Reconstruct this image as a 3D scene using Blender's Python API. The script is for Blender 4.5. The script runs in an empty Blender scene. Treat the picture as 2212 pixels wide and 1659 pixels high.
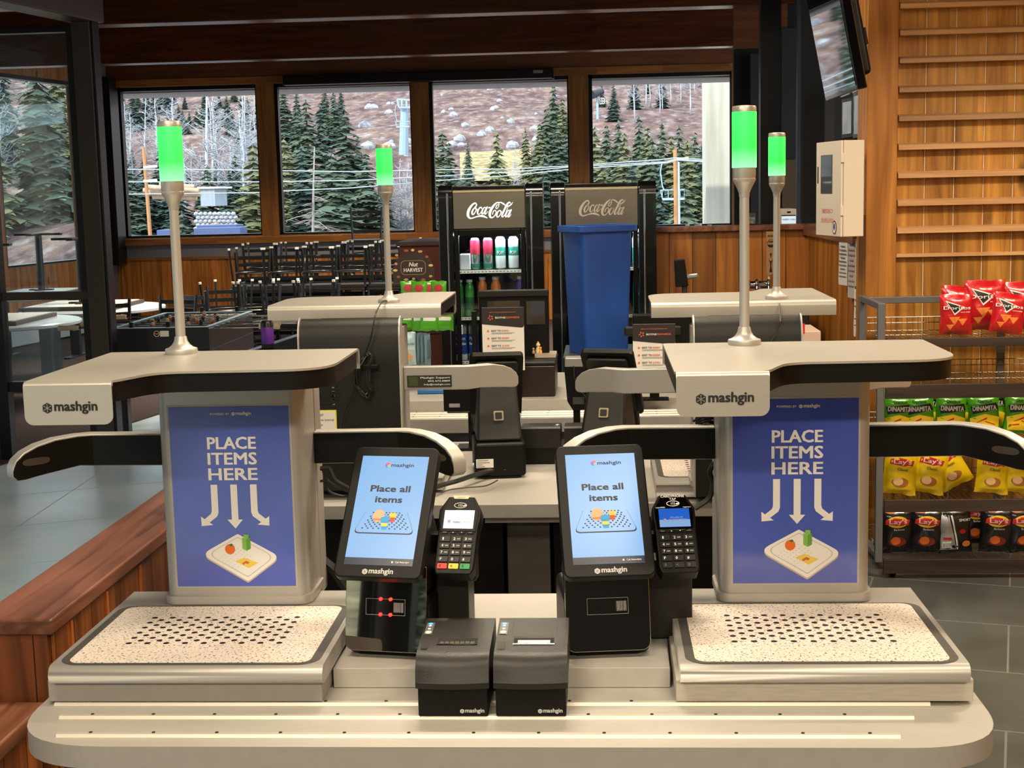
import bpy, math, random
from mathutils import Vector, Matrix, noise
random.seed(7)
PI = math.pi
SC = bpy.context.scene
COL = SC.collection

# ---------------------------------------------------------------- camera
IW, IH, FPX, CAMZ = 2212, 1659, 3068.0, 1.82
PITCH = math.atan(418.5/FPX); YAW = math.atan(195/FPX); ROLL = 0.023
_f = Vector((-math.sin(YAW)*math.cos(PITCH), math.cos(YAW)*math.cos(PITCH), -math.sin(PITCH)))
_r0 = Vector((math.cos(YAW), math.sin(YAW), 0)); _u0 = _r0.cross(_f)
CR = _r0*math.cos(ROLL)-_u0*math.sin(ROLL); CU = _u0*math.cos(ROLL)+_r0*math.sin(ROLL); CF = _f
CPOS = Vector((0, 0, CAMZ))
cd = bpy.data.cameras.new('camera'); cam = bpy.data.objects.new('camera', cd); COL.objects.link(cam)
cd.sensor_width = 36; cd.lens = FPX/IW*36; cd.clip_end = 2000; cd.clip_start = .05
mw = Matrix((CR, CU, -CF)).transposed().to_4x4(); mw.translation = CPOS; cam.matrix_world = mw
SC.camera = cam

def at(px, py, Y):
    """the point of the place seen at a pixel of the photo, at distance Y into the room"""
    d = CF+CR*((px-IW/2)/FPX)-CU*((py-IH/2)/FPX)
    return CPOS+d*(Y/d.y)
def atz(px, py, z):
    d = CF+CR*((px-IW/2)/FPX)-CU*((py-IH/2)/FPX)
    return CPOS+d*((z-CAMZ)/d.z)

# ---------------------------------------------------------------- world, sun, room lamps, fill lamps, exposure
OUTF = 1.      # reflectance factor of things out in the open (brush, needles and rock are dark in daylight)
def lin(c):
    return tuple(OUTF*((v/255)/12.92 if v/255 <= .04045 else ((v/255+.055)/1.055)**2.4) for v in c)
wd = bpy.data.worlds.new('world'); SC.world = wd; wd.use_nodes = True
bg = wd.node_tree.nodes['Background']; bg.inputs['Color'].default_value = (.78, .88, 1, 1); bg.inputs['Strength'].default_value = 2.3
def lamp(name, kind, loc, energy, color, size=1, size_y=None, rot=(0, 0, 0), spread=180):
    l = bpy.data.lights.new(name, kind); l.energy = energy; l.color = color
    if kind == 'AREA':
        l.spread = math.radians(spread); l.shape = 'RECTANGLE'; l.size = size; l.size_y = size_y or size
    elif kind == 'SUN': l.angle = math.radians(size)
    else: l.shadow_soft_size = size
    o = bpy.data.objects.new(name, l); o.location = loc; o.rotation_euler = rot; COL.objects.link(o); return o
lamp('sun', 'SUN', (0, 0, 50), 3.6, (1, .93, .82), 1.5, rot=(math.radians(52), 0, math.radians(-38)))
WARM = (1, .84, .62)
lamp('ceiling_or_fill_lamp', 'AREA', (-.9, 1.2, 3.5), 56, WARM, 1.2, .35)
lamp('ceiling_or_fill_lamp', 'AREA', (.9, 1.5, 3.5), 56, WARM, 1.2, .35)
lamp('ceiling_or_fill_lamp', 'AREA', (-1.1, -2.2, 3.5), 175, WARM, 1.2, .35)  # fill lamp added behind the viewer to brighten the front faces
lamp('ceiling_or_fill_lamp', 'AREA', (1.1, -2.2, 3.5), 175, WARM, 1.2, .35)  # second added fill lamp, right of the first
lamp('ceiling_or_fill_lamp', 'AREA', (-.3, 3.9, 3.6), 80, WARM, 1.2, .35)
lamp('ceiling_or_fill_lamp', 'AREA', (.6, 5.3, 3.6), 85, WARM, 1.2, .35)
lamp('ceiling_or_fill_lamp', 'AREA', (2.4, 4.6, 3.6), 120, WARM, 1.2, .35)
lamp('ceiling_or_fill_lamp', 'AREA', (-.5, 7.3, 3.6), 60, WARM, 1.0, .35)
lamp('ceiling_or_fill_lamp', 'AREA', (-3.6, 14.2, 3.6), 190, WARM, 1.6, .5, spread=120)
lamp('ceiling_or_fill_lamp', 'AREA', (-.6, 14.2, 3.6), 170, WARM, 1.6, .5, spread=120)
lamp('ceiling_or_fill_lamp', 'AREA', (-3.6, 17.6, 3.6), 90, WARM, 1.6, .5, spread=120)
lamp('ceiling_or_fill_lamp', 'AREA', (-.6, 17.6, 3.6), 90, WARM, 1.6, .5, spread=120)
SC.view_settings.view_transform = 'Standard'; SC.view_settings.look = 'None'
SC.view_settings.gamma = 1; SC.view_settings.use_curve_mapping = False
SC.view_settings.exposure = .14

# ---------------------------------------------------------------- materials
MATS = {}
def _nt(name):
    m = bpy.data.materials.new(name); m.use_nodes = True; nt = m.node_tree
    return m, nt, nt.nodes['Principled BSDF']
def mat(name, rgb=(128, 128, 128), rough=.5, metal=0., emit=0., ecol=None, spec=.5, coat=0., var=0., vscale=8., bump=0., bscale=40., stretch=None, alpha=1.):
    if name in MATS: return MATS[name]
    m, nt, b = _nt(name); L = nt.links.new
    c = lin(rgb)+(1,)
    b.inputs['Base Color'].default_value = c; b.inputs['Roughness'].default_value = rough; b.inputs['Metallic'].default_value = metal
    b.inputs['Specular IOR Level'].default_value = spec; b.inputs['Coat Weight'].default_value = coat
    if emit:
        b.inputs['Emission Color'].default_value = (lin(ecol) if ecol else lin(rgb))+(1,); b.inputs['Emission Strength'].default_value = emit
    if var or bump:
        tc = nt.nodes.new('ShaderNodeTexCoord'); mp = nt.nodes.new('ShaderNodeMapping'); L(tc.outputs['Object'], mp.inputs['Vector'])
        if stretch: mp.inputs['Scale'].default_value = stretch
    if var:
        n = nt.nodes.new('ShaderNodeTexNoise'); n.inputs['Scale'].default_value = vscale; n.inputs['Detail'].default_value = 4
        L(mp.outputs[0], n.inputs['Vector'])
        r = nt.nodes.new('ShaderNodeValToRGB'); r.color_ramp.elements[0].position = .3; r.color_ramp.elements[1].position = .7
        r.color_ramp.elements[0].color = tuple(v*(1-var) for v in c[:3])+(1,); r.color_ramp.elements[1].color = tuple(min(1, v*(1+var)) for v in c[:3])+(1,)
        L(n.outputs['Fac'], r.inputs['Fac']); L(r.outputs['Color'], b.inputs['Base Color'])
    if bump:
        n2 = nt.nodes.new('ShaderNodeTexNoise'); n2.inputs['Scale'].default_value = bscale; n2.inputs['Detail'].default_value = 3
        L(mp.outputs[0], n2.inputs['Vector']); bp = nt.nodes.new('ShaderNodeBump'); bp.inputs['Strength'].default_value = bump; bp.inputs['Distance'].default_value = .01
        L(n2.outputs['Fac'], bp.inputs['Height']); L(bp.outputs['Normal'], b.inputs['Normal'])
    MATS[name] = m; return m
def glass(name, tint=(1, 1, 1), rough=.0, f=.06, haze=0.):
    if name in MATS: return MATS[name]
    m = bpy.data.materials.new(name); m.use_nodes = True; nt = m.node_tree; nt.nodes.clear(); L = nt.links.new
    o = nt.nodes.new('ShaderNodeOutputMaterial'); t = nt.nodes.new('ShaderNodeBsdfTransparent'); t.inputs[0].default_value = tint+(1,)
    g = nt.nodes.new('ShaderNodeBsdfGlossy'); g.inputs['Roughness'].default_value = rough
    lwn = nt.nodes.new('ShaderNodeLayerWeight'); lwn.inputs[0].default_value = .5      # both faces of a thin pane mirror alike
    pw = nt.nodes.new('ShaderNodeMath'); pw.operation = 'POWER'; pw.inputs[1].default_value = 5; L(lwn.outputs['Facing'], pw.inputs[0])
    fr = nt.nodes.new('ShaderNodeMath'); fr.operation = 'MULTIPLY_ADD'; fr.inputs[1].default_value = .9; fr.inputs[2].default_value = .035; L(pw.outputs[0], fr.inputs[0])
    mx = nt.nodes.new('ShaderNodeMixShader'); L(fr.outputs[0], mx.inputs[0]); L(t.outputs[0], mx.inputs[1]); L(g.outputs[0], mx.inputs[2])
    last = mx
    if haze:
        d = nt.nodes.new('ShaderNodeBsdfTranslucent'); d.inputs[0].default_value = (.75, .9, .92, 1)
        n = nt.nodes.new('ShaderNodeTexNoise'); n.inputs['Scale'].default_value = 3; n.inputs['Detail'].default_value = 6
        mr = nt.nodes.new('ShaderNodeMath'); mr.operation = 'MULTIPLY'; mr.inputs[1].default_value = haze; L(n.outputs['Fac'], mr.inputs[0])
        m2 = nt.nodes.new('ShaderNodeMixShader'); L(mr.outputs[0], m2.inputs[0]); L(mx.outputs[0], m2.inputs[1]); L(d.outputs[0], m2.inputs[2]); last = m2
    L(last.outputs[0], o.inputs['Surface']); MATS[name] = m; return m
def wood(name, ca, cb, board=.14, baxis='X', gaxis='Z', seam=(60, 30, 8), seamw=.03, rough=.45, knots=True, coat=.15, grain=1.):
    """boards side by side along baxis, grain running along gaxis"""
    if name in MATS: return MATS[name]
    m, nt, b = _nt(name); L = nt.links.new; N = nt.nodes.new
    tc = N('ShaderNodeTexCoord'); mp = N('ShaderNodeMapping'); L(tc.outputs['Object'], mp.inputs['Vector'])
    sc = {'X': [14, 14, 14], 'Y': [14, 14, 14], 'Z': [14, 14, 14]}[gaxis]; sc['XYZ'.index(gaxis)] = .9
    mp.inputs['Scale'].default_value = sc
    sep = N('ShaderNodeSeparateXYZ'); L(tc.outputs['Object'], sep.inputs[0])
    dv = N('ShaderNodeMath'); dv.operation = 'DIVIDE'; dv.inputs[1].default_value = board; L(sep.outputs[baxis], dv.inputs[0])
    fl = N('ShaderNodeMath'); fl.operation = 'FLOOR'; L(dv.outputs[0], fl.inputs[0])
    wn = N('ShaderNodeTexWhiteNoise'); wn.noise_dimensions = '1D'; L(fl.outputs[0], wn.inputs['W'])
    of = N('ShaderNodeVectorMath'); of.operation = 'SCALE'; of.inputs['Scale'].default_value = 20; L(wn.outputs['Color'], of.inputs[0])
    ad = N('ShaderNodeVectorMath'); ad.operation = 'ADD'; L(mp.outputs[0], ad.inputs[0]); L(of.outputs[0], ad.inputs[1])
    n = N('ShaderNodeTexNoise'); n.inputs['Scale'].default_value = 1.; n.inputs['Detail'].default_value = 6; n.inputs['Distortion'].default_value = 1.2; L(ad.outputs[0], n.inputs['Vector'])
    r = N('ShaderNodeValToRGB'); r.color_ramp.elements[0].position = .35; r.color_ramp.elements[1].position = .66
    r.color_ramp.elements[0].color = lin(ca)+(1,); r.color_ramp.elements[1].color = lin(cb)+(1,); L(n.outputs['Fac'], r.inputs['Fac'])
    hs = N('ShaderNodeHueSaturation'); L(r.outputs['Color'], hs.inputs['Color'])
    mr = N('ShaderNodeMapRange'); mr.inputs['To Min'].default_value = .72; mr.inputs['To Max'].default_value = 1.2; L(wn.outputs['Value'], mr.inputs['Value']); L(mr.outputs[0], hs.inputs['Value'])
    last = hs.outputs['Color']
    if knots:
        m2 = N('ShaderNodeMapping'); L(tc.outputs['Object'], m2.inputs['Vector']); s2 = [7., 7., 7.]; s2['XYZ'.index(gaxis)] = 2.6; m2.inputs['Scale'].default_value = s2
        a2 = N('ShaderNodeVectorMath'); a2.operation = 'ADD'; L(m2.outputs[0], a2.inputs[0]); L(of.outputs[0], a2.inputs[1])
        v = N('ShaderNodeTexVoronoi'); v.inputs['Scale'].default_value = .55; L(a2.outputs[0], v.inputs['Vector'])
        kr = N('ShaderNodeValToRGB'); kr.color_ramp.elements[0].position = .045; kr.color_ramp.elements[0].color = (1, 1, 1, 1); kr.color_ramp.elements[1].position = .13; kr.color_ramp.elements[1].color = (0, 0, 0, 1)
        L(v.outputs['Distance'], kr.inputs['Fac']); mk = N('ShaderNodeMix'); mk.data_type = 'RGBA'; L(kr.outputs['Color'], mk.inputs['Factor']); L(last, mk.inputs['A']); mk.inputs['B'].default_value = lin((52, 24, 8))+(1,)
        last = mk.outputs['Result']
    if seamw:
        fr = N('ShaderNodeMath'); fr.operation = 'FRACT'; L(dv.outputs[0], fr.inputs[0])
        lt = N('ShaderNodeMath'); lt.operation = 'LESS_THAN'; lt.inputs[1].default_value = seamw; L(fr.outputs[0], lt.inputs[0])
        ms = N('ShaderNodeMix'); ms.data_type = 'RGBA'; L(lt.outputs[0], ms.inputs['Factor']); L(last, ms.inputs['A']); ms.inputs['B'].default_value = lin(seam)+(1,)
        last = ms.outputs['Result']
    L(last, b.inputs['Base Color']); b.inputs['Roughness'].default_value = rough; b.inputs['Coat Weight'].default_value = coat; b.inputs['Coat Roughness'].default_value = .25
    bp = N('ShaderNodeBump'); bp.inputs['Strength'].default_value = .25*grain; bp.inputs['Distance'].default_value = .004; L(n.outputs['Fac'], bp.inputs['Height']); L(bp.outputs['Normal'], b.inputs['Normal'])
    MATS[name] = m; return m
def ramp_mat(name, stops, scale=1., detail=8, rough=.9, bump=.3, mapscale=(1, 1, 1), kind='noise', bdist=.02, spec=.3):
    if name in MATS: return MATS[name]
    m, nt, b = _nt(name); L = nt.links.new; N = nt.nodes.new
    tc = N('ShaderNodeTexCoord'); mp = N('ShaderNodeMapping'); mp.inputs['Scale'].default_value = mapscale; L(tc.outputs['Object'], mp.inputs['Vector'])
    if kind == 'voronoi':
        n = N('ShaderNodeTexVoronoi'); out = n.outputs['Distance']
    else:
        n = N('ShaderNodeTexNoise'); n.inputs['Detail'].default_value = detail; out = n.outputs['Fac']
    n.inputs['Scale'].default_value = scale; L(mp.outputs[0], n.inputs['Vector'])
    r = N('ShaderNodeValToRGB'); els = r.color_ramp.elements
    while len(els) < len(stops): els.new(.5)
    for e, (p, c) in zip(els, stops): e.position = p; e.color = lin(c)+(1,)
    L(out, r.inputs['Fac']); L(r.outputs['Color'], b.inputs['Base Color']); b.inputs['Roughness'].default_value = rough; b.inputs['Specular IOR Level'].default_value = spec
    if bump:
        bp = N('ShaderNodeBump'); bp.inputs['Strength'].default_value = bump; bp.inputs['Distance'].default_value = bdist; L(out, bp.inputs['Height']); L(bp.outputs['Normal'], b.inputs['Normal'])
    MATS[name] = m; return m

alu = mat('brushed aluminium', (180, 175, 166), .38, .55, bump=.05, bscale=60, stretch=(1, 14, 14))
alu2 = mat('satin silver paint', (172, 169, 163), .42, .45)
lam = mat('counter laminate', (172, 168, 160), .5, .1, var=.05, vscale=30, stretch=(1, 12, 1))
lamf = mat('counter edge band', (150, 147, 141), .5, .15, var=.04, vscale=40, stretch=(1, 12, 1))
railm = mat('extruded rail metal', (206, 199, 186), .4, .35)
blk = mat('black plastic', (8, 7, 6), .45, spec=.22)
blk2 = mat('charcoal plastic', (25, 23, 20), .42, spec=.35, bump=.06, bscale=300)
gblk = mat('gloss black', (6, 6, 7), .06, coat=.6)
mirr = mat('mirror black glass', (10, 10, 10), .02, 0, spec=1., coat=1.)
MATS['mirror black glass'].node_tree.nodes['Principled BSDF'].inputs['IOR'].default_value = 2.4
chrome = mat('chrome', (220, 220, 220), .12, 1.)
steelm = mat('stainless header', (168, 160, 146), .22, .9, bump=.04, bscale=4)
white = mat('white print', (238, 236, 232), .6)
inkb = mat('black ink', (16, 16, 20), .6)
creamp = mat('cream paint', (226, 214, 196), .4)
paper = mat('paper', (226, 222, 214), .8)
redl = mat('red led', (255, 30, 20), .4, emit=14, ecol=(255, 20, 15))

# ---------------------------------------------------------------- mesh builder
_tc = {}
def text_geo(s, bold=0.):
    k = (s, bold)
    if k not in _tc:
        cu = bpy.data.curves.new('t', 'FONT'); cu.body = s; cu.offset = 0 if bold > .015 else bold; cu.resolution_u = 2; cu.fill_mode = 'FRONT'; cu.dimensions = '2D'
        ob = bpy.data.objects.new('t', cu); me = ob.to_mesh()
        vs = [(v.co.x, v.co.y) for v in me.vertices]; fs = [tuple(p.vertices) for p in me.polygons]
        ob.to_mesh_clear(); bpy.data.objects.remove(ob); bpy.data.curves.remove(cu)
        _tc[k] = (vs, fs)
    return _tc[k]
def rrect(x0, x1, y0, y1, r, seg=5):
    rs = r if isinstance(r, (list, tuple)) else (r,)*4    # bl br tr tl
    out = []
    for (cx, cy, a0, rr) in ((x0, y0, PI, rs[0]), (x1, y0, 1.5*PI, rs[1]), (x1, y1, 0, rs[2]), (x0, y1, .5*PI, rs[3])):
        if rr <= 0: out.append((cx, cy)); continue
        ccx = cx+rr*(1 if cx == x0 else -1); ccy = cy+rr*(1 if cy == y0 else -1)
        for i in range(seg+1):
            a = a0+i/seg*PI/2; out.append((ccx+rr*math.cos(a), ccy+rr*math.sin(a)))
    return out
def rpoly(pts, rad, seg=5):
    """polygon with rounded corners; rad is one radius or one per corner"""
    n = len(pts); out = []
    for i in range(n):
        r = rad[i] if isinstance(rad, (list, tuple)) else rad
        p = Vector(pts[i]); a = Vector(pts[i-1])-p; c = Vector(pts[(i+1) % n])-p
        if r <= 0: out.append(tuple(p)); continue
        ang = a.angle(c); t = min(r/math.tan(ang/2), a.length*.49, c.length*.49)
        p1 = p+a.normalized()*t; p2 = p+c.normalized()*t
        for k in range(seg+1):
            u = k/seg; out.append(tuple(p1*(1-u)**2+p*2*u*(1-u)+p2*u*u))
    return out
class MB:
    def __init__(s): s.v = []; s.f = []; s.m = []; s.mats = []; s.M = Matrix.Identity(4)
    def mi(s, m):
        if m not in s.mats: s.mats.append(m)
        return s.mats.index(m)
    def add(s, vs, fs, m):
        o = len(s.v); k = s.mi(m); M = s.M
        s.v += [tuple(M @ Vector(v)) for v in vs]
        s.f += [tuple(i+o for i in f) for f in fs]; s.m += [k]*len(fs); return s
    def box(s, x0, x1, y0, y1, z0, z1, m):
        vs = [(x, y, z) for x in (x0, x1) for y in (y0, y1) for z in (z0, z1)]
        return s.add(vs, [(0, 1, 3, 2), (4, 6, 7, 5), (0, 4, 5, 1), (2, 3, 7, 6), (0, 2, 6, 4), (1, 5, 7, 3)], m)
    def prism(s, poly, a, b, m, axis='z', mtop=None):
        n = len(poly)
        def P(p, t): return (p[0], p[1], t) if axis == 'z' else ((p[0], t, p[1]) if axis == 'y' else (t, p[0], p[1]))
        vs = [P(p, a) for p in poly]+[P(p, b) for p in poly]
        s.add(vs, [tuple(range(n))[::-1]]+[(i, (i+1) % n, n+(i+1) % n, n+i) for i in range(n)], m)
        s.add([P(p, b) for p in poly], [tuple(range(n))], mtop or m) if mtop else s.add(vs, [tuple(range(n, 2*n))], m)
        return s
    def face(s, pts, m): return s.add(pts, [tuple(range(len(pts)))], m)
    def cyl(s, p0, p1, r0, r1, m, n=16, caps=True):
        p0 = Vector(p0); p1 = Vector(p1); d = (p1-p0).normalized(); a = d.orthogonal().normalized(); b = d.cross(a)
        vs = []
        for p, r in ((p0, r0), (p1, r1)):
            for i in range(n):
                t = 2*PI*i/n; vs.append(p+(a*math.cos(t)+b*math.sin(t))*r)
        fs = [(i, (i+1) % n, n+(i+1) % n, n+i) for i in range(n)]
        if caps: fs += [tuple(range(n))[::-1], tuple(range(n, 2*n))]
        return s.add(vs, fs, m)
    def lathe(s, prof, c, m, n=20):
        vs = []; fs = []; k = len(prof)
        for (r, z) in prof:
            for i in range(n):
                t = 2*PI*i/n; vs.append((c[0]+r*math.cos(t), c[1]+r*math.sin(t), c[2]+z))
        for j in range(k-1):
            for i in range(n): fs.append((j*n+i, j*n+(i+1) % n, (j+1)*n+(i+1) % n, (j+1)*n+i))
        fs += [tuple(range(n))[::-1], tuple(range((k-1)*n, k*n))]
        return s.add(vs, fs, m)
    def tube(s, pts, r, m, n=6):
        pts = [Vector(p) for p in pts]; vs = []; fs = []; a = None
        for i, p in enumerate(pts):
            d = (pts[min(i+1, len(pts)-1)]-pts[max(i-1, 0)])
            if d.length < 1e-9: d = Vector((0, 0, 1))
            d.normalize(); a = d.orthogonal().normalized() if a is None else (a-d*a.dot(d))
            if a.length < 1e-6: a = d.orthogonal()
            a.normalize(); b = d.cross(a); rr = r[i] if isinstance(r, (list, tuple)) else r
            for k in range(n):
                t = 2*PI*k/n; vs.append(p+(a*math.cos(t)+b*math.sin(t))*rr)
        for i in range(len(pts)-1):
            for k in range(n): fs.append((i*n+k, i*n+(k+1) % n, (i+1)*n+(k+1) % n, (i+1)*n+k))
        fs += [tuple(range(n))[::-1], tuple(range((len(pts)-1)*n, len(pts)*n))]
        return s.add(vs, fs, m)
    def sphere(s, c, r, m, nu=12, nv=8, sc=(1, 1, 1)):
        vs = []; fs = []
        for j in range(nv+1):
            ph = PI*j/nv
            for i in range(nu):
                t = 2*PI*i/nu; vs.append((c[0]+r*sc[0]*math.sin(ph)*math.cos(t), c[1]+r*sc[1]*math.sin(ph)*math.sin(t), c[2]+r*sc[2]*math.cos(ph)))
        for j in range(nv):
            for i in range(nu): fs.append((j*nu+i, j*nu+(i+1) % nu, (j+1)*nu+(i+1) % nu, (j+1)*nu+i))
        return s.add(vs, fs, m)
    def disc(s, c, rx, rz, y, m, n=14):      # in the plane facing -y
        return s.add([(c[0]+rx*math.cos(2*PI*i/n), y, c[1]+rz*math.sin(2*PI*i/n)) for i in range(n)], [tuple(range(n))], m)
    def poly(s, pts, y, m): return s.add([(p[0], y, p[1]) for p in pts], [tuple(range(len(pts)))], m)     # plane facing -y
    def text(s, t, w, x, z, y, m, bold=.02, anchor='c', h=None, warp=None, slant=0.):
        """lettering of total width w, in the plane facing -y, baseline z"""
        vs, fs = text_geo(t, bold)
        if not vs: return s
        x0 = min(v[0] for v in vs); x1 = max(v[0] for v in vs); k = w/(x1-x0); kz = k if h is None else h/.73
        off = {'c': -w/2, 'l': 0, 'r': -w}[anchor]; out = []
        for q, (dx, dz) in enumerate(((-1, -.5), (-1, .5), (1, -.5), (1, .5), (0, 0)) if bold > .015 else ((0, 0),)):      # heavier strokes for bold lettering
            out = []
            for v in vs:
                X = x+off+(v[0]-x0)*k+slant*v[1]*kz+dx*bold*.7*kz; Z = z+v[1]*kz+dz*bold*.7*kz
                out.append((X, (y if warp is None else warp(X, Z))-q*.00012, Z))
            s.add(out, fs, m)
        return s
    def build(s, name, parent=None, bev=0., seg=2, sharp=35, loc=None, rot=None, mesh_only=False):
        me = bpy.data.meshes.new(name); me.from_pydata(s.v, [], s.f)
        for m in s.mats: me.materials.append(m)
        me.polygons.foreach_set('material_index', s.m); me.polygons.foreach_set('use_smooth', [True]*len(s.f)); me.update()
        if sharp is not None and not bev: me.set_sharp_from_angle(angle=math.radians(sharp))
        o = bpy.data.objects.new(name, me); COL.objects.link(o)
        if bev:
            b = o.modifiers.new('bevel', 'BEVEL'); b.width = bev; b.segments = seg; b.limit_method = 'ANGLE'; b.angle_limit = math.radians(40); b.harden_normals = True
        if parent: o.parent = parent
        if loc is not None: o.location = loc
        if rot is not None: o.rotation_euler = rot
        return o
def tag(o, label=None, cat=None, group=None, kind=None):
    if label: o['label'] = label
    if cat: o['category'] = cat
    if group: o['group'] = group
    if kind: o['kind'] = kind
    return o
def thing(name, label, cat, loc=(0, 0, 0), rz=0, group=None):
    o = bpy.data.objects.new(name, None); COL.objects.link(o); o.location = loc; o.rotation_euler = (0, 0, rz); o.empty_display_size = .05
    return tag(o, label, cat, group)
def kids(o): return [c for c in bpy.data.objects if c.parent == o]
_kc = {}
def copy_tree(o, parent=None):
    c = o.copy(); COL.objects.link(c); c.parent = parent
    if o.name not in _kc: _kc[o.name] = kids(o)
    for ch in _kc[o.name]: copy_tree(ch, c)
    return c
def dup(o, label, loc, rz=0, group=None, cat=None):
    c = copy_tree(o); c.location = loc; c.rotation_euler = (0, 0, rz); c['label'] = label
    if group: c['group'] = group
    return c
def S(o, name=None):
    o['kind'] = 'structure'; return o
def hexlogo(mb, x, z, r, y, m, mc):
    """the six-sided badge with its inner star of lines"""
    mb.poly([(x+r*math.sin(PI/3*i), z+r*math.cos(PI/3*i)) for i in range(6)], y, m)
    for i in range(6):
        a = PI/3*i; dx, dz = math.sin(a), math.cos(a); w = r*.04
        mb.poly([(x-dz*w, z+dx*w), (x+dz*w, z-dx*w), (x+dx*r*.72+dz*w, z+dz*r*.72-dx*w), (x+dx*r*.72-dz*w, z+dz*r*.72+dx*w)], y-.0002, mc)
        mb.disc((x+dx*r*.7, z+dz*r*.7), r*.085, r*.085, y-.0003, mc, 8)
def logo(mb, x, z, w, y, m, mc, my=None):
    """badge + word; x left edge, z baseline, w total width"""
    r = w*.098; hexlogo(mb, x+r, z+r*.52, r, y, m, mc)
    mb.text('mashgin', w*.77, x+w*.23, z, y, my or m, .045, 'l')
# ================================================================ the building
tile = ramp_mat('grey stone tile', [(.3, (62, 66, 66)), (.7, (88, 94, 92))], scale=2.2, detail=7, rough=.3, bump=.06, spec=.6)
_nt2 = tile.node_tree; _b = _nt2.nodes['Principled BSDF']
_tc1 = _nt2.nodes.new('ShaderNodeTexCoord'); _mp1 = _nt2.nodes.new('ShaderNodeMapping'); _mp1.inputs['Rotation'].default_value = (0, 0, .28)
_nt2.links.new(_tc1.outputs['Object'], _mp1.inputs['Vector'])
_br = _nt2.nodes.new('ShaderNodeTexBrick'); _br.inputs['Scale'].default_value = 1; _br.inputs['Brick Width'].default_value = 1.2; _br.inputs['Row Height'].default_value = .6; _br.inputs['Mortar Size'].default_value = .004
_nt2.links.new(_mp1.outputs[0], _br.inputs['Vector'])
_mx = _nt2.nodes.new('ShaderNodeMix'); _mx.data_type = 'RGBA'; _nt2.links.new(_br.outputs['Fac'], _mx.inputs['Factor'])
_nt2.links.new(_b.inputs['Base Color'].links[0].from_socket, _mx.inputs['A']); _mx.inputs['B'].default_value = lin((118, 122, 120))+(1,)
_nt2.links.new(_mx.outputs['Result'], _b.inputs['Base Color'])
carpet = ramp_mat('brown carpet', [(.3, (40, 30, 32)), (.7, (74, 58, 58))], scale=90, rough=1, bump=.5)
pine = wood('pine wainscot boards', (150, 84, 22), (205, 132, 52), .145, 'X', 'Z')
pineY = wood('pine boards on side wall', (150, 84, 22), (205, 132, 52), .145, 'Y', 'Z')
cedar = wood('cedar wall boards', (142, 92, 30), (212, 154, 70), .1437, 'X', 'Z', seamw=0, rough=.4)
cedarp = wood('cedar post', (144, 88, 26), (196, 132, 54), .5, 'X', 'Z', seamw=0)
wtrim = wood('window frame pine', (120, 70, 18), (160, 98, 34), .9, 'X', 'X', seamw=0, knots=False)
wpost = wood('window post pine', (112, 66, 18), (158, 98, 36), .9, 'X', 'Z', seamw=0)
beamw = wood('dark stained beam', (64, 30, 12), (96, 48, 22), 5, 'X', 'X', seamw=0, knots=False, rough=.26, coat=.3)
headw = wood('header fascia wood', (92, 46, 14), (124, 66, 24), 5, 'X', 'X', seamw=0, knots=False)
ceilw = wood('ceiling boards', (60, 30, 12), (90, 48, 20), .15, 'X', 'Y', seamw=.03, knots=False)
redw = wood('reddish stained boards', (98, 52, 22), (152, 88, 42), .135, 'Y', 'Z', seam=(40, 14, 4), rough=.35, knots=False)
redwx = wood('reddish stained end boards', (92, 48, 20), (142, 80, 38), .135, 'X', 'Z', seam=(40, 14, 4), rough=.35, knots=False)
redcap = wood('reddish stained cap', (98, 58, 38), (156, 100, 74), 3, 'X', 'Y', seamw=0, rough=.4, knots=False)
steel = mat('dark bronze steel', (58, 50, 44), .45, .3)
steelb = mat('black steel', (16, 16, 17), .35, .2)
dgrey = mat('dark grey wall paint', (46, 44, 46), .7)
bandg = mat('grey painted band', (118, 116, 118), .7)
blackw = mat('black wall paint', (12, 11, 11), .7)
whitew = mat('white soffit', (196, 190, 186), .7)
gl = glass('window glass', (.93, .97, .97))
glh = glass('streaky partition glass', (.92, .97, .97), haze=.05)

def slab(name, x0, x1, y0, y1, z0, z1, m, bev=0):
    return S(MB().box(x0, x1, y0, y1, z0, z1, m).build(name, bev=bev))
slab('floor', -1.62, 6, -7, 20.3, -.12, 0, tile)
daylit_tile = ramp_mat('polished daylit tile', [(.3, (166, 190, 204)), (.7, (200, 218, 228))], scale=1.6, detail=8, rough=.28, bump=.05, spec=.8)  # same floor tile, with the daylight on it put into its colour
slab('floor_daylit', -14, -1.62, -7, 20.3, -.12, 0, daylit_tile)
mb = MB()
for k in range(9): mb.prism([(-4.55, 2.1+k*1.0), (-1.7, 3.4+k*1.0), (-1.7, 3.406+k*1.0), (-4.55, 2.106+k*1.0)], .0002, .0007, mat('tile joint', (170, 178, 180), .7))
mb.prism([(-2.9, 0), (-2.894, 0), (-3.4, 9.6), (-3.406, 9.6)], .0002, .0008, mat('tile joint', (170, 178, 180), .7)); S(mb.build('floor_joints'))
slab('ground_left', -60, -4.9, -40, 20, -.5, -.3, mat('pale bounce ground', (150, 152, 156), .9, var=.15, vscale=.5))  # unseen ground, coloured pale to bounce daylight indoors
S(MB().prism([(-14, 9), (-4.28, 9), (-3.72, 11.9), (4, 11.9), (4, 20), (-14, 20)], .001, .008, carpet).build('floor_carpet'))
S(MB().prism([(-3.76, 11.86), (4, 11.86), (4, 11.92), (-3.74, 11.92)], .001, .012, railm).build('trim_1'))
slab('ceiling', -14, 6, -7, 20.6, 3.8, 4.0, ceilw)
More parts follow.
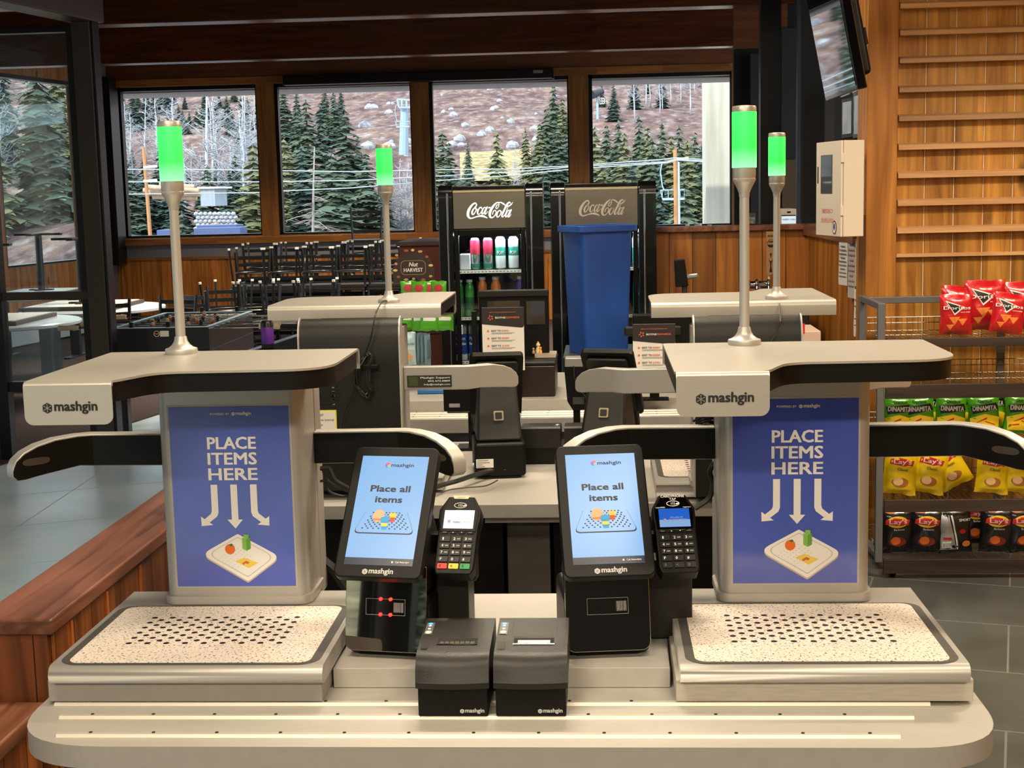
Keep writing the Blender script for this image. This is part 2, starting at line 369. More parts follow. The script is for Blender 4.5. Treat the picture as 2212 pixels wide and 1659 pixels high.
for i, y in enumerate((1.7, 5.2, 8.7, 12.2, 15.7)):
    slab('ceiling_beam', -13.5 if y > 11 else -4.2, 5, y, y+.24, 3.3, 3.8, beamw, .008)

def wall(name, p0, p1, z0, z1, ops, th, m, wnum, frame=.05, fm=None, gm=None, deep=.1):
    """upright wall from p0 to p1 with window openings (a, b, za, zb) measured along it"""
    p0 = Vector(p0+(0,)); p1 = Vector(p1+(0,)); d = (p1-p0); Ln = d.length; d.normalize()
    M = Matrix(((d.x, -d.y, 0, p0.x), (d.y, d.x, 0, p0.y), (0, 0, 1, 0), (0, 0, 0, 1)))
    mb = MB(); mb.M = M; x = 0
    for (a, b, za, zb) in sorted(ops):
        if a > x: mb.box(x, a, 0, th, z0, z1, m)
        mb.box(a, b, 0, th, z0, za, m); mb.box(a, b, 0, th, zb, z1, m); x = b
    mb.box(x, Ln, 0, th, z0, z1, m); S(mb.build(name))
    for k, (a, b, za, zb) in enumerate(sorted(ops)):
        f = MB(); f.M = M; t = frame
        for (u0, u1, w0, w1) in ((a, a+t, za, zb), (b-t*.35, b, za, zb), (a, b, za, za+t*.5), (a, b, zb-t, zb)):
            f.box(u0, u1, deep*.2, deep+.04, w0, w1, fm or steelb)
        fr = S(f.build('window_%d' % (wnum+k)))
        g = MB(); g.M = M; g.box(a+t*.5, b-t*.2, deep, deep+.012, za+t*.3, zb-t*.5, gm or gl); g.build('pane', fr)
# far window wall
wall('wall_back', (-6.9, 20), (5, 20), 0, 4, [(.14, 2.13, 1.27, 3.37), (2.38, 4.31, 1.27, 3.37), (4.56, 6.5, 1.27, 3.37), (6.78, 8.74, 1.27, 3.37)], .25, wpost, 1)
slab('wall_back_header', -6.9, 5, 19.93, 20, 3.47, 3.8, headw)
slab('trim_2', -6.9, 5, 19.9, 19.99, 3.37, 3.47, wtrim, .005)
slab('trim_3', -6.9, 5, 19.88, 19.99, 1.16, 1.255, wtrim, .005)
slab('wall_back_band', -6.9, 5, 19.94, 19.999, .96, 1.16, bandg)
slab('wall_back_wainscot', -6.9, 5, 19.92, 19.998, 0, .95, pine)
slab('trim_4', -6.9, 5, 19.9, 19.99, .95, .985, wtrim)
slab('roof_eave', -7.5, 5, 20.3, 21.3, 3.31, 3.5, whitew)
# left window wall
d = Vector((-.165, -1)).normalized(); L0 = Vector((-6.9, 20))
def lw(t): return tuple(L0+d*t)
wall('wall_left', lw(24), lw(0), 0, 4, [(24-2.75, 24-.75, 1.0, 3.4), (24-5.6, 24-3.2, 1.0, 3.4), (24-8.6, 24-6.1, .3, 3.4), (24-11.6, 24-9.1, .3, 3.4), (24-14.6, 24-12.1, .3, 3.4), (24-17.6, 24-15.1, .3, 3.4)], .2, pineY, 5)
M_ = MB(); dd = Vector((.165, 1)).normalized()
for (t0, t1, z0, z1, th, m) in ((.0, 8.5, .04, .30, .14, mat('heater enamel', (176, 190, 204), .4)), (.0, 8.5, .30, .34, .17, mat('heater enamel', (176, 190, 204), .4))):
    a = L0+d*t0; b = L0+d*t1; nx, ny = dd.y, -dd.x
    M_.prism([(a.x+nx*.02, a.y+ny*.02), (a.x+nx*th, a.y+ny*th), (b.x+nx*th, b.y+ny*th), (b.x+nx*.02, b.y+ny*.02)], z0, z1, m)
tag(M_.build('baseboard_heater'), 'long pale enamel baseboard heater under the left windows', 'heater')
# side and rear walls behind the viewer
slab('wall_right', 3.3, 3.5, -6, 7.4, 0, 4, cedar)
wall('wall_added_glazing', (-4.65, -6), (-4.65, 9.6), 0, 4, [(.3, 3.2, .1, 3.1), (3.5, 6.6, .1, 3.1), (6.9, 10.0, .1, 3.1), (10.3, 12.8, .1, 3.1), (13.1, 15.4, .1, 3.1)], .15, steel, 14)  # unseen glazed wall, added to bring daylight onto the left floor
wall('wall_rear', (3.4, -6), (-4.8, -6), 0, 4, [(6.6, 7.9, .1, 2.95)], .2, blackw, 11)
slab('wall_cross', -11.2, -4.7, 9.3, 9.45, 0, 3.8, headw)

# bar half wall, side half wall, corner post, cedar wall
pB = at(1430, 500, 9.0); zc = 1.535
slab('wall_bar', .30, 1.40, 9.0, 9.12, 0, zc, pine)
slab('trim_5', .28, 1.42, 8.96, 9.16, zc, zc+.035, redcap, .006)
S(MB().prism([(1.33, 7.44), (1.43, 7.44), (1.40, 9.0), (1.285, 9.0)], 0, zc-.03, pineY).build('wall_bar_side'))
S(MB().prism([(1.305, 7.46), (1.45, 7.46), (1.42, 9.0), (1.262, 9.0)], zc-.03, zc+.012, redcap).build('trim_6'))
slab('post_corner', 1.32, 1.47, 7.18, 7.44, 0, 3.8, cedarp, .004)
S(MB().box(1.4, 3.3, 7.26, 7.4, 0, 3.8, cedar).build('wall_cedar_backing'))
mb = MB(); pale = mat('pale seam spline', (226, 196, 160), .7)
z = 0
x = 1.472
while x < 3.28:
    mb.box(x+.0035, x+.1402, 7.235, 7.262, 0, 3.8, cedar); mb.box(x-.0035, x+.0035, 7.238, 7.262, 0, 3.8, pale); x += .1437
S(mb.build('wall_cedar', bev=.002, seg=1))
ledge = wood('rail strip wood', (186, 138, 92), (214, 168, 116), .5, 'Z', 'X', seamw=0, knots=False)
for i, py in enumerate((-48, 12, 70, 130, 193, 255, 317, 378, 438, 497, 552)):
    p = at(1940, py, 7.2)
    h = .034 if i < 10 else .014
    S(MB().prism([(7.234, p.z+h*.5), (7.205, p.z+h*.5), (7.18, p.z+.006), (7.18, p.z-h*.5), (7.234, p.z-h*.5)] if i < 10 else [(7.234, p.z+.008), (7.2, p.z+.008), (7.2, p.z-.01), (7.234, p.z-.01)], 1.475, 3.28, ledge, 'x').build('trim_%d' % (7+i), bev=.0015, seg=1))

# black wall and steel columns behind the bar
def upright(name, px0, px1, Y, z0, z1, m, th=.08):
    a = at(px0, 300, Y).x; b = at(px1, 300, Y).x
    return slab(name, a, b, Y, Y+th, z0, z1, m)
upright('wall_black', 1586, 1960, 12.3, 0, 3.8, blackw, .1)
upright('wall_black_header', 1586, 1700, 12.25, 2.95, 3.8, headw, .04)
upright('wall_grey_panel', 1622, 1642, 12.2, 0, 2.9, dgrey, .05)
upright('wall_grey_panel_wide', 1688, 1724, 12.2, 0, 3.1, dgrey, .05)
upright('wall_brown_panel', 1690, 1722, 12.15, 1.5, 2.02, mat('brown panel', (104, 82, 58), .6), .04)
upright('column_steel_black', 1643, 1687, 10.2, 0, 3.8, steelb, .12)
upright('column_steel_edge', 1722, 1732, 10.2, 0, 3.8, mat('blued steel', (88, 96, 108), .35, .6), .06)
upright('column_black_wide', 1733, 1868, 9.6, 1.58, 3.8, blackw, .08)
upright('wall_side_panel', 1782, 1825, 9.5, 1.58, 2.42, mat('plum grey panel', (58, 54, 58), .6), .04)

# roller blind on the far windows
r = thing('roller_blind', 'long black rolled-up blind cassette above the middle far windows', 'roller blind', (-2.5, 19.8, 3.4))
a = at(612, 181, 19.78); b = at(1192, 163, 19.78)
MB().box(a.x+2.5, b.x+2.5, -.09, .101, -.075, .055, steelb).build('cassette', r, .015)
MB().box(b.x+2.5, b.x+2.53, -.10, .05, -.085, .075, steelb).build('end_cap', r, .004)
MB().box(b.x+2.25, b.x+2.38, -.095, -.09, -.01, .03, mat('worn grey tag', (120, 118, 112), .5)).build('maker_tag', r)

# steel and glass screen on the left
YP = 9.72
gs = thing('glazed_screen', 'dark steel framed glass screen wall on the far left of the room', 'partition')
sx = at(18, 900, YP).x; cxx = at(228, 760, YP).x; xl_ = -4.62
def gp(nm, q, m, bev=.004):
    return MB().box(*q, m).build(nm, gs, bev)
gp('stile', (sx-.05, sx+.03, YP-.05, YP+.05, 0, 3.0), steelb)
gp('stile', (cxx-.135, cxx-.085, YP-.03, YP+.04, 0, 3.0), steelb)
gp('mid_rail', (xl_, cxx-.085, YP-.035, YP+.045, 1.135, 1.19), steel)
gp('bottom_rail', (sx+.03, cxx-.085, YP-.03, YP+.04, .49, .56), steelb)
gp('header_rail', (xl_, cxx-.08, YP-.04, YP+.05, 2.955, 3.0), steelb)
gp('kick_panel', (xl_, sx-.05, YP-.01, YP+.02, .0, 1.135), mat('screen kick panel', (60, 54, 52), .5))
for q in ((xl_, sx-.05, 1.19, 2.955), (sx+.03, cxx-.135, 1.19, 2.955), (sx+.03, cxx-.135, .56, 1.135)): gp('pane', (q[0], q[1], YP, YP+.008, q[2], q[3]), glh, 0)
S(MB().box(cxx-.08, cxx+.045, YP-.06, YP+.12, 0, 3.02, steel).box(cxx+.045, cxx+.065, YP-.04, YP+.08, 0, 3.02, steelb).build('column_left', bev=.004))
MP = Matrix(((.168, -.986, 0, cxx), (.986, .168, 0, YP), (0, 0, 1, 0), (0, 0, 0, 1)))
mb = MB(); mb.M = MP; mb.box(-4, .12, -.08, .12, 3.02, 3.8, mat('bronze beam', (74, 62, 54), .35, .2)); S(mb.build('beam_left', bev=.01))
slab('soffit_left', -9.5, -3.9, 10.4, 11.2, 3.3, 3.8, wood('lit soffit pine', (150, 92, 36), (190, 126, 58), .4, 'Z', 'X', seamw=.02, knots=False))
c = at(228, 150, 19.3); slab('column_corner', -7.06, -6.86, 19.4, 19.9, 0, 3.8, mat('grey corner paint', (92, 88, 86), .6))
slab('column_corner_dark', -6.84, -6.72, 19.6, 19.94, .9, 3.5, steelb)

# wooden knee walls beside the counter
def knee(x0, x1, y0, y1, z, nm):
    S(MB().box(x0+.02, x1-.02, y0+.03, y1, 0, z-.045, redw).build('wall_knee_'+nm))
    S(MB().box(x0+.021, x1-.021, y0+.012, y0+.03, 0, z-.045, redwx).build('wall_knee_end_'+nm))
    S(MB().box(x0, x1, y0, y1, z-.045, z, redcap).build('trim_cap_'+nm, bev=.008))
knee(-1.635, -1.425, 3.47, 5.2, .75, 'upper')
knee(-2.0, -1.455, 1.6, 3.47, .53, 'lower')
mb = MB().box(-1.4425, -1.436, 3.5, 5.2, .05, .70, redw)
for y in (3.62, 3.9, 4.2, 4.5, 4.8): mb.box(-1.438, -1.431, y-.006, y+.006, .05, .70, mat('light seam wood', (176, 92, 40), .5))
S(mb.build('wall_knee_facing'))
# ================================================================ outdoors
OUTF = .9
def terr(x, y):
    t = max(0, (y-78)/150)
    h = -4.2+27*t**1.1
    h += 2.2*noise.noise(Vector((x*.018, y*.018, 3)))+.7*noise.noise(Vector((x*.07, y*.07, 9)))*min(1, t*4)
    return h
def m_hill():
    m, nt, b = _nt('brushy rocky hillside'); L = nt.links.new; N = nt.nodes.new
    tc = N('ShaderNodeTexCoord')
    def nz(scale, det, stops, mp=(1, 1, 1)):
        mm = N('ShaderNodeMapping'); mm.inputs['Scale'].default_value = (mp[0], mp[1]*.4, mp[2]*.6); L(tc.outputs['Object'], mm.inputs['Vector'])
        n = N('ShaderNodeTexNoise'); n.inputs['Scale'].default_value = scale; n.inputs['Detail'].default_value = det; n.inputs['Roughness'].default_value = .65; L(mm.outputs[0], n.inputs['Vector'])
        r = N('ShaderNodeValToRGB'); e = r.color_ramp.elements
        while len(e) < len(stops): e.new(.5)
        for q, (p, c) in zip(e, stops): q.position = p; q.color = (lin(c)+(1,)) if isinstance(c, tuple) else (c, c, c, 1)
        L(n.outputs['Fac'], r.inputs['Fac']); return r.outputs['Color']
    c1 = nz(.35, 12, [(.32, (84, 62, 68)), (.45, (128, 96, 94)), (.55, (160, 124, 112)), (.66, (190, 164, 142))])
    c2 = nz(.9, 10, [(.38, (64, 58, 60)), (.5, (126, 104, 100)), (.64, (186, 176, 174))])
    mx = N('ShaderNodeMix'); mx.data_type = 'RGBA'; mx.inputs['Factor'].default_value = .5; L(c1, mx.inputs['A']); L(c2, mx.inputs['B'])
    v = N('ShaderNodeTexVoronoi'); v.inputs['Scale'].default_value = .55; L(tc.outputs['Object'], v.inputs['Vector'])
    k = N('ShaderNodeMath'); k.operation = 'LESS_THAN'; k.inputs[1].default_value = .15; L(v.outputs['Distance'], k.inputs[0])
    m2 = N('ShaderNodeMix'); m2.data_type = 'RGBA'; L(k.outputs[0], m2.inputs['Factor']); L(mx.outputs['Result'], m2.inputs['A']); m2.inputs['B'].default_value = lin((176, 176, 184))+(1,)
    L(m2.outputs['Result'], b.inputs['Base Color']); b.inputs['Roughness'].default_value = 1; b.inputs['Specular IOR Level'].default_value = .1
    bp = N('ShaderNodeBump'); bp.inputs['Distance'].default_value = .6; bp.inputs['Strength'].default_value = .8; L(mx.outputs['Result'], bp.inputs['Height']); L(bp.outputs['Normal'], b.inputs['Normal'])
    return m
mb = MB(); NX, NY = 110, 90; xs = [-170+300*i/NX for i in range(NX+1)]; ys = [24+250*j/NY for j in range(NY+1)]
vs = [(x, y, terr(x, y)) for y in ys for x in xs]
fs = [(j*(NX+1)+i, j*(NX+1)+i+1, (j+1)*(NX+1)+i+1, (j+1)*(NX+1)+i) for j in range(NY) for i in range(NX)]
mb.add(vs, fs, m_hill()); S(mb.build('hillside', sharp=None))
slab('ground_near', -60, 40, 20.3, 46, -4.6, -4.2, mat('frosty gravel', (150, 156, 166), .9, var=.2, vscale=.8))
slab('ground_rear', -60, 40, -90, -6.3, -1.2, -.8, ramp_mat('rear yard grass', [(.35, (118, 104, 66)), (.65, (196, 178, 128))], scale=.6, rough=1))

needle = [ramp_mat('conifer needles %d' % i, [(.35, a), (.65, b)], scale=1.2, rough=.9, bump=0) for i, (a, b) in enumerate([((66, 84, 72), (128, 142, 118)), ((94, 102, 74), (160, 160, 118)), ((56, 76, 72), (106, 126, 116))])]
bark = mat('grey bark', (112, 98, 88), .9); barkw = mat('white aspen bark', (214, 216, 224), .8, var=.12, vscale=3)
def conifer_mesh(seed, m, nt=26, full=.24):
    rnd = random.Random(seed); tr = MB(); tr.cyl((0, 0, 0), (0, 0, .97), .014, .002, bark, 6)
    fo = MB()
    for t in range(nt):
        z0 = .06+.92*t/nt; z = z0; R = full*(1-z)**.82*(.85+.3*rnd.random())+.006; n = max(5, int(15*(1-z*.6)))
        for k in range(n):
            z = z0+rnd.uniform(-.018, .018); a = 2*PI*(k+rnd.random()*.8)/n+t; r = R*(.6+.5*rnd.random()); dr = r*(.22+.25*rnd.random()); w = r*.26+.006
            ca, sa = math.cos(a), math.sin(a)
            # a drooping spray: tapering, folded along its spine, with two side tufts
            pts = [(0, 0, z+.012), (ca*r*.5-sa*w, sa*r*.5+ca*w, z-dr*.45), (ca*r, sa*r, z-dr), (ca*r*.5+sa*w, sa*r*.5-ca*w, z-dr*.45), (ca*r*.45, sa*r*.45, z-dr*.12)]
            fo.add(pts, [(0, 1, 4), (1, 2, 4), (2, 3, 4), (3, 0, 4)], m)
            for s in (-1, 1):
                b0 = (ca*r*.55, sa*r*.55, z-dr*.35); e = (ca*r*.78-s*sa*w*1.3, sa*r*.78+s*ca*w*1.3, z-dr*.95); e2 = (ca*r*.9, sa*r*.9, z-dr*.7)
                fo.add([b0, e, e2], [(0, 1, 2)], m)
    return fo, tr
protos = []
PROT = {}
def make_conifer(kind):
    fo, tr = conifer_mesh(kind*11+3, needle[kind % 3], full=(.24, .21, .20, .27)[kind % 4])
    t = thing('conifer_tree', '', 'tree'); fo.build('foliage', t, sharp=None); tr.build('trunk', t, sharp=None); return t
def make_aspen(kind, dead=False):
    rnd = random.Random(kind*5+1); t = thing('bare_aspen', '', 'tree'); m = barkw if not dead else mat('bleached bark', (176, 164, 158), .9)
    path = []; x = y = 0
    for i in range(7):
        path.append((x, y, i/6)); x += rnd.uniform(-.014, .014); y += rnd.uniform(-.012, .012)
    tr = MB(); tr.tube(path, [.011*(1-.8*i/6) for i in range(7)], m, 5); tr.build('trunk', t, sharp=None)
    br = MB()
    for k in range(46 if not dead else 60):
        z = rnd.uniform(.28 if not dead else .12, .97); a = rnd.uniform(0, 2*PI); l = (1.05-z)*rnd.uniform(.14, .34)
        up = .75 if not dead else -.25
        i = min(5, int(z*6)); f = z*6-i; c = Vector(path[i]).lerp(Vector(path[i+1]), f)
        d = Vector((math.cos(a), math.sin(a), up)); e = c+d*l; mid = c+Vector((d.x, d.y, d.z*.5))*l*.5
        br.tube([c, mid, e], [.0034, .0022, .0008], m, 3)
        for q in range(4):
            s = c.lerp(e, rnd.uniform(.3, .9)); br.tube([s, s+Vector((rnd.uniform(-1, 1), rnd.uniform(-1, 1), up*rnd.uniform(.4, 1.2)))*l*.34], [.0018, .0006], m, 3)
    br.build('branches', t, sharp=None); return t
WN = ['leftmost', 'second', 'third', 'rightmost']
def plant(kind, px, py, Y, label, group, wid=1., base=None):
    """a tree whose tip is seen at (px, py), standing on the slope at distance Y"""
    top = at(px, py, Y); g = terr(top.x, Y) if base is None else base; h = max(2., top.z-g); wid = wid*1.25 if kind[0] == 'c' else wid*1.3
    if kind not in PROT:
        PROT[kind] = make_conifer(int(kind[1:])) if kind[0] == 'c' else make_aspen(int(kind[1:]), kind[0] == 'd'); o = PROT[kind]; _k = kids(o); _kc[o.name] = _k
    else: o = copy_tree(PROT[kind])
    o.location = (top.x, Y, g); o.scale = (h*wid, h*wid, h); o.rotation_euler = (0, 0, random.uniform(0, 6)); o['label'] = label; o['group'] = group
    return o
R = random.Random(4)
# leftmost window: bare aspens before dark firs
for i in range(30):
    plant(('c2', 'c0')[i % 2], 246+i*10.5+R.uniform(-5, 5), R.uniform(165, 330), R.uniform(150, 185), 'dark fir behind the aspens beyond the leftmost far window', 'dark firs beyond the leftmost window', 1.3)
for i in range(16): plant(('c2', 'c0', 'c2')[i % 3], 250+i*20+R.uniform(-6, 6), R.uniform(300, 420), R.uniform(95, 125), 'dark fir behind the aspens beyond the leftmost far window', 'dark firs beyond the leftmost window', 1.2)
for i in range(44):
    px = R.uniform(240, 560); plant('a%d' % R.randrange(4), px, R.uniform(150, 330), R.uniform(95, 150), 'bare white aspen on the slope beyond the leftmost far window', 'bare aspens beyond the leftmost window', 1.25)
for px, py, Y, w in ((300, 250, 160, 1), (360, 170, 170, 1), (440, 190, 165, 1), (500, 240, 150, 1), (400, 240, 175, 1.1), (268, 330, 140, 1), (330, 300, 165, 1.2), (470, 300, 170, 1)):
    plant('c2', px, py, Y, 'dark fir behind the aspens beyond the leftmost far window', 'dark firs beyond the leftmost window', w)
plant('c0', 525, 205, 130, 'tall green fir at the right edge of the leftmost far window', 'fir', 1).pop('group', None)
plant('c1', 545, 298, 70, 'broad olive fir in the lower right corner of the leftmost far window', 'fir', 1.25)['group'] = 'olive fir'
plant('c2', 262, 420, 62, 'low dark fir in the lower left corner of the leftmost far window', 'fir', 1.2)['group'] = 'low fir'
plant('c0', 392, 445, 60, 'small green fir below the green lamp in the leftmost far window', 'fir', 1.1)['group'] = 'small fir'
# aspens to the far left, seen through the glazed screen
for i in range(30):
    Y = R.uniform(95, 160); x = R.uniform(-.56, -.36)*Y; h = R.uniform(8, 15); g = terr(x, Y)
    k = R.choice(['a0', 'a1', 'c1', 'c0', 'c2']); o = copy_tree(PROT[k]) if k in PROT else None
    if o is None: continue
    o.location = (x, Y, g); o.scale = (h, h, h); o['group'] = 'trees beyond the left wall windows'
    o['label'] = ('bare aspen' if k[0] == 'a' else 'green fir')+' beyond the left wall window seen through the glass screen'
# second window
for px, py, Y, k, w in ((610, 175, 135, 'c0', 1), (640, 190, 140, 'c2', 1), (660, 205, 95, 'c0', 1.1), (690, 212, 98, 'c2', 1.1), (745, 232, 92, 'c0', 1.2), (720, 190, 140, 'c0', .9), (735, 180, 150, 'c2', .9), (612, 290, 85, 'c1', 1.2), (700, 180, 155, 'c0', .9), (790, 320, 88, 'c0', 1.2), (650, 300, 80, 'c2', 1.2), (715, 320, 78, 'c0', 1.2), (830, 370, 84, 'c2', 1.1), (590, 330, 78, 'c1', 1.1), (770, 290, 100, 'c2', 1)):
    plant(k, px, py, Y, 'fir in the dense stand beyond the second far window from the left', 'firs beyond the second window', w)
plant('d1', 662, 318, 60, 'bleached dead fir beyond the second far window from the left', 'dead fir', 1)
for i in range(5): plant('a%d' % (i % 4), 845+i*9+R.uniform(-4, 4), R.uniform(340, 420), 90, 'thin bare aspen at the right edge of the second far window', 'thin aspens beyond the second window', .9)
# third window
for px, py, Y, k, w in ((955, 275, 88, 'c0', 1.2), (935, 300, 84, 'c1', 1.2), (968, 300, 86, 'c0', 1), (1195, 178, 110, 'c0', 1), (1215, 205, 105, 'c1', 1), (1180, 230, 104, 'c0', 1), (1165, 260, 98, 'c1', 1), (1205, 270, 92, 'c0', 1.2), (1228, 240, 100, 'c2', 1), (1175, 320, 86, 'c0', 1.1), (1135, 270, 110, 'c1', .8), (1010, 300, 120, 'c0', .7)):
    plant(k, px, py, Y, 'fir at the side of the open slope beyond the third far window', 'firs beyond the third window', w)
plant('c1', 1072, 272, 82, 'lone slender fir in the middle of the third far window', 'fir', .9)['group'] = 'lone fir'
for px, Y in ((1108, 105), (1118, 106)): plant('a1', px, 320, Y, 'thin bare aspen beside the yellow reflection patch in the third far window', 'two aspens in the third window', .7)
for i in range(12): plant('a%d' % (i % 4), 1135+i*9, R.uniform(120, 150), 215, 'pale aspen at the top of the slope beyond the third far window', 'aspens at the top of the third window', 1)
# fourth window
for i in range(13): plant('a%d' % (i % 4), R.uniform(1330, 1560), R.uniform(90, 150), R.uniform(150, 185), 'pale aspen on the upper slope beyond the rightmost far window', 'aspens beyond the rightmost window', .9)
for px, py in ((1300, 180), (1325, 172), (1370, 150), (1400, 160), (1430, 150)): plant('c2', px, py, 150+(px*7) % 38, 'dark fir on the upper slope beyond the rightmost far window', 'upper firs beyond the rightmost window', 1.)
for px, py, Y, k, w in ((1285, 262, 82, 'c1', 1.1), (1310, 262, 86, 'c0', 1), (1335, 250, 84, 'c0', .9), (1348, 275, 78, 'c1', 1), (1380, 238, 90, 'c0', .8), (1398, 262, 88, 'c1', .9), (1408, 282, 76, 'c0', 1), (1430, 253, 90, 'c0', .8), (1450, 282, 76, 'c1', 1.1), (1467, 262, 88, 'c0', .9), (1485, 290, 74, 'c1', 1.1), (1500, 277, 84, 'c0', .9), (1515, 300, 76, 'c2', 1), (1365, 330, 72, 'c2', 1.1), (1300, 340, 70, 'c1', 1.1), (1425, 350, 70, 'c2', 1), (1530, 330, 74, 'c1', 1), (1475, 360, 68, 'c0', 1)):
    plant(k, px, py, Y, 'fir in the lower stand beyond the rightmost far window', 'lower firs beyond the rightmost window', w)
# rear and side trees, seen only in reflections
for i in range(7):
    o = copy_tree(PROT[('c1', 'a0', 'c0')[i % 3]]); h = 6+R.random()*5; o.location = (-14-R.random()*10, -26+i*4.6, -.3); o.scale = (h*1.3, h*1.3, h)
    o['label'] = 'tree beyond the added glazed side wall, seen only in reflections'; o['group'] = 'trees beyond the added glazed wall'
for i in range(9):
    o = copy_tree(PROT[('c0', 'c1', 'a0')[i % 3]]); x = -14+i*2.6; h = 7+R.random()*5; o.location = (x, -22-R.random()*14, -.8); o.scale = (h*1.3, h*1.3, h)
    o['label'] = 'tree in the yard behind the viewer, seen in reflections'; o['group'] = 'trees behind the viewer'
for i in range(14): plant(('c0', 'c2', 'c1')[i % 3], 598+i*14, R.uniform(200, 330)+i*6, R.uniform(105, 130), 'fir in the dense stand beyond the second far window from the left', 'firs beyond the second window', 1.1)
for i in range(14): plant(('c1', 'c0')[i % 2], 1282+i*17.5, R.uniform(275, 345), R.uniform(92, 115), 'fir in the lower stand beyond the rightmost far window', 'lower firs beyond the rightmost window', 1.1)
for i in range(6): plant(('c0', 'c1')[i % 2], 1165+i*13, R.uniform(215, 300), R.uniform(112, 130), 'fir at the side of the open slope beyond the third far window', 'firs beyond the third window', 1.1)
# boulders
rockm = ramp_mat('pale granite', [(.3, (150, 150, 158)), (.7, (216, 218, 226))], scale=1.5, rough=.9, bump=.4)
rockt = ramp_mat('tan granite', [(.3, (168, 140, 120)), (.7, (206, 182, 160))], scale=1.5, rough=.9, bump=.4)
def rock_mesh(seed, m):
    mb = MB(); mb.sphere((0, 0, 0), 1, m, 10, 7); mb.v = [tuple(Vector(v)*(1+.28*noise.noise(Vector(v)*1.3+Vector((seed, 0, 0))))) for v in mb.v]; return mb
rk = [rock_mesh(3.1*i+1, rockm if i < 3 else rockt).build('boulder', sharp=25) for i in range(4)]; used = set()
def boulder(i, loc, s, label, group):
    o = rk[i] if i not in used else rk[i].copy()
    if i in used: COL.objects.link(o)
    used.add(i); o.location = loc; o.scale = (s, s*.9, s*.75); o.rotation_euler = (0, 0, R.uniform(0, 6)); tag(o, label, 'boulder', group)
for i in range(34):
    px = R.uniform(940, 1170) if i % 3 else R.uniform(780, 890); py = R.uniform(190, 330)
    for Y in range(90, 240, 3):
        p = at(px, py, Y)
        if terr(p.x, Y) >= p.z: break
    boulder(R.randrange(3), (p.x, Y, terr(p.x, Y)+.1), R.uniform(.2, .75), 'pale boulder on the open brushy slope beyond the middle far windows', 'boulders on the slope')
for r_ in range(5):
    for c_ in range(9):
        p = at(424+c_*10+(r_ % 2)*5, 462+r_*8, 56); boulder(3 if (r_, c_) == (3, 4) else R.randrange(3), (p.x, 56, p.z), .105*1.05, 'pale boulder in the stacked retaining wall beyond the leftmost window', 'boulders of the stacked wall') if (r_, c_) != (3, 4) else boulder(3, (p.x, 55.9, p.z), .16, 'tan boulder in the stacked retaining wall beyond the leftmost window', 'tan boulder')
sl = at(470, 520, 58); S(MB().prism([(-34, -6), (-34, -.8), (-28, -.6), (-10, -6)], 57, 60, mat('earth bank', (110, 100, 92), .95, var=.3, vscale=1), 'y').build('ground_bank'))
# shed, logs, bins, poles
t = thing('shed', 'pale corrugated shed beyond the leftmost far window', 'shed'); a = at(432, 408, 60); b = at(465, 445, 60)
MB().box(a.x, b.x, 60, 62, b.z, a.z, mat('pale corrugated sheet', (176, 190, 202), .6, var=.2, vscale=30, stretch=(1, 1, .02))).build('wall_sheet', t); MB().box(a.x-.1, b.x+.2, 59.9, 62.2, a.z, a.z+.08, white).build('roof', t)
logm = mat('peeled log', (206, 178, 150), .8, var=.2, vscale=4)
for i, (x0, y0, x1, y1) in enumerate(((318, 404, 430, 412), (322, 416, 434, 420), (330, 425, 425, 428), (310, 412, 372, 410), (345, 398, 420, 404))):
    tag(MB().cyl(at(x0, y0, 58+i*.2), at(x1, y1, 58+i*.2), .11, .1, logm, 10).build('log'), 'peeled log in the pile beyond the leftmost far window', 'log', 'logs beyond the leftmost window')
for i, (x0, x1, y0, y1) in enumerate(((338, 372, 497, 512), (418, 520, 493, 512), (425, 512, 487, 497))):
    a = at(x0, y0, 50+i); b = at(x1, y1, 50+i)
    tag(MB().box(a.x, b.x, 50+i, 51+i, b.z-1, a.z, mat('blue grey container', (86, 100, 146), .6)).build('container', bev=.02), ('small', 'long near', 'long far')[i]+' blue grey container beyond the leftmost far window', 'container')
polew = mat('orange brown pole wood', (206, 146, 96), .8, var=.1, vscale=3)
def pole(px0, py0, px1, py1, Y, r, m, label, name='utility_pole', ins=()):
    t = thing(name, label, 'pole'); MB().cyl(at(px1, py1, Y)-Vector((0, 0, 2)), at(px0, py0, Y), r, r*.85, m, 10).build('post', t)
    for (dy, s) in ins:
        p = at(px0+4, py0+dy, Y); MB().cyl(p+Vector((0, -.2, 0)), p+Vector((s, -.2, .03)), .05, .05, white, 8).build('insulator', t)
    return t
pole(310, 318, 327, 512, 52, .075, polew, 'orange brown utility pole beyond the leftmost far window', ins=((44, .5), (74, .5)))
pole(1458, 323, 1462, 490, 52, .085, polew, 'orange brown utility pole beyond the rightmost far window', ins=((22, .4),))
pole(1466, 350, 1468, 490, 51.6, .045, mat('pale conduit', (190, 214, 226), .4), 'pale blue pipe beside the right utility pole', 'conduit_pipe')
t = thing('lift_tower', 'pale blue chairlift tower on the slope at the right of the second far window', 'lift tower'); lm = mat('pale blue steel', (176, 200, 220), .5)
MB().cyl(at(872, 335, 110), at(874, 235, 110), .38, .3, lm, 10).build('mast', t)
mb = MB(); q = lambda x, y: at(x, y, 109.5)
for (a, b) in (((858, 214), (890, 216)), ((862, 232), (890, 232)), ((858, 214), (862, 232)), ((890, 216), (890, 232)), ((868, 215), (868, 232)), ((878, 215), (878, 232))): mb.tube([q(*a), q(*b)], .09, lm, 4)
mb.build('crossarm', t)
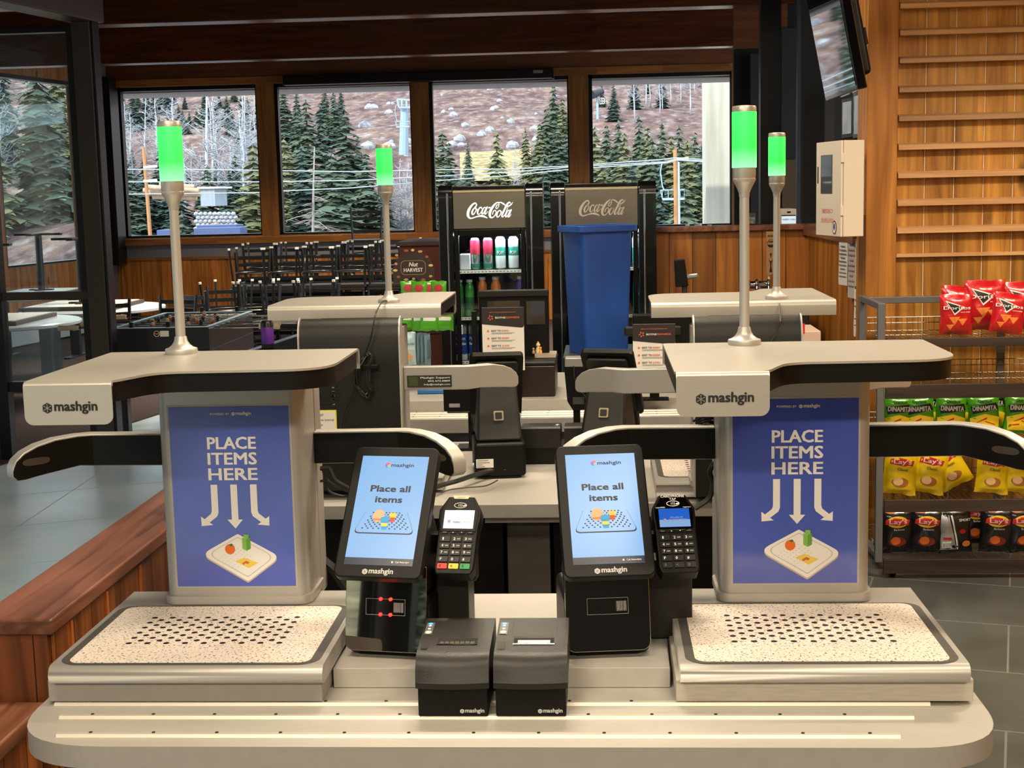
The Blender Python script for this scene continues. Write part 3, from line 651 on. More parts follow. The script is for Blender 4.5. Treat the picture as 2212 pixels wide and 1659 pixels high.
def chair_lift(px, py, s, Y, label):
    t = thing('lift_chair', label, 'lift chair', at(px, py, Y)); mb = MB()
    mb.tube([(0, 0, 0), (-.1*s, 0, -.5*s), (0, 0, -1.3*s), (.1*s, 0, -1.6*s)], .04*s, lm, 5); mb.build('hanger', t)
    mb = MB(); mb.tube([(-.1*s, 0, -1.6*s), (1.3*s, 0, -1.6*s), (1.3*s, 0, -2.1*s), (0, 0, -2.1*s), (-.1*s, 0, -1.6*s)], .04*s, lm, 5)
    for k in range(4): mb.tube([(k*.35*s, 0, -1.6*s), (k*.35*s, 0, -2.1*s)], .03*s, lm, 4)
    mb.box(0, 1.3*s, -.2*s, .1*s, -2.2*s, -2.1*s, lm); mb.build('seat_bench', t)
chair_lift(855, 228, .75, 108, 'empty lift chair hanging beside the lift tower')
chair_lift(1430, 352, .62, 53, 'empty lift chair on the cable in the rightmost far window')
cab = mat('pale cable', (205, 225, 236), .4)
def cable(pts, Y, label, r=.018):
    tag(MB().tube([at(x, y, Y) for x, y in pts], r, cab, 5).build('cable'), label, 'cable', 'cables strung across the far windows')
cable([(250, 366), (410, 366), (560, 368), (760, 371), (935, 367), (1105, 365), (1240, 358), (1425, 345), (1458, 341), (1530, 345)], 50, 'topmost pale cable strung across all the far windows')
cable([(250, 393), (560, 393), (760, 390), (935, 381), (1105, 372), (1240, 360), (1440, 350), (1460, 344), (1530, 348)], 50.2, 'middle pale cable strung across all the far windows')
cable([(250, 420), (560, 416), (600, 413), (760, 406), (935, 391), (1105, 379), (1240, 365), (1440, 352), (1462, 346), (1530, 350)], 50.4, 'lowest pale cable strung across all the far windows')
t = thing('snow_gun', 'white snowmaking gun on a mast at the upper left of the rightmost far window', 'snow gun', at(1291, 245, 100))
k = .033
MB().cyl((0, 0, -.4), (0, 0, 34*k), .09, .07, lm, 8).build('mast', t); MB().cyl((-.35, -.3, 38*k), (.35, .3, 46*k), .3, .2, mat('dark drum', (60, 62, 70), .5), 12).build('fan_drum', t)
mb = MB(); [mb.tube([(5*k, 0, z*k), (14*k, 0, z*k)], .04, white, 4) for z in (20, 25, 31)]; [mb.tube([(x*k, 0, 20*k), (x*k, 0, 31*k)], .04, white, 4) for x in (5, 9.5, 14)]; mb.build('platform', t)
a = at(1524, 150, 23); b = at(1579, 490, 23)
S(MB().box(a.x, b.x, 23, 23.8, -4, 4.2, ramp_mat('concrete pillar', [(.3, (196, 190, 172)), (.7, (236, 230, 212))], scale=3, mapscale=(2, 2, .2), rough=.9, bump=.1)).build('pillar_concrete'))
# yellow reflection in the window pane, built as a patch on the slope
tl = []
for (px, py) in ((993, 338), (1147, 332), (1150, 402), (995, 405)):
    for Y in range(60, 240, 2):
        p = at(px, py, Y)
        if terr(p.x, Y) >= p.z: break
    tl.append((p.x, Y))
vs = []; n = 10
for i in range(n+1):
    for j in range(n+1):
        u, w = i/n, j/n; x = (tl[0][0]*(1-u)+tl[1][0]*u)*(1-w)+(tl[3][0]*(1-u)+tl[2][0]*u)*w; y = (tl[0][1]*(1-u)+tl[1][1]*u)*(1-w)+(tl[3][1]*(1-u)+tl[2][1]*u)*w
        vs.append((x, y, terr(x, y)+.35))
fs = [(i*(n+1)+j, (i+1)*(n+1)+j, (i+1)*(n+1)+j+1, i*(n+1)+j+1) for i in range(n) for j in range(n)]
S(MB().add(vs, fs, ramp_mat('yellow pane reflection', [(.35, (140, 118, 78)), (.65, (216, 196, 146))], scale=1.6, rough=1, bump=.3)).build('ground_reflection_patch'))
OUTF = 1.

OUTF = 1.3
vs = [(-70+i*5, -16-j*4, -1.1+(j*.75 if j else 0)+1.2*noise.noise(Vector((i*.6, j*.6, 2)))*(j > 0)) for j in range(20) for i in range(25)]
S(MB().add(vs, [(j*25+i, j*25+i+1, (j+1)*25+i+1, (j+1)*25+i) for j in range(19) for i in range(24)], ramp_mat('rear hillside brush', [(.3, (96, 84, 60)), (.55, (150, 136, 96)), (.75, (204, 190, 150))], scale=.5, rough=1, bump=.3)).build('hillside_rear'))
for i in range(6):
    o = copy_tree(PROT[('c1', 'a0', 'a2')[i % 3]]); h = 5+R.random()*6; o.location = (-19+i*2.2, -17-R.random()*8, -.9); o.scale = (h*1.2, h*1.2, h)
    o['label'] = 'tree in the yard behind the viewer, seen in reflections'; o['group'] = 'trees behind the viewer'
OUTF = 1.
# ================================================================ checkout counters
DK = .88
ct = thing('checkout_counter', 'pale grey laminate checkout counter with rounded corners and metal rails in front', 'counter', (0, 0, 0))
plan = rpoly([(-1.062, 3.1), (-1.062, 2.308), (.68, 2.308), (.68, 3.1)], [.02, .19, .17, .02], 10)
MB().prism(plan, DK-.042, DK, lamf, mtop=lam).build('lower_deck', ct, .0015, 1)
MB().box(-.522, .122, 2.598, 3.1, DK+.0005, DK+.04, lam).build('raised_deck', ct, .0015, 1)
MB().box(-.98, .60, 2.42, 3.08, .06, DK-.042, mat('counter body laminate', (96, 96, 98), .5)).build('body', ct, .004)
screw = mat('screw head', (66, 62, 58), .4, .8)
def rail(ct_, x0, x1, y, z, w=.017):
    mb = MB().prism([(y-w/2, z), (y+w/2, z), (y+w/2-.004, z+.0055), (y-w/2+.003, z+.0055)], x0, x1, railm, 'x')
    x = x0+.06
    while x < x1-.02:
        mb.cyl((x, y+.002, z+.0054), (x, y+.002, z+.0066), .0034, .003, screw, 8); x += .1135
    return mb.build('rail', ct_)
rail(ct, -1.0, .542, 2.445, DK); rail(ct, -.972, .50, 2.357, DK); rail(ct, -1.035, .585, 2.512, DK)
for x in (-.97, .60): MB().cyl((x, 2.42, 0), (x, 2.42, .84), .018, .018, steel, 10).build('leg', ct)
# riser boards
def riser(x0, x1, lab, m): return tag(MB().box(x0, x1, 2.508, 2.975, DK+.0065, DK+.048, m).build('riser_board', bev=.002), lab, 'riser board')
riser(-1.046, -.526, 'smooth pale riser board under the left front checkout kiosk', lamf)
riser(.128, .662, 'rough whitewashed riser board under the right front checkout kiosk', mat('whitewashed board', (182, 176, 164), .7, var=.1, vscale=20, stretch=(1, 1, 14)))
ZR = DK+.048

# ---------------------------------------------------------------- self checkout kiosk
bluep = ramp_mat('poster blue', [(.35, (60, 74, 168)), (.65, (74, 94, 190))], scale=2.2, rough=.12, bump=0, spec=.8)
m_speck = ramp_mat('speckled tray top', [(.0, (60, 50, 46)), (.36, (84, 70, 60)), (.40, (222, 210, 198)), (1, (234, 224, 212))], scale=210, detail=2, rough=.5, bump=0)
gask = mat('dark tray gasket', (72, 70, 66), .6)
hole = mat('tray hole', (10, 9, 9), .8)
lensm, _ntl, _bl = _nt('glowing green lens')
_bl.inputs['Base Color'].default_value = (.05, .5, .12, 1)
_t = _ntl.nodes.new('ShaderNodeTexCoord'); _s = _ntl.nodes.new('ShaderNodeSeparateXYZ'); _r = _ntl.nodes.new('ShaderNodeValToRGB'); _mr = _ntl.nodes.new('ShaderNodeMapRange')
_ntl.links.new(_t.outputs['Object'], _s.inputs[0]); _mr.inputs['From Min'].default_value = .356; _mr.inputs['From Max'].default_value = .466
_ntl.links.new(_s.outputs['Z'], _mr.inputs['Value']); _ntl.links.new(_mr.outputs[0], _r.inputs[0])
_r.color_ramp.elements.new(.36)
for e, (p, c) in zip(_r.color_ramp.elements, ((0, (.30, .95, .42)), (.36, (0, .80, .04)), (1, (.02, .80, .09)))):
    e.position = p; e.color = c+(1,)
_ntl.links.new(_r.outputs[0], _bl.inputs['Emission Color']); _bl.inputs['Emission Strength'].default_value = 1.15; _bl.inputs['Roughness'].default_value = .4
lensm2 = lensm

def make_kiosk(label, group):
    t = thing('checkout_kiosk', label, 'self-checkout kiosk', (0, 0, 0), 0, group)
    # scanning tray with rolled front edge
    prof = [(.50, 0), (.50, .034)]+[(.018-.018*math.sin(a), .018+.018*math.cos(a)) for a in [PI*i/10 for i in range(11)]]+[(.018, 0)]
    prof = [(p[0], p[1]) for p in prof]
    prof[1] = (.50, .036)
    MB().prism(prof, -.257, .257, alu2, 'x').build('tray_base', t, .006, 3)
    mb = MB(); Z = .0368
    mb.prism(rrect(-.246, .246, .013, .3885, .036), .036, Z, gask)
    g = mb.build('tray_gasket', t)
    mb = MB(); mb.prism(rrect(-.229, .229, .022, .380, .022), Z, Z+.0008, m_speck)
    for r in range(11):
        n = 8 if r % 2 else 9
        if r == 10: n = 8
        y = .135+.0165*r; x0 = -.148+(.0185 if r % 2 else 0)
        for k in range(9 if r % 2 == 0 else 8):
            cx = x0+.037*k; mb.add([(cx+.0062*math.cos(a), y+.0062*math.sin(a), Z+.0011) for a in [2*PI*i/12 for i in range(12)]], [tuple(range(12))], hole)
    mb.build('tray_top', t)
    for x in (-.2, .2):
        for y in (.06, .42): MB().cyl((x, y, -.006), (x, y, .002), .014, .014, blk, 12).build('foot', t)
    # tower
    tw = MB().prism(rrect(-.153, .153, .398, .535, (.026, .026, .01, .01), 6), .052, .503, alu2).build('tower', t)
    MB().prism(rrect(-.159, .159, .390, .54, (.03, .03, .012, .012), 6), .036, .056, alu2).build('collar', t, .004)
    # poster
    mb = MB(); X0, X1, ZB, ZT = -.1265, .1265, .0765, .4605; y = .3972; W = X1-X0; Hh = ZT-ZB
    mb.box(X0-.004, X1+.004, y+.0002, .3985, ZB-.004, ZT+.004, mat('poster margin', (176, 170, 158), .4))
    mb.box(X0, X1, y-.0006, y+.0004, ZB, ZT, bluep); yy = y-.0012
    fx = lambda u: X0+u*W; fz = lambda v: ZT-v*Hh
    mb.text('POWERED BY', .064*.62, fx(.35), fz(.046), yy, white, .03, 'l', h=.0048); logo(mb, fx(.525), fz(.046), .042, yy, white, bluep)
    for s, v, w in (('PLACE', .232, .40), ('ITEMS', .318, .405), ('HERE', .404, .405)): mb.text(s, w*W, fx(.515), fz(v), yy, white, .042, h=.0262)
    for k in (-1, 0, 1):
        cx = .515+k*.165; aw = .028
        if k == 0:
            mb.poly([(fx(cx-aw), fz(.43)), (fx(cx+aw), fz(.43)), (fx(cx+aw), fz(.625)), (fx(cx+.065), fz(.625)), (fx(cx), fz(.675)), (fx(cx-.065), fz(.625)), (fx(cx-aw), fz(.625))], yy, white)
        else:
            L1 = [(-aw*k, .43), (-aw*k, .585), (-aw*k+k*.012, .606), (k*.05, .640)]; L2 = [(aw*k, .43), (aw*k, .575), (aw*k+k*.008, .592), (k*.092, .622)]
            for i in range(3): mb.poly([(fx(cx+a_), fz(b_)) for a_, b_ in (L1[i], L1[i+1], L2[i+1], L2[i])], yy, white)
            mb.poly([(fx(cx+k*.122), fz(.607)), (fx(cx+k*.120), fz(.660)), (fx(cx+k*.022), fz(.654))], yy-.0002, white)
    c = lambda pts, m, d: mb.poly([(fx(a_), fz(b_)) for a_, b_ in pts], yy-d, m)
    tl = [(.53, .705), (.88, .835), (.60, .972), (.215, .818)]
    c(rpoly([(a_, b_+.010) for a_, b_ in tl], .03), mat('tray side print', (190, 176, 160), .6), .0001)
    c(rpoly(tl, .03), white, .0003)
    c(rpoly([(.53, .722), (.835, .835), (.60, .950), (.262, .818)], .03), mat('tray line print', (186, 190, 190), .6), .0005)
    c(rpoly([(.53, .726), (.826, .835), (.60, .944), (.272, .818)], .03), white, .0007)
    for i in range(6):
        for j in range(7): mb.disc((fx(.50+.026*i-.022*j), fz(.775+.0115*i+.0115*j)), .0014, .0009, yy-.0009, mat('tray dot print', (200, 200, 200), .6), 6)
    mb.disc((fx(.46), fz(.79)), .0108, .0112, yy-.0011, mat('orange print', (232, 110, 30), .5), 18); c([(.45, .766), (.475, .758), (.49, .768), (.47, .774)], mat('leaf print', (60, 110, 40), .5), .0013)
    gp_ = mat('green carton print', (130, 190, 80), .5); gd = mat('dark green carton print', (96, 160, 60), .5)
    c([(.565, .725), (.60, .735), (.60, .80), (.565, .788)], gp_, .0012); c([(.60, .735), (.635, .725), (.635, .788), (.60, .80)], gd, .0012); c([(.58, .728), (.58, .708), (.622, .708), (.622, .728), (.60, .735)], gp_, .0013)
    yl = mat('yellow pack print', (236, 208, 88), .5); c([(.50, .858), (.575, .838), (.69, .868), (.61, .898)], yl, .0012); c(rpoly([(.55, .872), (.59, .855), (.625, .866), (.60, .874), (.585, .87), (.57, .878)], .004), mat('red loop print', (206, 110, 70), .5), .0014)
    mb.build('poster', t)
    # hood: silver skin over a black body, with the drop lip on its front left
    ZH = .57
    hp = [(-.264, .465), (-.264, .0), (-.102, .0), (-.055, .118), (.266, .128), (.266, .465)]; hr = [.006, .012, .03, .07, .10, .006]
    P = rpoly(hp, hr, 6); P2 = rpoly([(-.261, .46), (-.261, .006), (-.104, .006), (-.056, .122), (.263, .131), (.263, .46)], hr, 6)
    mb = MB().prism(P, ZH-.0045, ZH, alu)
    # rolled back edge
    pr = [(.462, ZH)]+[(.462+.016*math.sin(a), ZH-.016+.016*math.cos(a)) for a in [PI/2*i/6 for i in range(7)]]+[(.478, ZH-.044), (.474, ZH-.044), (.462, ZH-.010)]
    mb.prism(pr, -.264, .266, alu, 'x')
    hood = mb.build('hood', t)
    MB().prism(P2, ZH-.040, ZH-.0046, blk).build('hood_underside', t)
    mb = MB(); lp = rrect(-.262, -.100, ZH-.078, ZH-.006, (.016, .016, .004, .004), 5)
    mb.prism(lp, -.0105, -.0075, alu, 'y')
    arc = [(.0, ZH)]+[(.0-.0105*math.sin(a), ZH-.0105+.0105*math.cos(a)) for a in [PI/2*i/6 for i in range(7)]]+[(-.0075, ZH-.012), (0, ZH-.0046)]
    mb.prism(arc, -.262, -.100, alu, 'x'); logo(mb, -.229, ZH-.052, .101, -.0112, inkb, alu2)
    mb.build('lip', t)
    MB().box(-.255, -.112, -.0072, .006, ZH-.070, ZH-.038, blk).build('lip_backing', t, .003)
    MB().prism(rpoly([(-.16, .40), (-.12, .34), (.04, .34), (.06, .40)], .01), ZH-.052, ZH-.040, blk2).build('hood_bracket', t)
    MB().box(-.1, .1, .42, .52, .5, ZH-.04, blk).build('neck', t)
    # camera arms
    for s in (-1, 1):
        ext = 0
        pth = [(-.153, .545), (-.350, .550), (-.385, .532), (-.492, .422)]; pth2 = [(-.153, .512), (-.336, .517), (-.362, .504), (-.468, .399)]
        po = [(s*-x if s > 0 else x, y) for x, y in pth]; pi_ = [(s*-x if s > 0 else x, y) for x, y in pth2]
        z0, z1 = .315, .386; mb = MB()
        def side(line, m, dz0, dz1, off=0):
            seg = []
            L_ = len(line)
            for i, (x, y) in enumerate(line):
                zt = dz1; zb = dz0
                seg.append((x, y, zb, zt))
            return seg
        # outer silver shell (rounded tip), inner black face
        A_ = [(po[0], z0, z1), (po[1], z0, z1), (po[2], z0+.002, z1), (None, 0, 0)]
        def station(line, u):     # interpolate between the bend and the tip
            a_, b_ = Vector(line[2]), Vector(line[3]); return tuple(a_.lerp(b_, u))
        prof = [(0, z0+.003, z1), (.35, z0-.002, z1-.002), (.62, z0-.006, z1-.010), (.82, z0-.010, z1-.022), (.94, z0-.010, z1-.036), (1., z0-.002, z1-.052)]
        sts = [(po[0], pi_[0], z0, z1), (po[1], pi_[1], z0, z1)]+[(station(po, u), station(pi_, u), zb, zt) for u, zb, zt in prof]
        vs = []
        for o_, i_, zb, zt in sts: vs += [(o_[0], o_[1], zb), (o_[0], o_[1], zt), (i_[0], i_[1], zt), (i_[0], i_[1], zb)]
        fs = []
        for k in range(len(sts)-1):
            for q in range(4): fs.append((k*4+q, k*4+(q+1) % 4, (k+1)*4+(q+1) % 4, (k+1)*4+q))
        fs += [(0, 3, 2, 1), tuple(len(vs)-4+q for q in range(4))]
        mb.add(vs, fs, alu2); arm = mb.build('camera_arm', t, .003, 2)
        mb = MB(); vs = []
        for k, (o_, i_, zb, zt) in enumerate(sts):
            n = Vector((i_[0]-o_[0], i_[1]-o_[1])).normalized()*.0015; g_ = .004 if k < len(sts)-1 else .007
            vs += [(i_[0]+n.x, i_[1]+n.y, zb+g_*.5), (i_[0]+n.x, i_[1]+n.y, zt-g_)]
        fs = [(k*2, k*2+1, k*2+3, k*2+2) for k in range(len(sts)-1)]; mb.add(vs, fs, blk); ip = mb.build('inner_face', arm, sharp=20)
        a_ = Vector(station(pi_, .45)); b_ = Vector(station(pi_, .86)); n = Vector((pi_[2][0]-po[2][0], pi_[2][1]-po[2][1])).normalized()*.003
        mb = MB(); vv = []
        for k in range(14):
            th = 2*PI*k/14; u = .5+.5*math.cos(th)*abs(math.cos(th))**-.5 if abs(math.cos(th)) > .05 else .5; p = a_.lerp(b_, max(0, min(1, u)))+n
            vv.append((p.x, p.y, (z0+z1)/2-.008+.008*math.sin(th)))
        mb.add(vv, [tuple(range(14))], mat('sensor window', (64, 56, 50), .3)); mb.build('sensor_window', arm)
    # back shell seen from behind
    bp_ = [(.536, .02), (.536, .53), (.55, .535), (.565, .527), (.578, .508), (.585, .48), (.588, .40), (.588, .02)]
    MB().prism(bp_, -.148, .148, blk2, 'x').build('back_shell', t)
    for s in (-1, 1):
        fl = [(.535, .02), (.535, .537), (.552, .54), (.572, .532), (.588, .508), (.594, .48), (.596, .02)]
        MB().prism(fl, s*.1485, s*.153, alu2, 'x').build('side_flange', t)
    # light mast
    mb = MB(); c = (0, 0, 0)
    mb.lathe([(.0, 0), (.033, 0), (.0335, .001), (.0335, .009), (.0325, .0105), (.026, .0125), (.019, .018), (.014, .026), (.0125, .034), (.0115, .036)], c, alu2, 24)
    mb.lathe([(.0102, .034), (.0098, .30)], c, alu2, 16)
    mb.lathe([(.0105, .298), (.011, .306), (.016, .318), (.0215, .328), (.0228, .331), (.0228, .3345), (.0222, .335), (.0222, .337), (.0230, .3385), (.0230, .357)], c, alu, 24)
    pl = mb.build('light_mast', t, loc=(-.10, .425, ZH))
    MB().lathe([(.0, .356), (.0248, .356), (.0248, .466), (0, .466)], c, lensm, 24).build('green_lens', pl)
    MB().lathe([(.0, .466), (.0242, .466), (.0242, .4745), (.0225, .4775), (.010, .479), (0, .479)], c, alu, 24).build('mast_cap', pl)
    return t
fk = 'self-checkout kiosks'
kL = make_kiosk('silver checkout kiosk with blue poster at the left end of the front counter', fk); kL.location = (-.775, 2.478, ZR)
kR = dup(kL, 'silver checkout kiosk with blue poster at the right end of the front counter', (.392, 2.478, ZR), 0, fk)
# back pair, seen from behind
kBL = dup(kL, 'silver checkout kiosk seen from behind on the back counter, below the tall chair stacks', (-.745, 4.735, ZR-.01), PI, fk)
kBR = dup(kL, 'silver checkout kiosk seen from behind on the back counter, before the pine half wall', (.413, 4.60, ZR-.01), PI, fk)
# things only the back ones show
def on_back(k, name, mb): o = mb.build(name, k); return o
yb = .5895
mb = MB(); mb.M = Matrix.Rotation(PI, 4, 'Z') @ Matrix.Translation((0, -yb*2, 0))
mb.M = Matrix.Translation((0, yb, 0)) @ Matrix.Rotation(PI, 4, 'Z')    # local -y face turned to look backwards
yel = mat('yellow label edge', (226, 214, 60), .6)
mb.box(-.145, -.045, -.001, 0, .175, .265, yel); mb.box(-.145, -.049, -.0016, 0, .175, .261, paper)
for i, s in enumerate(('*WARNING*', 'Remove internal', 'storage', 'tray from tower', 'chassis before', 'relocation')): mb.text(s, (.052, .062, .028, .062, .056, .04)[i], (-.11, -.053, -.102, -.053, -.062, -.10)[i], .247-i*.0145, -.002, inkb, .01, ('c', 'r', 'c', 'r', 'r', 'c')[i], h=.0068)
o = mb.build('warning_label', kBL)
mb = MB(); mb.M = Matrix.Translation((0, yb, 0)) @ Matrix.Rotation(PI, 4, 'Z')
for r in range(9):
    for k in range(5):
        x = -.14+k*.021+(.0105 if r % 2 else 0); mb.prism(rrect(x, x+.017, .272+r*.0105, .2785+r*.0105, .003, 3), -.0012, -.0002, hole, 'y')
for k in range(6): mb.prism(rrect(-.056, -.048, .280+k*.0125, .2845+k*.0125, .002, 3), -.0012, -.0002, mat('vent slot light', (120, 116, 106), .5), 'y')
mb.build('vent_grille', kBL)
# support sticker on the outer face of the arm of the back left kiosk (its own left side, our right)
mb = MB(); mb.M = Matrix.Translation((-.153, .552, 0)) @ Matrix.Rotation(PI, 4, 'Z')
gn = mat('sticker green', (120, 160, 60), .6)
mb.box(.012, .146, -.001, .002, .325, .360, mat('sticker dark', (34, 36, 22), .5))
for i in range(11):
    for j in range(11):
        if 0: pass
mb.text('Mashgin Support', .088, .141, .3505, -.0015, white, .02, 'r', h=.0058); mb.text('855.475.0889', .066, .141, .3405, -.0015, white, .02, 'r', h=.0052); mb.text('help@mashgin.com', .078, .141, .3305, -.0015, white, .02, 'r', h=.0050)
mb.poly([(.018, .329), (.044, .329), (.044, .356), (.018, .356)], -.0013, mat('sticker dim green', (56, 70, 26), .5))
mb.build('support_sticker', kBL)

# ---------------------------------------------------------------- order tablet on its pedestal
def m_screen(name, rgb, e): return mat(name, (18, 20, 24), .25, emit=e*.95, ecol=rgb, spec=.3)
scr = m_screen('screen light blue', (148, 200, 250), .85); scrd = m_screen('screen navy bar', (26, 44, 74), .6); sblack = mat('screen ink', (12, 16, 40), .4)
def make_tablet(label, w=.174, h=.278, tilt=37., zc_=.285):
    t = thing('order_tablet', label, 'touchscreen', (0, 0, 0), 0)
    T = Matrix.Translation((0, -.02, zc_)) @ Matrix.Rotation(math.radians(-tilt), 4, 'X')
    mb = MB(); mb.M = T; mb.prism(rrect(-w/2, w/2, -h/2, h/2, .014, 6), 0, .020, blk, 'y'); hs = mb.build('screen_housing', t, .003, 3)
    mb = MB(); mb.M = T; mb.prism(rrect(-w/2+.018, w/2-.018, -h/2+.02, h/2-.02, .01), .020, .034, blk2, 'y'); mb.build('rear_housing', t, .004)
    sw, sb, st = .0685, -h/2+.0255, h/2-.0205
    mb = MB(); mb.M = T; mb.poly([(-sw, sb), (sw, sb), (sw, st), (-sw, st)], -.0006, scr); H_ = st-sb
    mb.poly([(-sw, sb), (sw, sb), (sw, sb+.0145), (-sw, sb+.0145)], -.0008, scrd); mb.text('Call Attendant', .028, sw-.007, sb+.0052, -.0012, white, .02, 'r', h=.0038); mb.disc((sw-.041, sb+.007), .002, .002, -.0012, white, 8)
    f = lambda v: st-v*H_
    mb.text('mashgin', .046, -.006, f(.10), -.0012, mat('logo navy', (14, 30, 80), .4), .04, 'l', h=.0078)
    cx, cz, r = -.0135, f(.086), .0062
    for i, cc in enumerate(((226, 90, 110), (240, 150, 90), (90, 190, 200), (70, 120, 210), (120, 90, 190), (200, 80, 170))):
        a0 = PI/3*i; mb.poly([(cx, cz), (cx+r*math.sin(a0), cz+r*math.cos(a0)), (cx+r*math.sin(a0+PI/3), cz+r*math.cos(a0+PI/3))], -.0012, mat('logo facet %d' % i, cc, .4))
    mb.text('Place all', .080, 0, f(.335), -.0012, sblack, .06, h=.0138); mb.text('items', .054, 0, f(.435), -.0012, sblack, .06, h=.0138)
    tr = [(-.041, f(.50)), (.041, f(.50)), (.062, f(.715)), (-.062, f(.715))]
    mb.poly(rpoly([(x, z-.0018) for x, z in tr], .008), -.0010, sblack); mb.poly(rpoly([(x*.975, z*1.0-.0006*(1 if i < 2 else -1)) for i, (x, z) in enumerate(tr)], .008), -.0012, scr)
    for r_ in range(9):
        for k in range(9):
            v = .53+.018*r_; sp = .0066+.00055*r_; x = (k-4)*sp+(sp*.5 if r_ % 2 else 0); mb.disc((x, f(v)), .0019, .0015, -.0014, sblack, 7)
    mb.disc((-.0145, f(.56)), .0118, .0135, -.0016, mat('bun print', (226, 166, 130), .5), 16); mb.poly([(-.026, f(.585)), (-.003, f(.585)), (-.004, f(.602)), (-.024, f(.602))], -.0018, mat('bun print low', (206, 120, 70), .5))
    mb.poly([(.008, f(.55)), (.02, f(.55)), (.0185, f(.612)), (.0095, f(.612))], -.0016, mat('fries box print', (214, 70, 50), .5)); mb.poly([(.007, f(.532)), (.021, f(.532)), (.02, f(.572)), (.008, f(.572))], -.0018, mat('fries print', (232, 190, 70), .5))
    cup = mat('cup print', (50, 150, 210), .5); mb.poly([(-.009, f(.60)), (.008, f(.60)), (.005, f(.685)), (-.005, f(.685))], -.0020, cup); mb.disc((-.0005, f(.59)), .0098, .006, -.0022, cup, 16); mb.poly([(-.0072, f(.625)), (.0064, f(.625)), (.0054, f(.655)), (-.0062, f(.655))], -.0022, mat('cup band print', (214, 200, 90), .5))
    mb.build('display', hs)
    mb = MB(); mb.M = T; logo(mb, -.030, -h/2+.0085, .062, -.0008, mat('grey logo', (190, 188, 184), .5), blk); mb.build('maker_mark', hs)
    # pedestal body
    def body(y0a, y0b, y1a, y1b, z0, z1, w0, w1, m, nm, bev=.012):
        mb = MB(); vs = [(-w0/2, y0a, z0), (w0/2, y0a, z0), (w0/2, y1a, z0), (-w0/2, y1a, z0), (-w1/2, y0b, z1), (w1/2, y0b, z1), (w1/2, y1b, z1), (-w1/2, y1b, z1)]
        mb.add(vs, [(0, 3, 2, 1), (4, 5, 6, 7), (0, 1, 5, 4), (1, 2, 6, 5), (2, 3, 7, 6), (3, 0, 4, 7)], m); return mb.build(nm, t, bev, 3)
    body(-.050, -.040, .165, .165, .004, .115, .165, .165, blk, 'base_box'); body(-.035, .01, .150, .072, .1155, .30, .148, .125, blk2, 'neck')
    MB().box(-.06, .06, -.04, .16, 0, .005, blk).build('foot_plate', t)
    mb = MB(); mb.M = Matrix.Translation((0, -.060, .014)) @ Matrix.Rotation(math.radians(-10), 4, 'X')
    mb.prism(rrect(-.082, .082, 0, .168, (.018, .018, .004, .004), 6), -.006, 0, mirr, 'y'); fp = mb.build('scanner_face', t, .0015, 2)
    mb = MB(); mb.M = Matrix.Translation((0, -.0666, .014)) @ Matrix.Rotation(math.radians(-10), 4, 'X'); ln = mat('fine print grey', (168, 166, 170), .5)
    for (x0, x1, z0, z1) in ((-.04, .04, .0725, .0731), (-.04, .04, .1035, .1041), (-.04, -.0394, .0725, .104), (.0394, .04, .0725, .104)): mb.poly([(x0, z0), (x1, z0), (x1, z1), (x0, z1)], -.0004, ln)
    x = .0165
    while x < .036:
        w_ = random.choice((.0006, .001, .0015)); mb.poly([(x, .0785), (x+w_, .0785), (x+w_, .0975), (x, .0975)], -.0004, ln); x += w_+.0011
    mb.build('barcode_frame', fp)
    mb = MB(); mb.M = Matrix.Rotation(PI, 4, 'Z'); 
    # square chrome latch on the back of the neck, red lamp and label low on the back box
    T2 = Matrix.Translation((0, .122, .195)) @ Matrix.Rotation(math.radians(23), 4, 'X') @ Matrix.Rotation(PI, 4, 'Z')
    mb = MB(); mb.M = T2; mb.prism(rrect(-.016, .016, -.016, .016, .004), -.002, .004, mat('dull latch metal', (150, 140, 118), .45, .7), 'y'); mb.prism(rrect(-.011, .011, -.011, .011, .003), -.004, -.002, blk2, 'y'); mb.build('latch', t, .001)
    mb = MB(); mb.M = Matrix.Translation((0, .1655, 0)) @ Matrix.Rotation(PI, 4, 'Z')
    mb.box(-.077, -.022, -.001, 0, .036, .064, paper)
    for k in range(4): mb.poly([(-.074, .058-k*.0065), (-.074+(.036, .04, .018, .024)[k], .058-k*.0065), (-.074+(.036, .04, .018, .024)[k], .0602-k*.0065), (-.074, .0602-k*.0065)], -.0014, mat('grey print', (120, 118, 114), .6))
    mb.build('rating_label', t); mb = MB(); mb.M = Matrix.Translation((0, .1665, 0)) @ Matrix.Rotation(PI, 4, 'Z'); mb.sphere((-.037, 0, .024), .0032, redl, 8, 6); mb.build('red_indicator', t)
    mb = MB(); mb.cyl((.083, .11, .035), (.086, .11, .035), .011, .011, chrome, 16); mb.cyl((.0855, .11, .035), (.0865, .11, .035), .008, .008, blk, 16); mb.build('lock_ring', t)
    return t
ZD = DK+.0405
tb = make_tablet('left front touchscreen tablet on a glossy black stand, red scanner lights lit'); tb.location = (-.418, 2.712, ZD); tb.rotation_euler = (0, 0, math.radians(-9))
mb = MB(); mb.M = Matrix.Translation((0, -.0666, .014)) @ Matrix.Rotation(math.radians(-10), 4, 'X')
for x in (-.013, .007):
    for z in (.0735, .1035): mb.sphere((x+.003, -.001, z), .0034, redl, 10, 6)
tbR = dup(tb, 'touchscreen tablet on a black stand at the right of the front counter, scanner lights off', (.0, 2.712, ZD), math.radians(6.5))
mb.build('scan_light', tb)
tbBL = dup(tbR, 'order tablet seen from behind on the back counter, left one with the white rating label', (-.345, 4.60, ZD-.01), PI+math.radians(7))
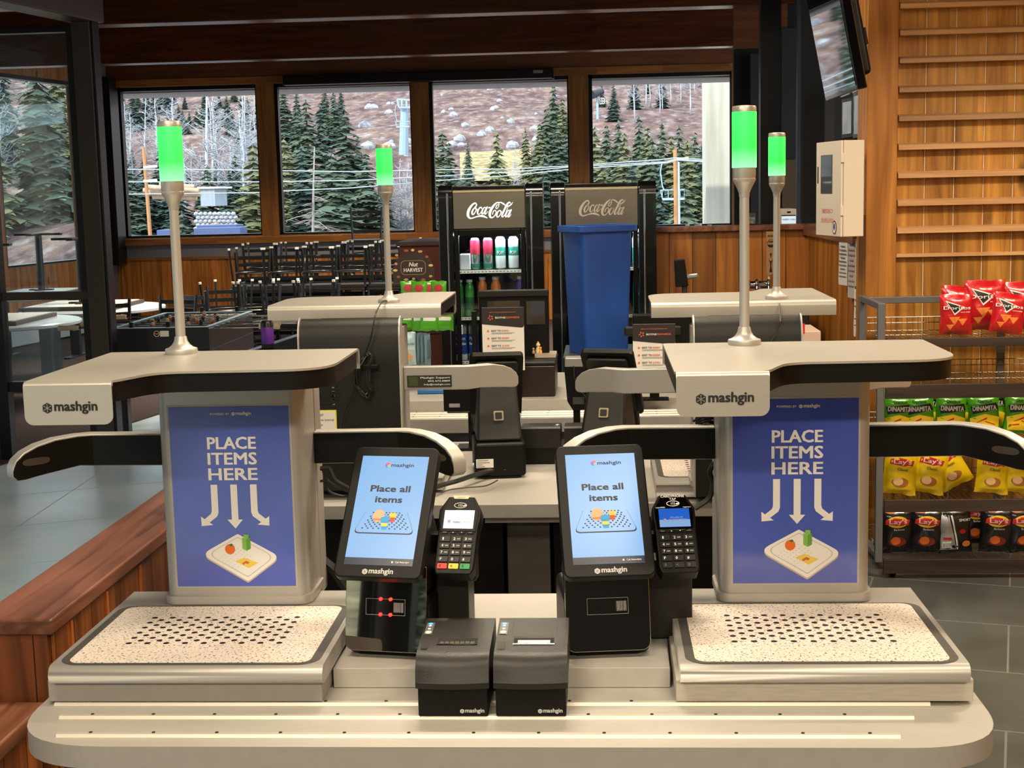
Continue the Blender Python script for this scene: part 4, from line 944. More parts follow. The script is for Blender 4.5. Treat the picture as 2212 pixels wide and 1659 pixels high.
tbBR = dup(tbR, 'order tablet seen from behind on the back counter, right one beside the card reader stand', (.035, 4.63, ZD-.01), PI-math.radians(14))

# ---------------------------------------------------------------- card readers
def make_reader(label, keycol, scrm, glossy, txt):
    t = thing('card_reader', label, 'card reader'); w, h = .078, .168; bm = gblk if glossy else blk
    T = Matrix.Rotation(math.radians(-40), 4, 'X')
    mb = MB(); mb.M = T; out = [(-.034, -h/2), (.034, -h/2), (.039, -h/2+.012), (.0395, .02), (.042, .03), (.042, .055), (.026, h/2), (-.026, h/2), (-.042, .055), (-.042, .03), (-.0395, .02), (-.039, -h/2+.012)]
    mb.prism(out, 0, .03, blk, 'y'); b = mb.build('body', t, .003, 2)
    mb = MB(); mb.M = T; mb.prism([(-.036, .006), (.036, .006), (.038, .05), (.024, h/2-.006), (-.024, h/2-.006), (-.038, .05)], -.002, 0, bm, 'y'); mb.build('face_plate', t, .001, 1)
    mb = MB(); mb.M = T; mb.poly([(-.030, .012), (.030, .012), (.030, .052), (-.030, .052)], -.0026, scrm[0]); mb.poly(scrm[2], -.0030, scrm[1])
    mb.text('FREEDOMPAY', .034, .006, .0255 if glossy else .024, -.0034, mat('reader logo', (30, 60, 120) if glossy else (150, 150, 150), .5), .03, h=.0036)
    if glossy: mb.text('SECURED BY', .026, .004, .0305, -.0034, mat('reader logo pale', (120, 160, 230), .5), .02, h=.0032)
    mb.disc((-.019, .0275), .003, .003, -.0034, mat('reader logo', (30, 60, 120), .5), 10); mb.build('display', t)
    mb = MB(); mb.M = T; lm_ = white if glossy else mat('pale print', (200, 198, 190), .5); yt = -.0026
    mb.add([(.013*math.cos(a), yt, .063+.0062*math.sin(a)) for a in [2*PI*i/20 for i in range(20)]]+[(.0118*math.cos(a), yt, .063+.0050*math.sin(a)) for a in [2*PI*i/20 for i in range(20)]], [(i, (i+1) % 20, 20+(i+1) % 20, 20+i) for i in range(20)], lm_)
    for k in range(3): mb.poly([(-.004+k*.003, .0605-k*.0005), (-.003+k*.003, .0605-k*.0005), (-.003+k*.003, .0655+k*.0005), (-.004+k*.003, .0655+k*.0005)], yt, lm_)
    mb.poly([(.004, .0625), (.012, .0655), (.013, .063), (.006, .060)], yt, lm_)
    if txt:
        mb.text('CARD/PHONE', .046, 0, .0765, yt, white, .02, h=.0052); mb.text('TAP', .013, 0, .0705, yt, white, .02, h=.0045); mb.text('Lane/3000', .018, -.0345, .0535, yt, white, .01, 'l', h=.0028); mb.text('ingenico', .015, .034, .0535, yt, white, .01, 'r', h=.0028)
    else:
        mb.poly([(-.017, .0845), (.017, .0845), (.014, .0775), (-.014, .0775)], -.003, mat('cream sticker', (224, 204, 170), .5)); mb.text('ingenico', .016, 0, .0795, -.0034, mat('orange print', (232, 110, 30), .5), .01, h=.003)
    mb.build('contactless_mark', t)
    for k in range(4):
        mb = MB(); mb.M = T; x = -.0255+k*.017; mb.prism(rrect(x-.0065, x+.0065, .0015, .0055, .0015, 2), -.002, 0, blk, 'y')
        if k in (1, 2): mb.poly([(x-.0015, .0025), (x+.0015, .0025), (x, .0048)] if k == 1 else [(x-.0015, .0048), (x+.0015, .0048), (x, .0025)], -.0024, lm_)
        else: mb.poly([(x-.004, .003), (x+.004, .003), (x+.004, .0042), (x-.004, .0042)], -.0024, mat('grey print', (120, 118, 114), .6))
        mb.build('soft_key', t)
    lab = ('1', '2', '3', '4', '5', '6', '7', '8', '9', 'F', '0', '#', 'X', '<', 'O')
    for i, s in enumerate(lab):
        r, c_ = divmod(i, 3); x = -.0225+c_*.0225; z = -.0105-r*.0145; km = blk2 if r < 4 or not keycol else mat('key '+('red', 'yellow', 'green')[c_], ((206, 50, 40), (226, 190, 50), (40, 140, 70))[c_], .5)
        mb = MB(); mb.M = T; mb.prism(rrect(x-.0095, x+.0095, z-.0055, z+.0055, .0015, 2), -.0028, 0, km, 'y')
        km2 = (blk if (r == 4 and keycol) else (mat('grey print', (120, 118, 114), .6) if r == 4 else white))
        mb.text(s, .0036 if s != '1' else .0022, x-.004, z-.0028, -.0033, km2, .02, h=.0058)
        if 1 <= i <= 8: mb.poly([(x+.001, z-.0012), (x+.0075, z-.0012), (x+.0075, z+.0012), (x+.001, z+.0012)], -.0032, mat('key letters', (150, 148, 144), .6))
        mb.build('key', t)
    mb = MB(); mb.box(-.03, .03, .022, .06, -.10, -.01, blk2); mb.box(-.075, .02, .04, .07, -.05, -.01, blk); mb.build('mount', t, .004)
    return t
rL = make_reader('card reader with red, yellow and green keys beside the left front tablet', True, (mat('reader screen pale', (190, 196, 220), .2, emit=.35, ecol=(190, 196, 220)), mat('reader screen white', (232, 230, 226), .15, emit=.55, ecol=(240, 236, 228)), [(-.008, .052), (.030, .052), (.030, .012), (.010, .012)]), False, False)
rL.location = (-.286, 2.705, 1.154); rL.rotation_euler = (0, 0, math.radians(-6))
rR = make_reader('glossy black card reader with a blue screen beside the right front tablet', False, (mat('reader screen blue', (10, 20, 40), .2, emit=.7, ecol=(40, 105, 220)), mat('reader screen light blue', (20, 30, 40), .2, emit=.7, ecol=(150, 190, 240)), [(-.030, .0275), (.030, .0275), (.030, .012), (-.030, .012)]), True, True)
rR.location = (.140, 2.705, 1.154); rR.rotation_euler = (0, 0, math.radians(5))
# stand arms that carry them
tag(MB().box(-.338, -.27, 2.735, 2.86, ZD, 1.075, blk2).build('reader_stand', bev=.006), 'charcoal stand block under the left card reader', 'stand')
tag(MB().box(.085, .175, 2.765, 2.83, ZD, 1.085, blk2).build('reader_stand', bev=.006), 'charcoal stand block under the right card reader', 'stand')

# ---------------------------------------------------------------- receipt printers
def make_printer(label, with_paper):
    t = thing('receipt_printer', label, 'receipt printer'); w = .132; hw = w/2
    MB().box(-hw+.003, hw-.003, .006, .19, 0, .062, blk).build('base', t, .003)
    # upper shell: front bulges outwards in the middle, then slopes back
    def shell(y_off, prof, m, nm, x0=-hw, x1=hw, n=14, bulge=.007):
        vs = []; fs = []; k = len(prof)
        for i in range(n+1):
            u = i/n; x = x0+(x1-x0)*u; bl = bulge*(1-(2*(x/ w))**2*1.0)
            for j, (y, z, b_) in enumerate(prof): vs.append((x, y-bl*b_, z))
        for i in range(n):
            for j in range(k): fs.append((i*k+j, i*k+(j+1) % k, (i+1)*k+(j+1) % k, (i+1)*k+j))
        fs += [tuple(range(k)), tuple(range(n*k, (n+1)*k))[::-1]]
        return MB().add(vs, fs, m).build(nm, t)
    shell(0, [(.195, .055, 0), (.0, .055, 1), (-.001, .066, 1), (.0, .067, 1), (.003, .085, .9), (.011, .099, .7), (.022, .108, .5), (.034, .1125, .3), (.10, .119, 0), (.19, .126, 0), (.196, .120, 0)], blk2, 'shell')
    MB().box(-hw+.002, hw-.002, .001, .003, .0665, .0675, hole).build('seam', t)
    def on_top(pts, dz, m, mb):   # points (x, y) laid on the sloping lid
        mb.add([(x, y, .119+(y-.10)*.0778+dz if y > .1 else .1125+(y-.034)*.0985+dz) for x, y in pts], [tuple(range(len(pts)))], m)
    mb = MB(); fr = lambda x0, x1, y0, y1, m, dz=.0006: on_top([(x0, y0), (x1, y0), (x1, y1), (x0, y1)], dz, m, mb)
    fr(-.026-.012, .045, .098, .0985, hole); fr(-.038, -.0375, .1, .186, hole); fr(.0445, .045, .1, .186, hole); mb.build('lid_lines', t)
    mb = MB(); fr(-.0325, .041, .062, .090, hole, .0008)
    if with_paper: fr(-.025, .034, .066, .0785, paper, .0016)
    else:
        for k in range(7): fr(-.028+k*.0094, -.0205+k*.0094, .065, .074, mat('cutter teeth', (92, 88, 82), .4, .6), .0014)
    fr(-.0335, .042, .0605, .0628, chrome, .0018); mb.build('paper_slot', t)
    mb = MB(); fr(-.062, -.047, .108, .166, mat('printer key strip', (92, 92, 98), .4), .001)
    for y, r, m in ((.158, .0042, mat('blue led', (70, 150, 255), .4, emit=2.5, ecol=(40, 130, 255))), (.148, .003, white), (.134, .003, white), (.117, .006, mat('feed key cream', (216, 204, 180), .5))):
        on_top([(-.0545+r*math.cos(a), y+r*1.2*math.sin(a)) for a in [2*PI*i/12 for i in range(12)]], .0016, m, mb)
    mb.build('key_strip', t)
    mb = MB(); fr(-.060, -.048, .040, .072, blk, .0008); [fr(-.0585+k*.0022, -.0577+k*.0022, .043, .069, mat('grip ridge', (70, 66, 60), .5), .0014) for k in range(5)]; mb.build('grip', t)
    mb = MB(); logo(mb, .012, .0085, .044, .0052, mat('grey logo', (190, 188, 184), .5), blk); mb.build('maker_mark', t)
    return t
p1 = make_printer('black receipt printer, left of the front pair, with an empty paper slot', False); p1.location = (-.274, 2.428, DK+.0058)
p2 = make_printer('black receipt printer, right of the front pair, with white paper in its slot', True); p2.location = (-.134, 2.428, DK+.0058)
# same printers on the back counter, back to us
p3 = dup(p1, 'black receipt printer at the back counter, left of the back pair', (-.205, 4.86, ZD-.01), PI); p4 = dup(p1, 'black receipt printer at the back counter, right of the back pair', (-.060, 4.86, ZD-.01), PI)

# ---------------------------------------------------------------- back counter
c2 = thing('checkout_counter', 'pale laminate back counter carrying the two kiosks seen from behind', 'counter')
MB().prism(rpoly([(-1.06, 4.06), (.70, 4.06), (.70, 5.12), (-1.06, 5.12)], [.01, .01, .15, .15]), ZD-.052, ZD-.012, lamf, mtop=lam).build('top', c2, .0015, 1)
MB().box(-1.0, -.30, 4.12, 4.9, .05, ZD-.052, blk).build('cabinet', c2, .004); MB().box(-.29, -.16, 4.15, 4.9, .05, ZD-.052, mat('cabinet grey trim', (74, 70, 64), .5)).build('cabinet', c2, .004); MB().box(-.15, .65, 4.14, 4.9, .05, ZD-.052, blk).build('cabinet', c2, .004)
MB().box(-.35, -.12, 4.10, 4.12, .845, .86, lamf).build('drawer_rail', c2)
# ---------------------------------------------------------------- far service counter
c3 = thing('service_counter', 'far service counter with metal tray rails behind the back kiosks', 'counter')
MB().box(-1.1, .62, 5.82, 6.05, .82, .88, lamf).build('rail_deck', c3, .002, 1)
for y in (5.86, 5.92, 5.98): rail(c3, -1.08, .6, y, .88, .024)
MB().box(-1.1, .62, 6.05, 6.95, .82, .925, lam).build('top', c3, .002, 1)
MB().box(-1.08, .60, 5.92, 6.9, 0, .82, mat('blue grey panel', (110, 114, 120), .5)).build('body', c3)
# ================================================================ dining room furniture
chm = mat('black chair metal', (20, 21, 23), .42, .25, coat=.2); glide = mat('pale glide', (222, 224, 214), .5); seatm = mat('black vinyl seat', (16, 15, 15), .5)
def make_chair(label):
    t = thing('ladderback_chair', label, 'chair', (0, 0, 0), 0)
    MB().prism(rrect(-.21, .21, -.2, .2, .05, 4), .445, .475, seatm).build('seat', t)
    for s in (-1, 1): MB().tube([(s*.185, .19, .44), (s*.19, .2, .60), (s*.205, .235, .89)], .016, chm, 6).build('back_post', t)
    for i in range(4):
        z = .575+i*.082; x = .19+(z-.6)*.05; y = .198+(z-.6)*.12; pts = [(-x, y), (-x*.5, y+.018), (x*.5, y+.018), (x, y)]
        MB().prism(rpoly([(-x, y-.004), (0, y+.02), (x, y-.004), (x, y+.005), (0, y+.03), (-x, y+.005)], .0), z-.019, z+.021, chm).build('slat', t)
    for sx in (-1, 1):
        for sy in (-1, 1):
            l = MB().tube([(sx*.18, sy*.17, .445), (sx*.205, sy*.215, .01)], .0125, chm, 6).build('leg', t)
            MB().cyl((sx*.205, sy*.215, .022), (sx*.2055, sy*.216, 0), .016, .017, glide, 8).build('glide', l)
    mb = MB(); mb.tube([(.19*math.cos(a), .19*math.sin(a)*1.02, .30) for a in [2*PI*i/16 for i in range(17)]], .008, chm, 5); mb.build('foot_ring', t)
    return t
ch0 = make_chair('upright black ladderback chair in the row of stacked chairs below the windows'); usedc = [False]
def chair(x, y, z, rz, label, group, inv=False):
    if usedc[0]: o = copy_tree(ch0)
    else: o = ch0; _kc[o.name] = kids(o); usedc[0] = True
    o.location = (x, y, z+(.477 if inv else 0)); o.rotation_euler = (PI if inv else 0, 0, rz); o['label'] = label
    if group: o['group'] = group
    elif 'group' in o: del o['group']
    return o
Yr = 16.6
for k in range(6):
    px = 540+k*73; p = at(px, 612, Yr); H = .742
    chair(p.x, Yr, H-.476, .06*(-1)**k, 'upright black ladderback chair in the high row of stacked chairs below the windows', 'upright chairs of the high row')
    chair(p.x+.02, Yr, H+.002, PI+.05*(-1)**k, 'upturned black chair lying on the high row of stacked chairs', 'upturned chairs of the high row', True)
    p = at(px+18, 612, Yr+1.3); chair(p.x, Yr+1.3, .30, .12*(-1)**k, 'upright black ladderback chair in the row nearest the windows, on the rear platform', 'upright chairs nearest the windows')
    p = at(px+30, 612, Yr+.75)
    chair(p.x, Yr+.75, H+.03, .1*(-1)**k, 'upturned black chair in the row behind the high row, legs in the air', 'upturned chairs behind the high row', True)
px0 = at(490, 612, Yr).x; px1 = at(960, 612, Yr).x
tag(MB().box(px0-.1, px1, Yr-.35, Yr+.25, 0, .264, blackw).build('platform', bev=.01), 'low black platform carrying the high row of stacked chairs', 'platform')
tag(MB().box(px0, px1+.2, Yr+1.02, Yr+1.6, 0, .298, blackw).build('platform', bev=.01), 'rear black platform carrying the chairs nearest the windows', 'platform')
tag(MB().box(px0, px1+.2, Yr+.48, Yr+1.0, .70, .770, blackw).box(px0+.1, px0+.2, Yr+.7, Yr+.8, 0, .70, blackw).box(px1-.1, px1, Yr+.7, Yr+.8, 0, .70, blackw).build('long_table'), 'long black table under the upturned chairs behind the high row', 'table')
for k in range(4):
    p = at(487+k*64, 690, 14.6)
    chair(p.x, 14.6, 0, .15*(-1)**k, 'upright black ladderback chair in the low front row of chairs', 'upright chairs of the low row')
    chair(p.x+.03, 14.6, .478, PI-.1*(-1)**k, 'upturned black chair lying on the low front row of chairs', 'upturned chairs of the low row', True)
def square_table(x, y, z, inv, label, w=.75, ped=.68, wood_edge=True):
    t = thing('square_table', label, 'table', (x, y, z)); tm = mat('table laminate pale', (206, 200, 190), .35); em = mat('dark table edge', (56, 36, 26), .5)
    s = -1 if inv else 1; zt = ped+.03 if not inv else 0
    if inv:
        MB().box(-w/2, w/2, -w/2, w/2, 0, .035, em).build('tabletop', t, .004); MB().box(-w/2+.04, w/2-.04, -w/2+.04, w/2-.04, .035, .04, tm).build('underside_panel', t)
        MB().cyl((0, 0, .04), (0, 0, ped), .04, .04, chm, 14).build('pedestal', t)
        MB().box(-.28, .28, -.035, .035, ped-.005, ped+.02, chm).box(-.035, .035, -.28, .28, ped-.005, ped+.02, chm).build('cross_foot', t, .008); MB().box(-.14, .14, -.03, .03, .04, .055, chm).box(-.03, .03, -.14, .14, .04, .055, chm).build('spider_plate', t)
    else:
        MB().box(-w/2, w/2, -w/2, w/2, ped, ped+.035, em).build('tabletop', t, .004); MB().cyl((0, 0, .03), (0, 0, ped), .04, .04, chm, 14).build('pedestal', t)
        MB().box(-.28, .28, -.035, .035, 0, .03, chm).box(-.035, .035, -.28, .28, 0, .03, chm).build('cross_foot', t, .008)
    return t
p = at(787, 510, 18.3)
t = square_table(p.x, 18.3, 0, False, 'square table beneath the single upright chair seen against the window', .9, .72)
chair(p.x, 18.3, .757, 0, 'single black ladderback chair standing high against the second far window', None)
t = square_table(p.x+1.15, 18.3, 0, False, 'square table right of the high single chair, under upturned chairs', .9, .72)
for dx in (-.25, .25): chair(p.x+1.15+dx, 18.35, .757, PI, 'upturned black chair between the high single chair and the left drinks fridge', 'upturned chairs left of the fridge', True)
t = square_table(.78, 10.9, 0, False, 'tall table behind the bar half wall, under upturned chairs', .9, 1.02)
for dx in (-.28, .22): chair(.78+dx, 10.9, 1.057, PI+.1, 'upturned black chair whose leg tips show above the bar half wall', 'upturned chairs behind the bar half wall', True)
def round_table(x, y, label):
    t = thing('round_table', label, 'table', (x, y, 0))
    MB().lathe([(0, .71), (.70, .71), (.712, .718), (.712, .74), (.70, .75), (0, .75)], (0, 0, 0), mat('round table laminate', (192, 198, 206), .22), 48).build('tabletop', t)
    for s in (-1, 1):
        MB().box(s*.42-.055, s*.42+.055, -.04, .04, .03, .71, chm).build('leg', t, .006); MB().box(s*.42-.04, s*.42+.04, -.32, .32, 0, .03, chm).build('foot', t, .008)
    return t
round_table(-5.10, 14.0, 'round pale table farther from us behind the glass screen, beside the corner column')
square_table(-5.2, 14.0, .751, True, 'square table lying upside down on the farther round table', .95)
round_table(-5.42, 12.5, 'round pale table nearer to us behind the glass screen')
square_table(-5.55, 12.5, .751, True, 'square table lying upside down on the nearer round table', .95)
round_table(-6.55, 16.2, 'round pale table farthest back, by the left wall windows')
square_table(-6.5, 16.2, .751, True, 'square table lying upside down on the round table by the left wall windows', .8)
for (x, y, rz) in ((-4.55, 12.9, .4), (-4.15, 13.3, -.3), (-4.0, 14.3, 2.6)): chair(x, y, 0, rz, 'black chair on the carpet between the round tables and the football table', 'loose chairs on the carpet')

# table football
t = thing('football_table', 'black table football game with wooden handles on the tiled floor', 'table football game', (-3.2, 10.1, 0)); W_, L_ = .365, 1.32
bl_ = mat('pale blue rim', (150, 190, 214), .35); pitch = mat('table football pitch', (150, 170, 170), .4); body_ = mat('black game cabinet', (30, 31, 36), .35)
MB().box(-W_, W_, 0, L_, .50, .72, body_).box(-W_, W_, 0, .03, .72, .885, body_).box(-W_, W_, L_-.03, L_, .72, .885, body_).box(-W_, -W_+.03, .03, L_-.03, .72, .885, body_).box(W_-.03, W_, .03, L_-.03, .72, .885, body_).build('cabinet', t, .004)
MB().box(-W_+.03, W_-.03, .03, L_-.03, .76, .77, pitch).build('pitch', t)
MB().box(-W_, W_, 0, .03, .886, .892, bl_).box(-W_, W_, L_-.03, L_, .886, .892, bl_).box(-W_, -W_+.03, .03, L_-.03, .886, .892, bl_).box(W_-.03, W_, .03, L_-.03, .886, .892, bl_).build('rim', t)
for sx in (-1, 1):
    for y in (.06, L_-.06):
        l = MB().box(sx*(W_-.05)-.04, sx*(W_-.05)+.04, y-.04, y+.04, .04, .50, body_).build('leg', t, .004); MB().cyl((sx*(W_-.05), y, 0), (sx*(W_-.05), y, .04), .03, .02, chrome, 10).build('foot', l)
hw_ = mat('wooden handle', (224, 198, 158), .5); redp = mat('red player', (190, 50, 46), .4); blp = mat('dark player', (30, 34, 46), .4)
for k in range(8):
    y = .13+k*.152; side = 1 if k % 2 == 0 else -1; ext = .30+(.06 if k % 4 < 2 else 0)
    r_ = MB().cyl((-side*(W_+.06), y, .872), (side*(W_+ext), y, .872), .007, .007, chrome, 8).build('rod', t)
    MB().cyl((side*(W_+ext-.02), y, .872), (side*(W_+ext+.02), y, .872), .017, .022, hw_, 12).cyl((side*(W_+ext+.02), y, .872), (side*(W_+ext+.13), y, .872), .017, .021, hw_, 12).build('handle', r_)
    n = (1, 2, 3, 5, 5, 3, 2, 1)[k]
    for q in range(n):
        x = (q-(n-1)/2)*(.62/(n+.3)); pm = redp if k % 2 else blp
        MB().box(x-.012, x+.012, y-.012, y+.012, .80, .875, pm).sphere((x, y, .892), .016, mat('player head', (206, 160, 130), .5) if k % 2 else pm, 8, 6).build('player', r_)
for x, y in ((-.21, .015), (.06, .015), (-.05, L_-.01), (.24, L_-.01)): MB().cyl((x, y, .892), (x, y, .93), .016, .016, blk, 10).build('score_post', t)
mb = MB(); mb.disc((-.02, .845), .022, .022, -.0015, white, 18); mb.disc((-.02, .845), .018, .018, -.002, blk, 18); mb.poly([(-.035, .84), (-.005, .84), (-.005, .849), (-.035, .849)], -.0025, mat('orange print', (232, 110, 30), .5)); mb.poly([(.005, .824), (.07, .824), (.07, .866), (.005, .866)], -.0012, white); mb.build('sticker', t)

# ledge with the purple can, at the back of the service area
A_ = at(528, 757, 7.2); B_ = at(645, 718, 8.0); za = at(560, 757, 7.2).z
mb = MB().prism([(A_.x-.05, A_.y-.7), (A_.x+.36, A_.y-.7), (B_.x+.3, B_.y), (B_.x, B_.y)], 0, za-.03, mat('dark service cabinet', (16, 16, 18), .5)); t = thing('service_ledge', 'dark cabinet ledge with a bluish steel edge running back beside the table football', 'cabinet'); mb.build('cabinet', t)
MB().prism([(A_.x-.06, A_.y-.7), (A_.x-.02, A_.y-.7), (B_.x+.03, B_.y), (B_.x-.01, B_.y)], za-.03, za+.004, mat('blued steel edge', (130, 150, 176), .3, .6)).build('edge_strip', t)
MB().prism([(A_.x-.02, A_.y-.7), (A_.x+.37, A_.y-.7), (B_.x+.31, B_.y), (B_.x+.03, B_.y)], za-.03, za, mat('ledge top', (14, 14, 17), .8, spec=.1)).build('top', t)
pc = at(579, 756, 7.25); k_ = thing('drink_can', 'tall black and purple drink can standing alone on the dark ledge', 'can', (pc.x, 7.25, za))
def can_prof(r, h): return [(0, 0), (r*.8, 0), (r*.86, .002), (r, .008), (r, h-.014), (r*.86, h-.004), (r*.82, h-.001), (r*.80, h), (r*.76, h-.003), (0, h-.003)]
MB().lathe(can_prof(.033, .09+.06), (0, 0, 0), mat('can charcoal', (34, 34, 40), .3, .4), 20).build('body', k_); MB().lathe([(.0333, .03), (.0335, .031), (.0335, .115), (.0333, .116)], (0, 0, 0), mat('can purple', (98, 44, 150), .4), 20).build('label_band', k_)

# ---------------------------------------------------------------- drinks fridges
def smooth(pts, n=6):
    out = []
    for i in range(len(pts)-1):
        p0, p1, p2, p3 = pts[max(i-1, 0)], pts[i], pts[i+1], pts[min(i+2, len(pts)-1)]
        for k in range(n):
            t_ = k/n; out.append(tuple(.5*((2*b)+(-a+c_)*t_+(2*a-5*b+4*c_-d_)*t_*t_+(-a+3*b-3*c_+d_)*t_**3) for a, b, c_, d_ in zip(p0, p1, p2, p3)))
    out.append(pts[-1]); return out
def stroke(mb, pts, y, m):      # (x, z, half width)
    pts = smooth(pts); vs = []
    for i, p in enumerate(pts):
        a = pts[max(i-1, 0)]; b = pts[min(i+1, len(pts)-1)]; d_ = Vector((b[0]-a[0], b[1]-a[1])); d_ = d_.normalized() if d_.length > 1e-9 else Vector((1, 0)); n = Vector((-d_.y, d_.x))*max(p[2], .0003)
        vs += [(p[0]+n.x, y, p[1]+n.y), (p[0]-n.x, y, p[1]-n.y)]
    mb.add(vs, [(i*2, i*2+1, i*2+3, i*2+2) for i in range(len(pts)-1)], m)
def script_logo(mb, x0, z0, s, y, m):
    """flowing two-word script, traced as brush strokes; unit = pixels of a 1106-high close view"""
    def st(*p): stroke(mb, [(x0+(a-365)*s, z0+(950-b)*s, w*s) for a, b, w in p], y, m)
    st((600, 640, 14), (645, 585, 18), (655, 535, 16), (615, 505, 20), (540, 545, 24), (455, 650, 34), (405, 770, 38), (405, 865, 34), (455, 930, 22), (530, 930, 16), (640, 895, 16), (750, 875, 24), (850, 885, 28), (925, 920, 16), (968, 945, 3))
    st((640, 640, 12), (585, 650, 14), (530, 735, 24), (525, 810, 22), (560, 825, 14), (620, 750, 12), (650, 670, 12), (620, 640, 10), (640, 690, 8), (690, 690, 6))
    st((800, 670, 18), (790, 625, 14), (735, 650, 16), (685, 740, 24), (690, 815, 18), (740, 815, 10), (800, 740, 8))
    st((930, 640, 12), (870, 640, 14), (815, 730, 22), (810, 810, 20), (850, 800, 10), (930, 650, 12)); st((970, 610, 18), (900, 760, 22), (890, 820, 16), (930, 810, 10), (985, 740, 6)); st((995, 650, 20), (1055, 635, 20))
    st((1285, 560, 8), (1240, 580, 12), (1215, 650, 12), (1245, 675, 10), (1290, 610, 10), (1305, 540, 12), (1270, 500, 16), (1190, 545, 22), (1090, 670, 34), (1035, 800, 36), (1040, 895, 30), (1090, 930, 16), (1160, 890, 12), (1215, 800, 12), (1200, 725, 12), (1140, 750, 12), (1110, 840, 12))
    st((1270, 505, 10), (1360, 500, 16), (1440, 545, 22), (1485, 585, 12))
    st((1350, 730, 12), (1290, 740, 14), (1240, 820, 24), (1240, 900, 20), (1280, 910, 12), (1340, 840, 12), (1365, 760, 12), (1330, 730, 10), (1360, 775, 8), (1420, 770, 6))
    st((1640, 540, 10), (1610, 500, 18), (1540, 560, 26), (1470, 690, 26), (1395, 840, 24), (1390, 905, 20), (1430, 900, 10), (1500, 790, 8), (1560, 640, 8)); st((1705, 495, 3), (1660, 560, 14), (1580, 610, 18), (1535, 615, 6))
    st((1620, 730, 12), (1560, 740, 14), (1500, 830, 22), (1490, 905, 20), (1530, 900, 10), (1615, 750, 12)); st((1660, 705, 18), (1580, 870, 22), (1565, 920, 16), (1610, 900, 10), (1655, 830, 4))
gl2 = glass('fridge glass', (.94, .98, .98))
led_ = mat('fridge lamp strip', (230, 240, 255), .5, emit=3, ecol=(225, 238, 255)); shelfm = mat('fridge shelf', (60, 62, 64), .5)
def make_fridge(label, x0, white_logo):
    t = thing('drinks_fridge', label, 'drinks fridge', (x0, 8.6, 0)); w = .63; H = 1.85; D = .68
    fr_ = mat('black fridge body', (10, 11, 12), .18, coat=.4)
    mb = MB().box(.02, .07, 0, D, .12, H-.02, fr_).box(w-.07, w-.02, 0, D, .12, H-.02, fr_).box(.07, w-.07, D-.04, D, .12, H-.02, fr_).box(.07, w-.07, .0, D, H-.06, H-.02, fr_).box(.07, w-.07, 0, D, .12, .2, fr_).box(.07, w-.07, .05, D-.04, 1.585, H-.06, fr_); mb.build('cabinet', t)
    MB().box(.04, w-.04, .03, D, .02, .12, blk).build('plinth', t)
    for s in (0, 1):
        xa, xb = ((0, .086) if s == 0 else (w-.106, w)); mb = MB()
        pr = rpoly([(-.05, .02), (.14, .02), (.14, H+.008), (-.05, H+.008)], [.01, .01, .03, .08], 8); mb.prism(pr, xa, xb, fr_, 'x'); pi_ = mb.build('side_pillar', t, .022, 4)
        xm = xa+.052 if s == 0 else xb-.075; MB().box(xm, xm+.010, -.056, -.04, .1, H-.04, chrome).build('chrome_strip', pi_, .003)
    mb = MB().box(.088, w-.108, -.02, .0, 1.595, 1.812, steelm).box(.088, w-.108, -.024, -.018, 1.812, 1.828, mat('header lip', (216, 200, 166), .3, .5))
    hd = mb.build('header_panel', t, .002); MB().box(.088, w-.108, -.03, .02, 1.828, H, fr_).build('top_trim', t, .004)
    mb = MB(); script_logo(mb, .170, 1.655, .0000158*13.2, -.0215 if white_logo else -.0215, mat('glowing white script', (240, 240, 240), .5, emit=.7, ecol=(250, 250, 250)) if white_logo else mat('embossed silver script', (206, 200, 188), .35, .4)); mb.build('script_logo', hd)  # white script is given a glow so that it reads white
    d = MB().box(.09, .118, -.03, 0, .15, 1.59, blk).box(w-.138, w-.11, -.03, 0, .15, 1.59, blk).box(.118, w-.138, -.03, 0, 1.555, 1.59, blk).box(.118, w-.138, -.03, 0, .15, .20, blk).build('door', t, .004)
    MB().box(.118, w-.138, -.018, -.012, .20, 1.555, gl2).build('pane', d)
    for z in (1.34, 1.055, .785, .50):
        s_ = MB().box(.072, w-.072, .04, D-.05, z-.008, z, shelfm).build('shelf', t)
        mb = MB().box(.10, w-.12, .026, .032, z-.016, z+.002, white); x = .115
        while x < w-.14: mb.box(x, x+.012, .0255, .0262, z-.009, z-.005, inkb); x += .022
        mb.build('price_strip', s_)
    MB().box(.12, w-.14, .045, .06, 1.572, 1.584, led_).build('lamp_strip', t)
    for s in (0, 1): MB().box((.072, w-.078)[s], (.078, w-.072)[s], .03, .045, .22, 1.55, led_).build('lamp_strip', t)
    return t
make_fridge('left black drinks fridge with glass door and white script on its steel header', -.965, True)
make_fridge('right black drinks fridge with silver script header, behind the blue bin', -.290, False)
lamp('fridge_lamp', 'AREA', (-.66, 8.68, 1.56), 3.2, (.85, .95, 1), .4, .04, rot=(math.radians(-25), 0, 0)); lamp('fridge_lamp', 'AREA', (.03, 8.68, 1.56), 2.5, (.85, .95, 1), .4, .04, rot=(math.radians(-25), 0, 0))
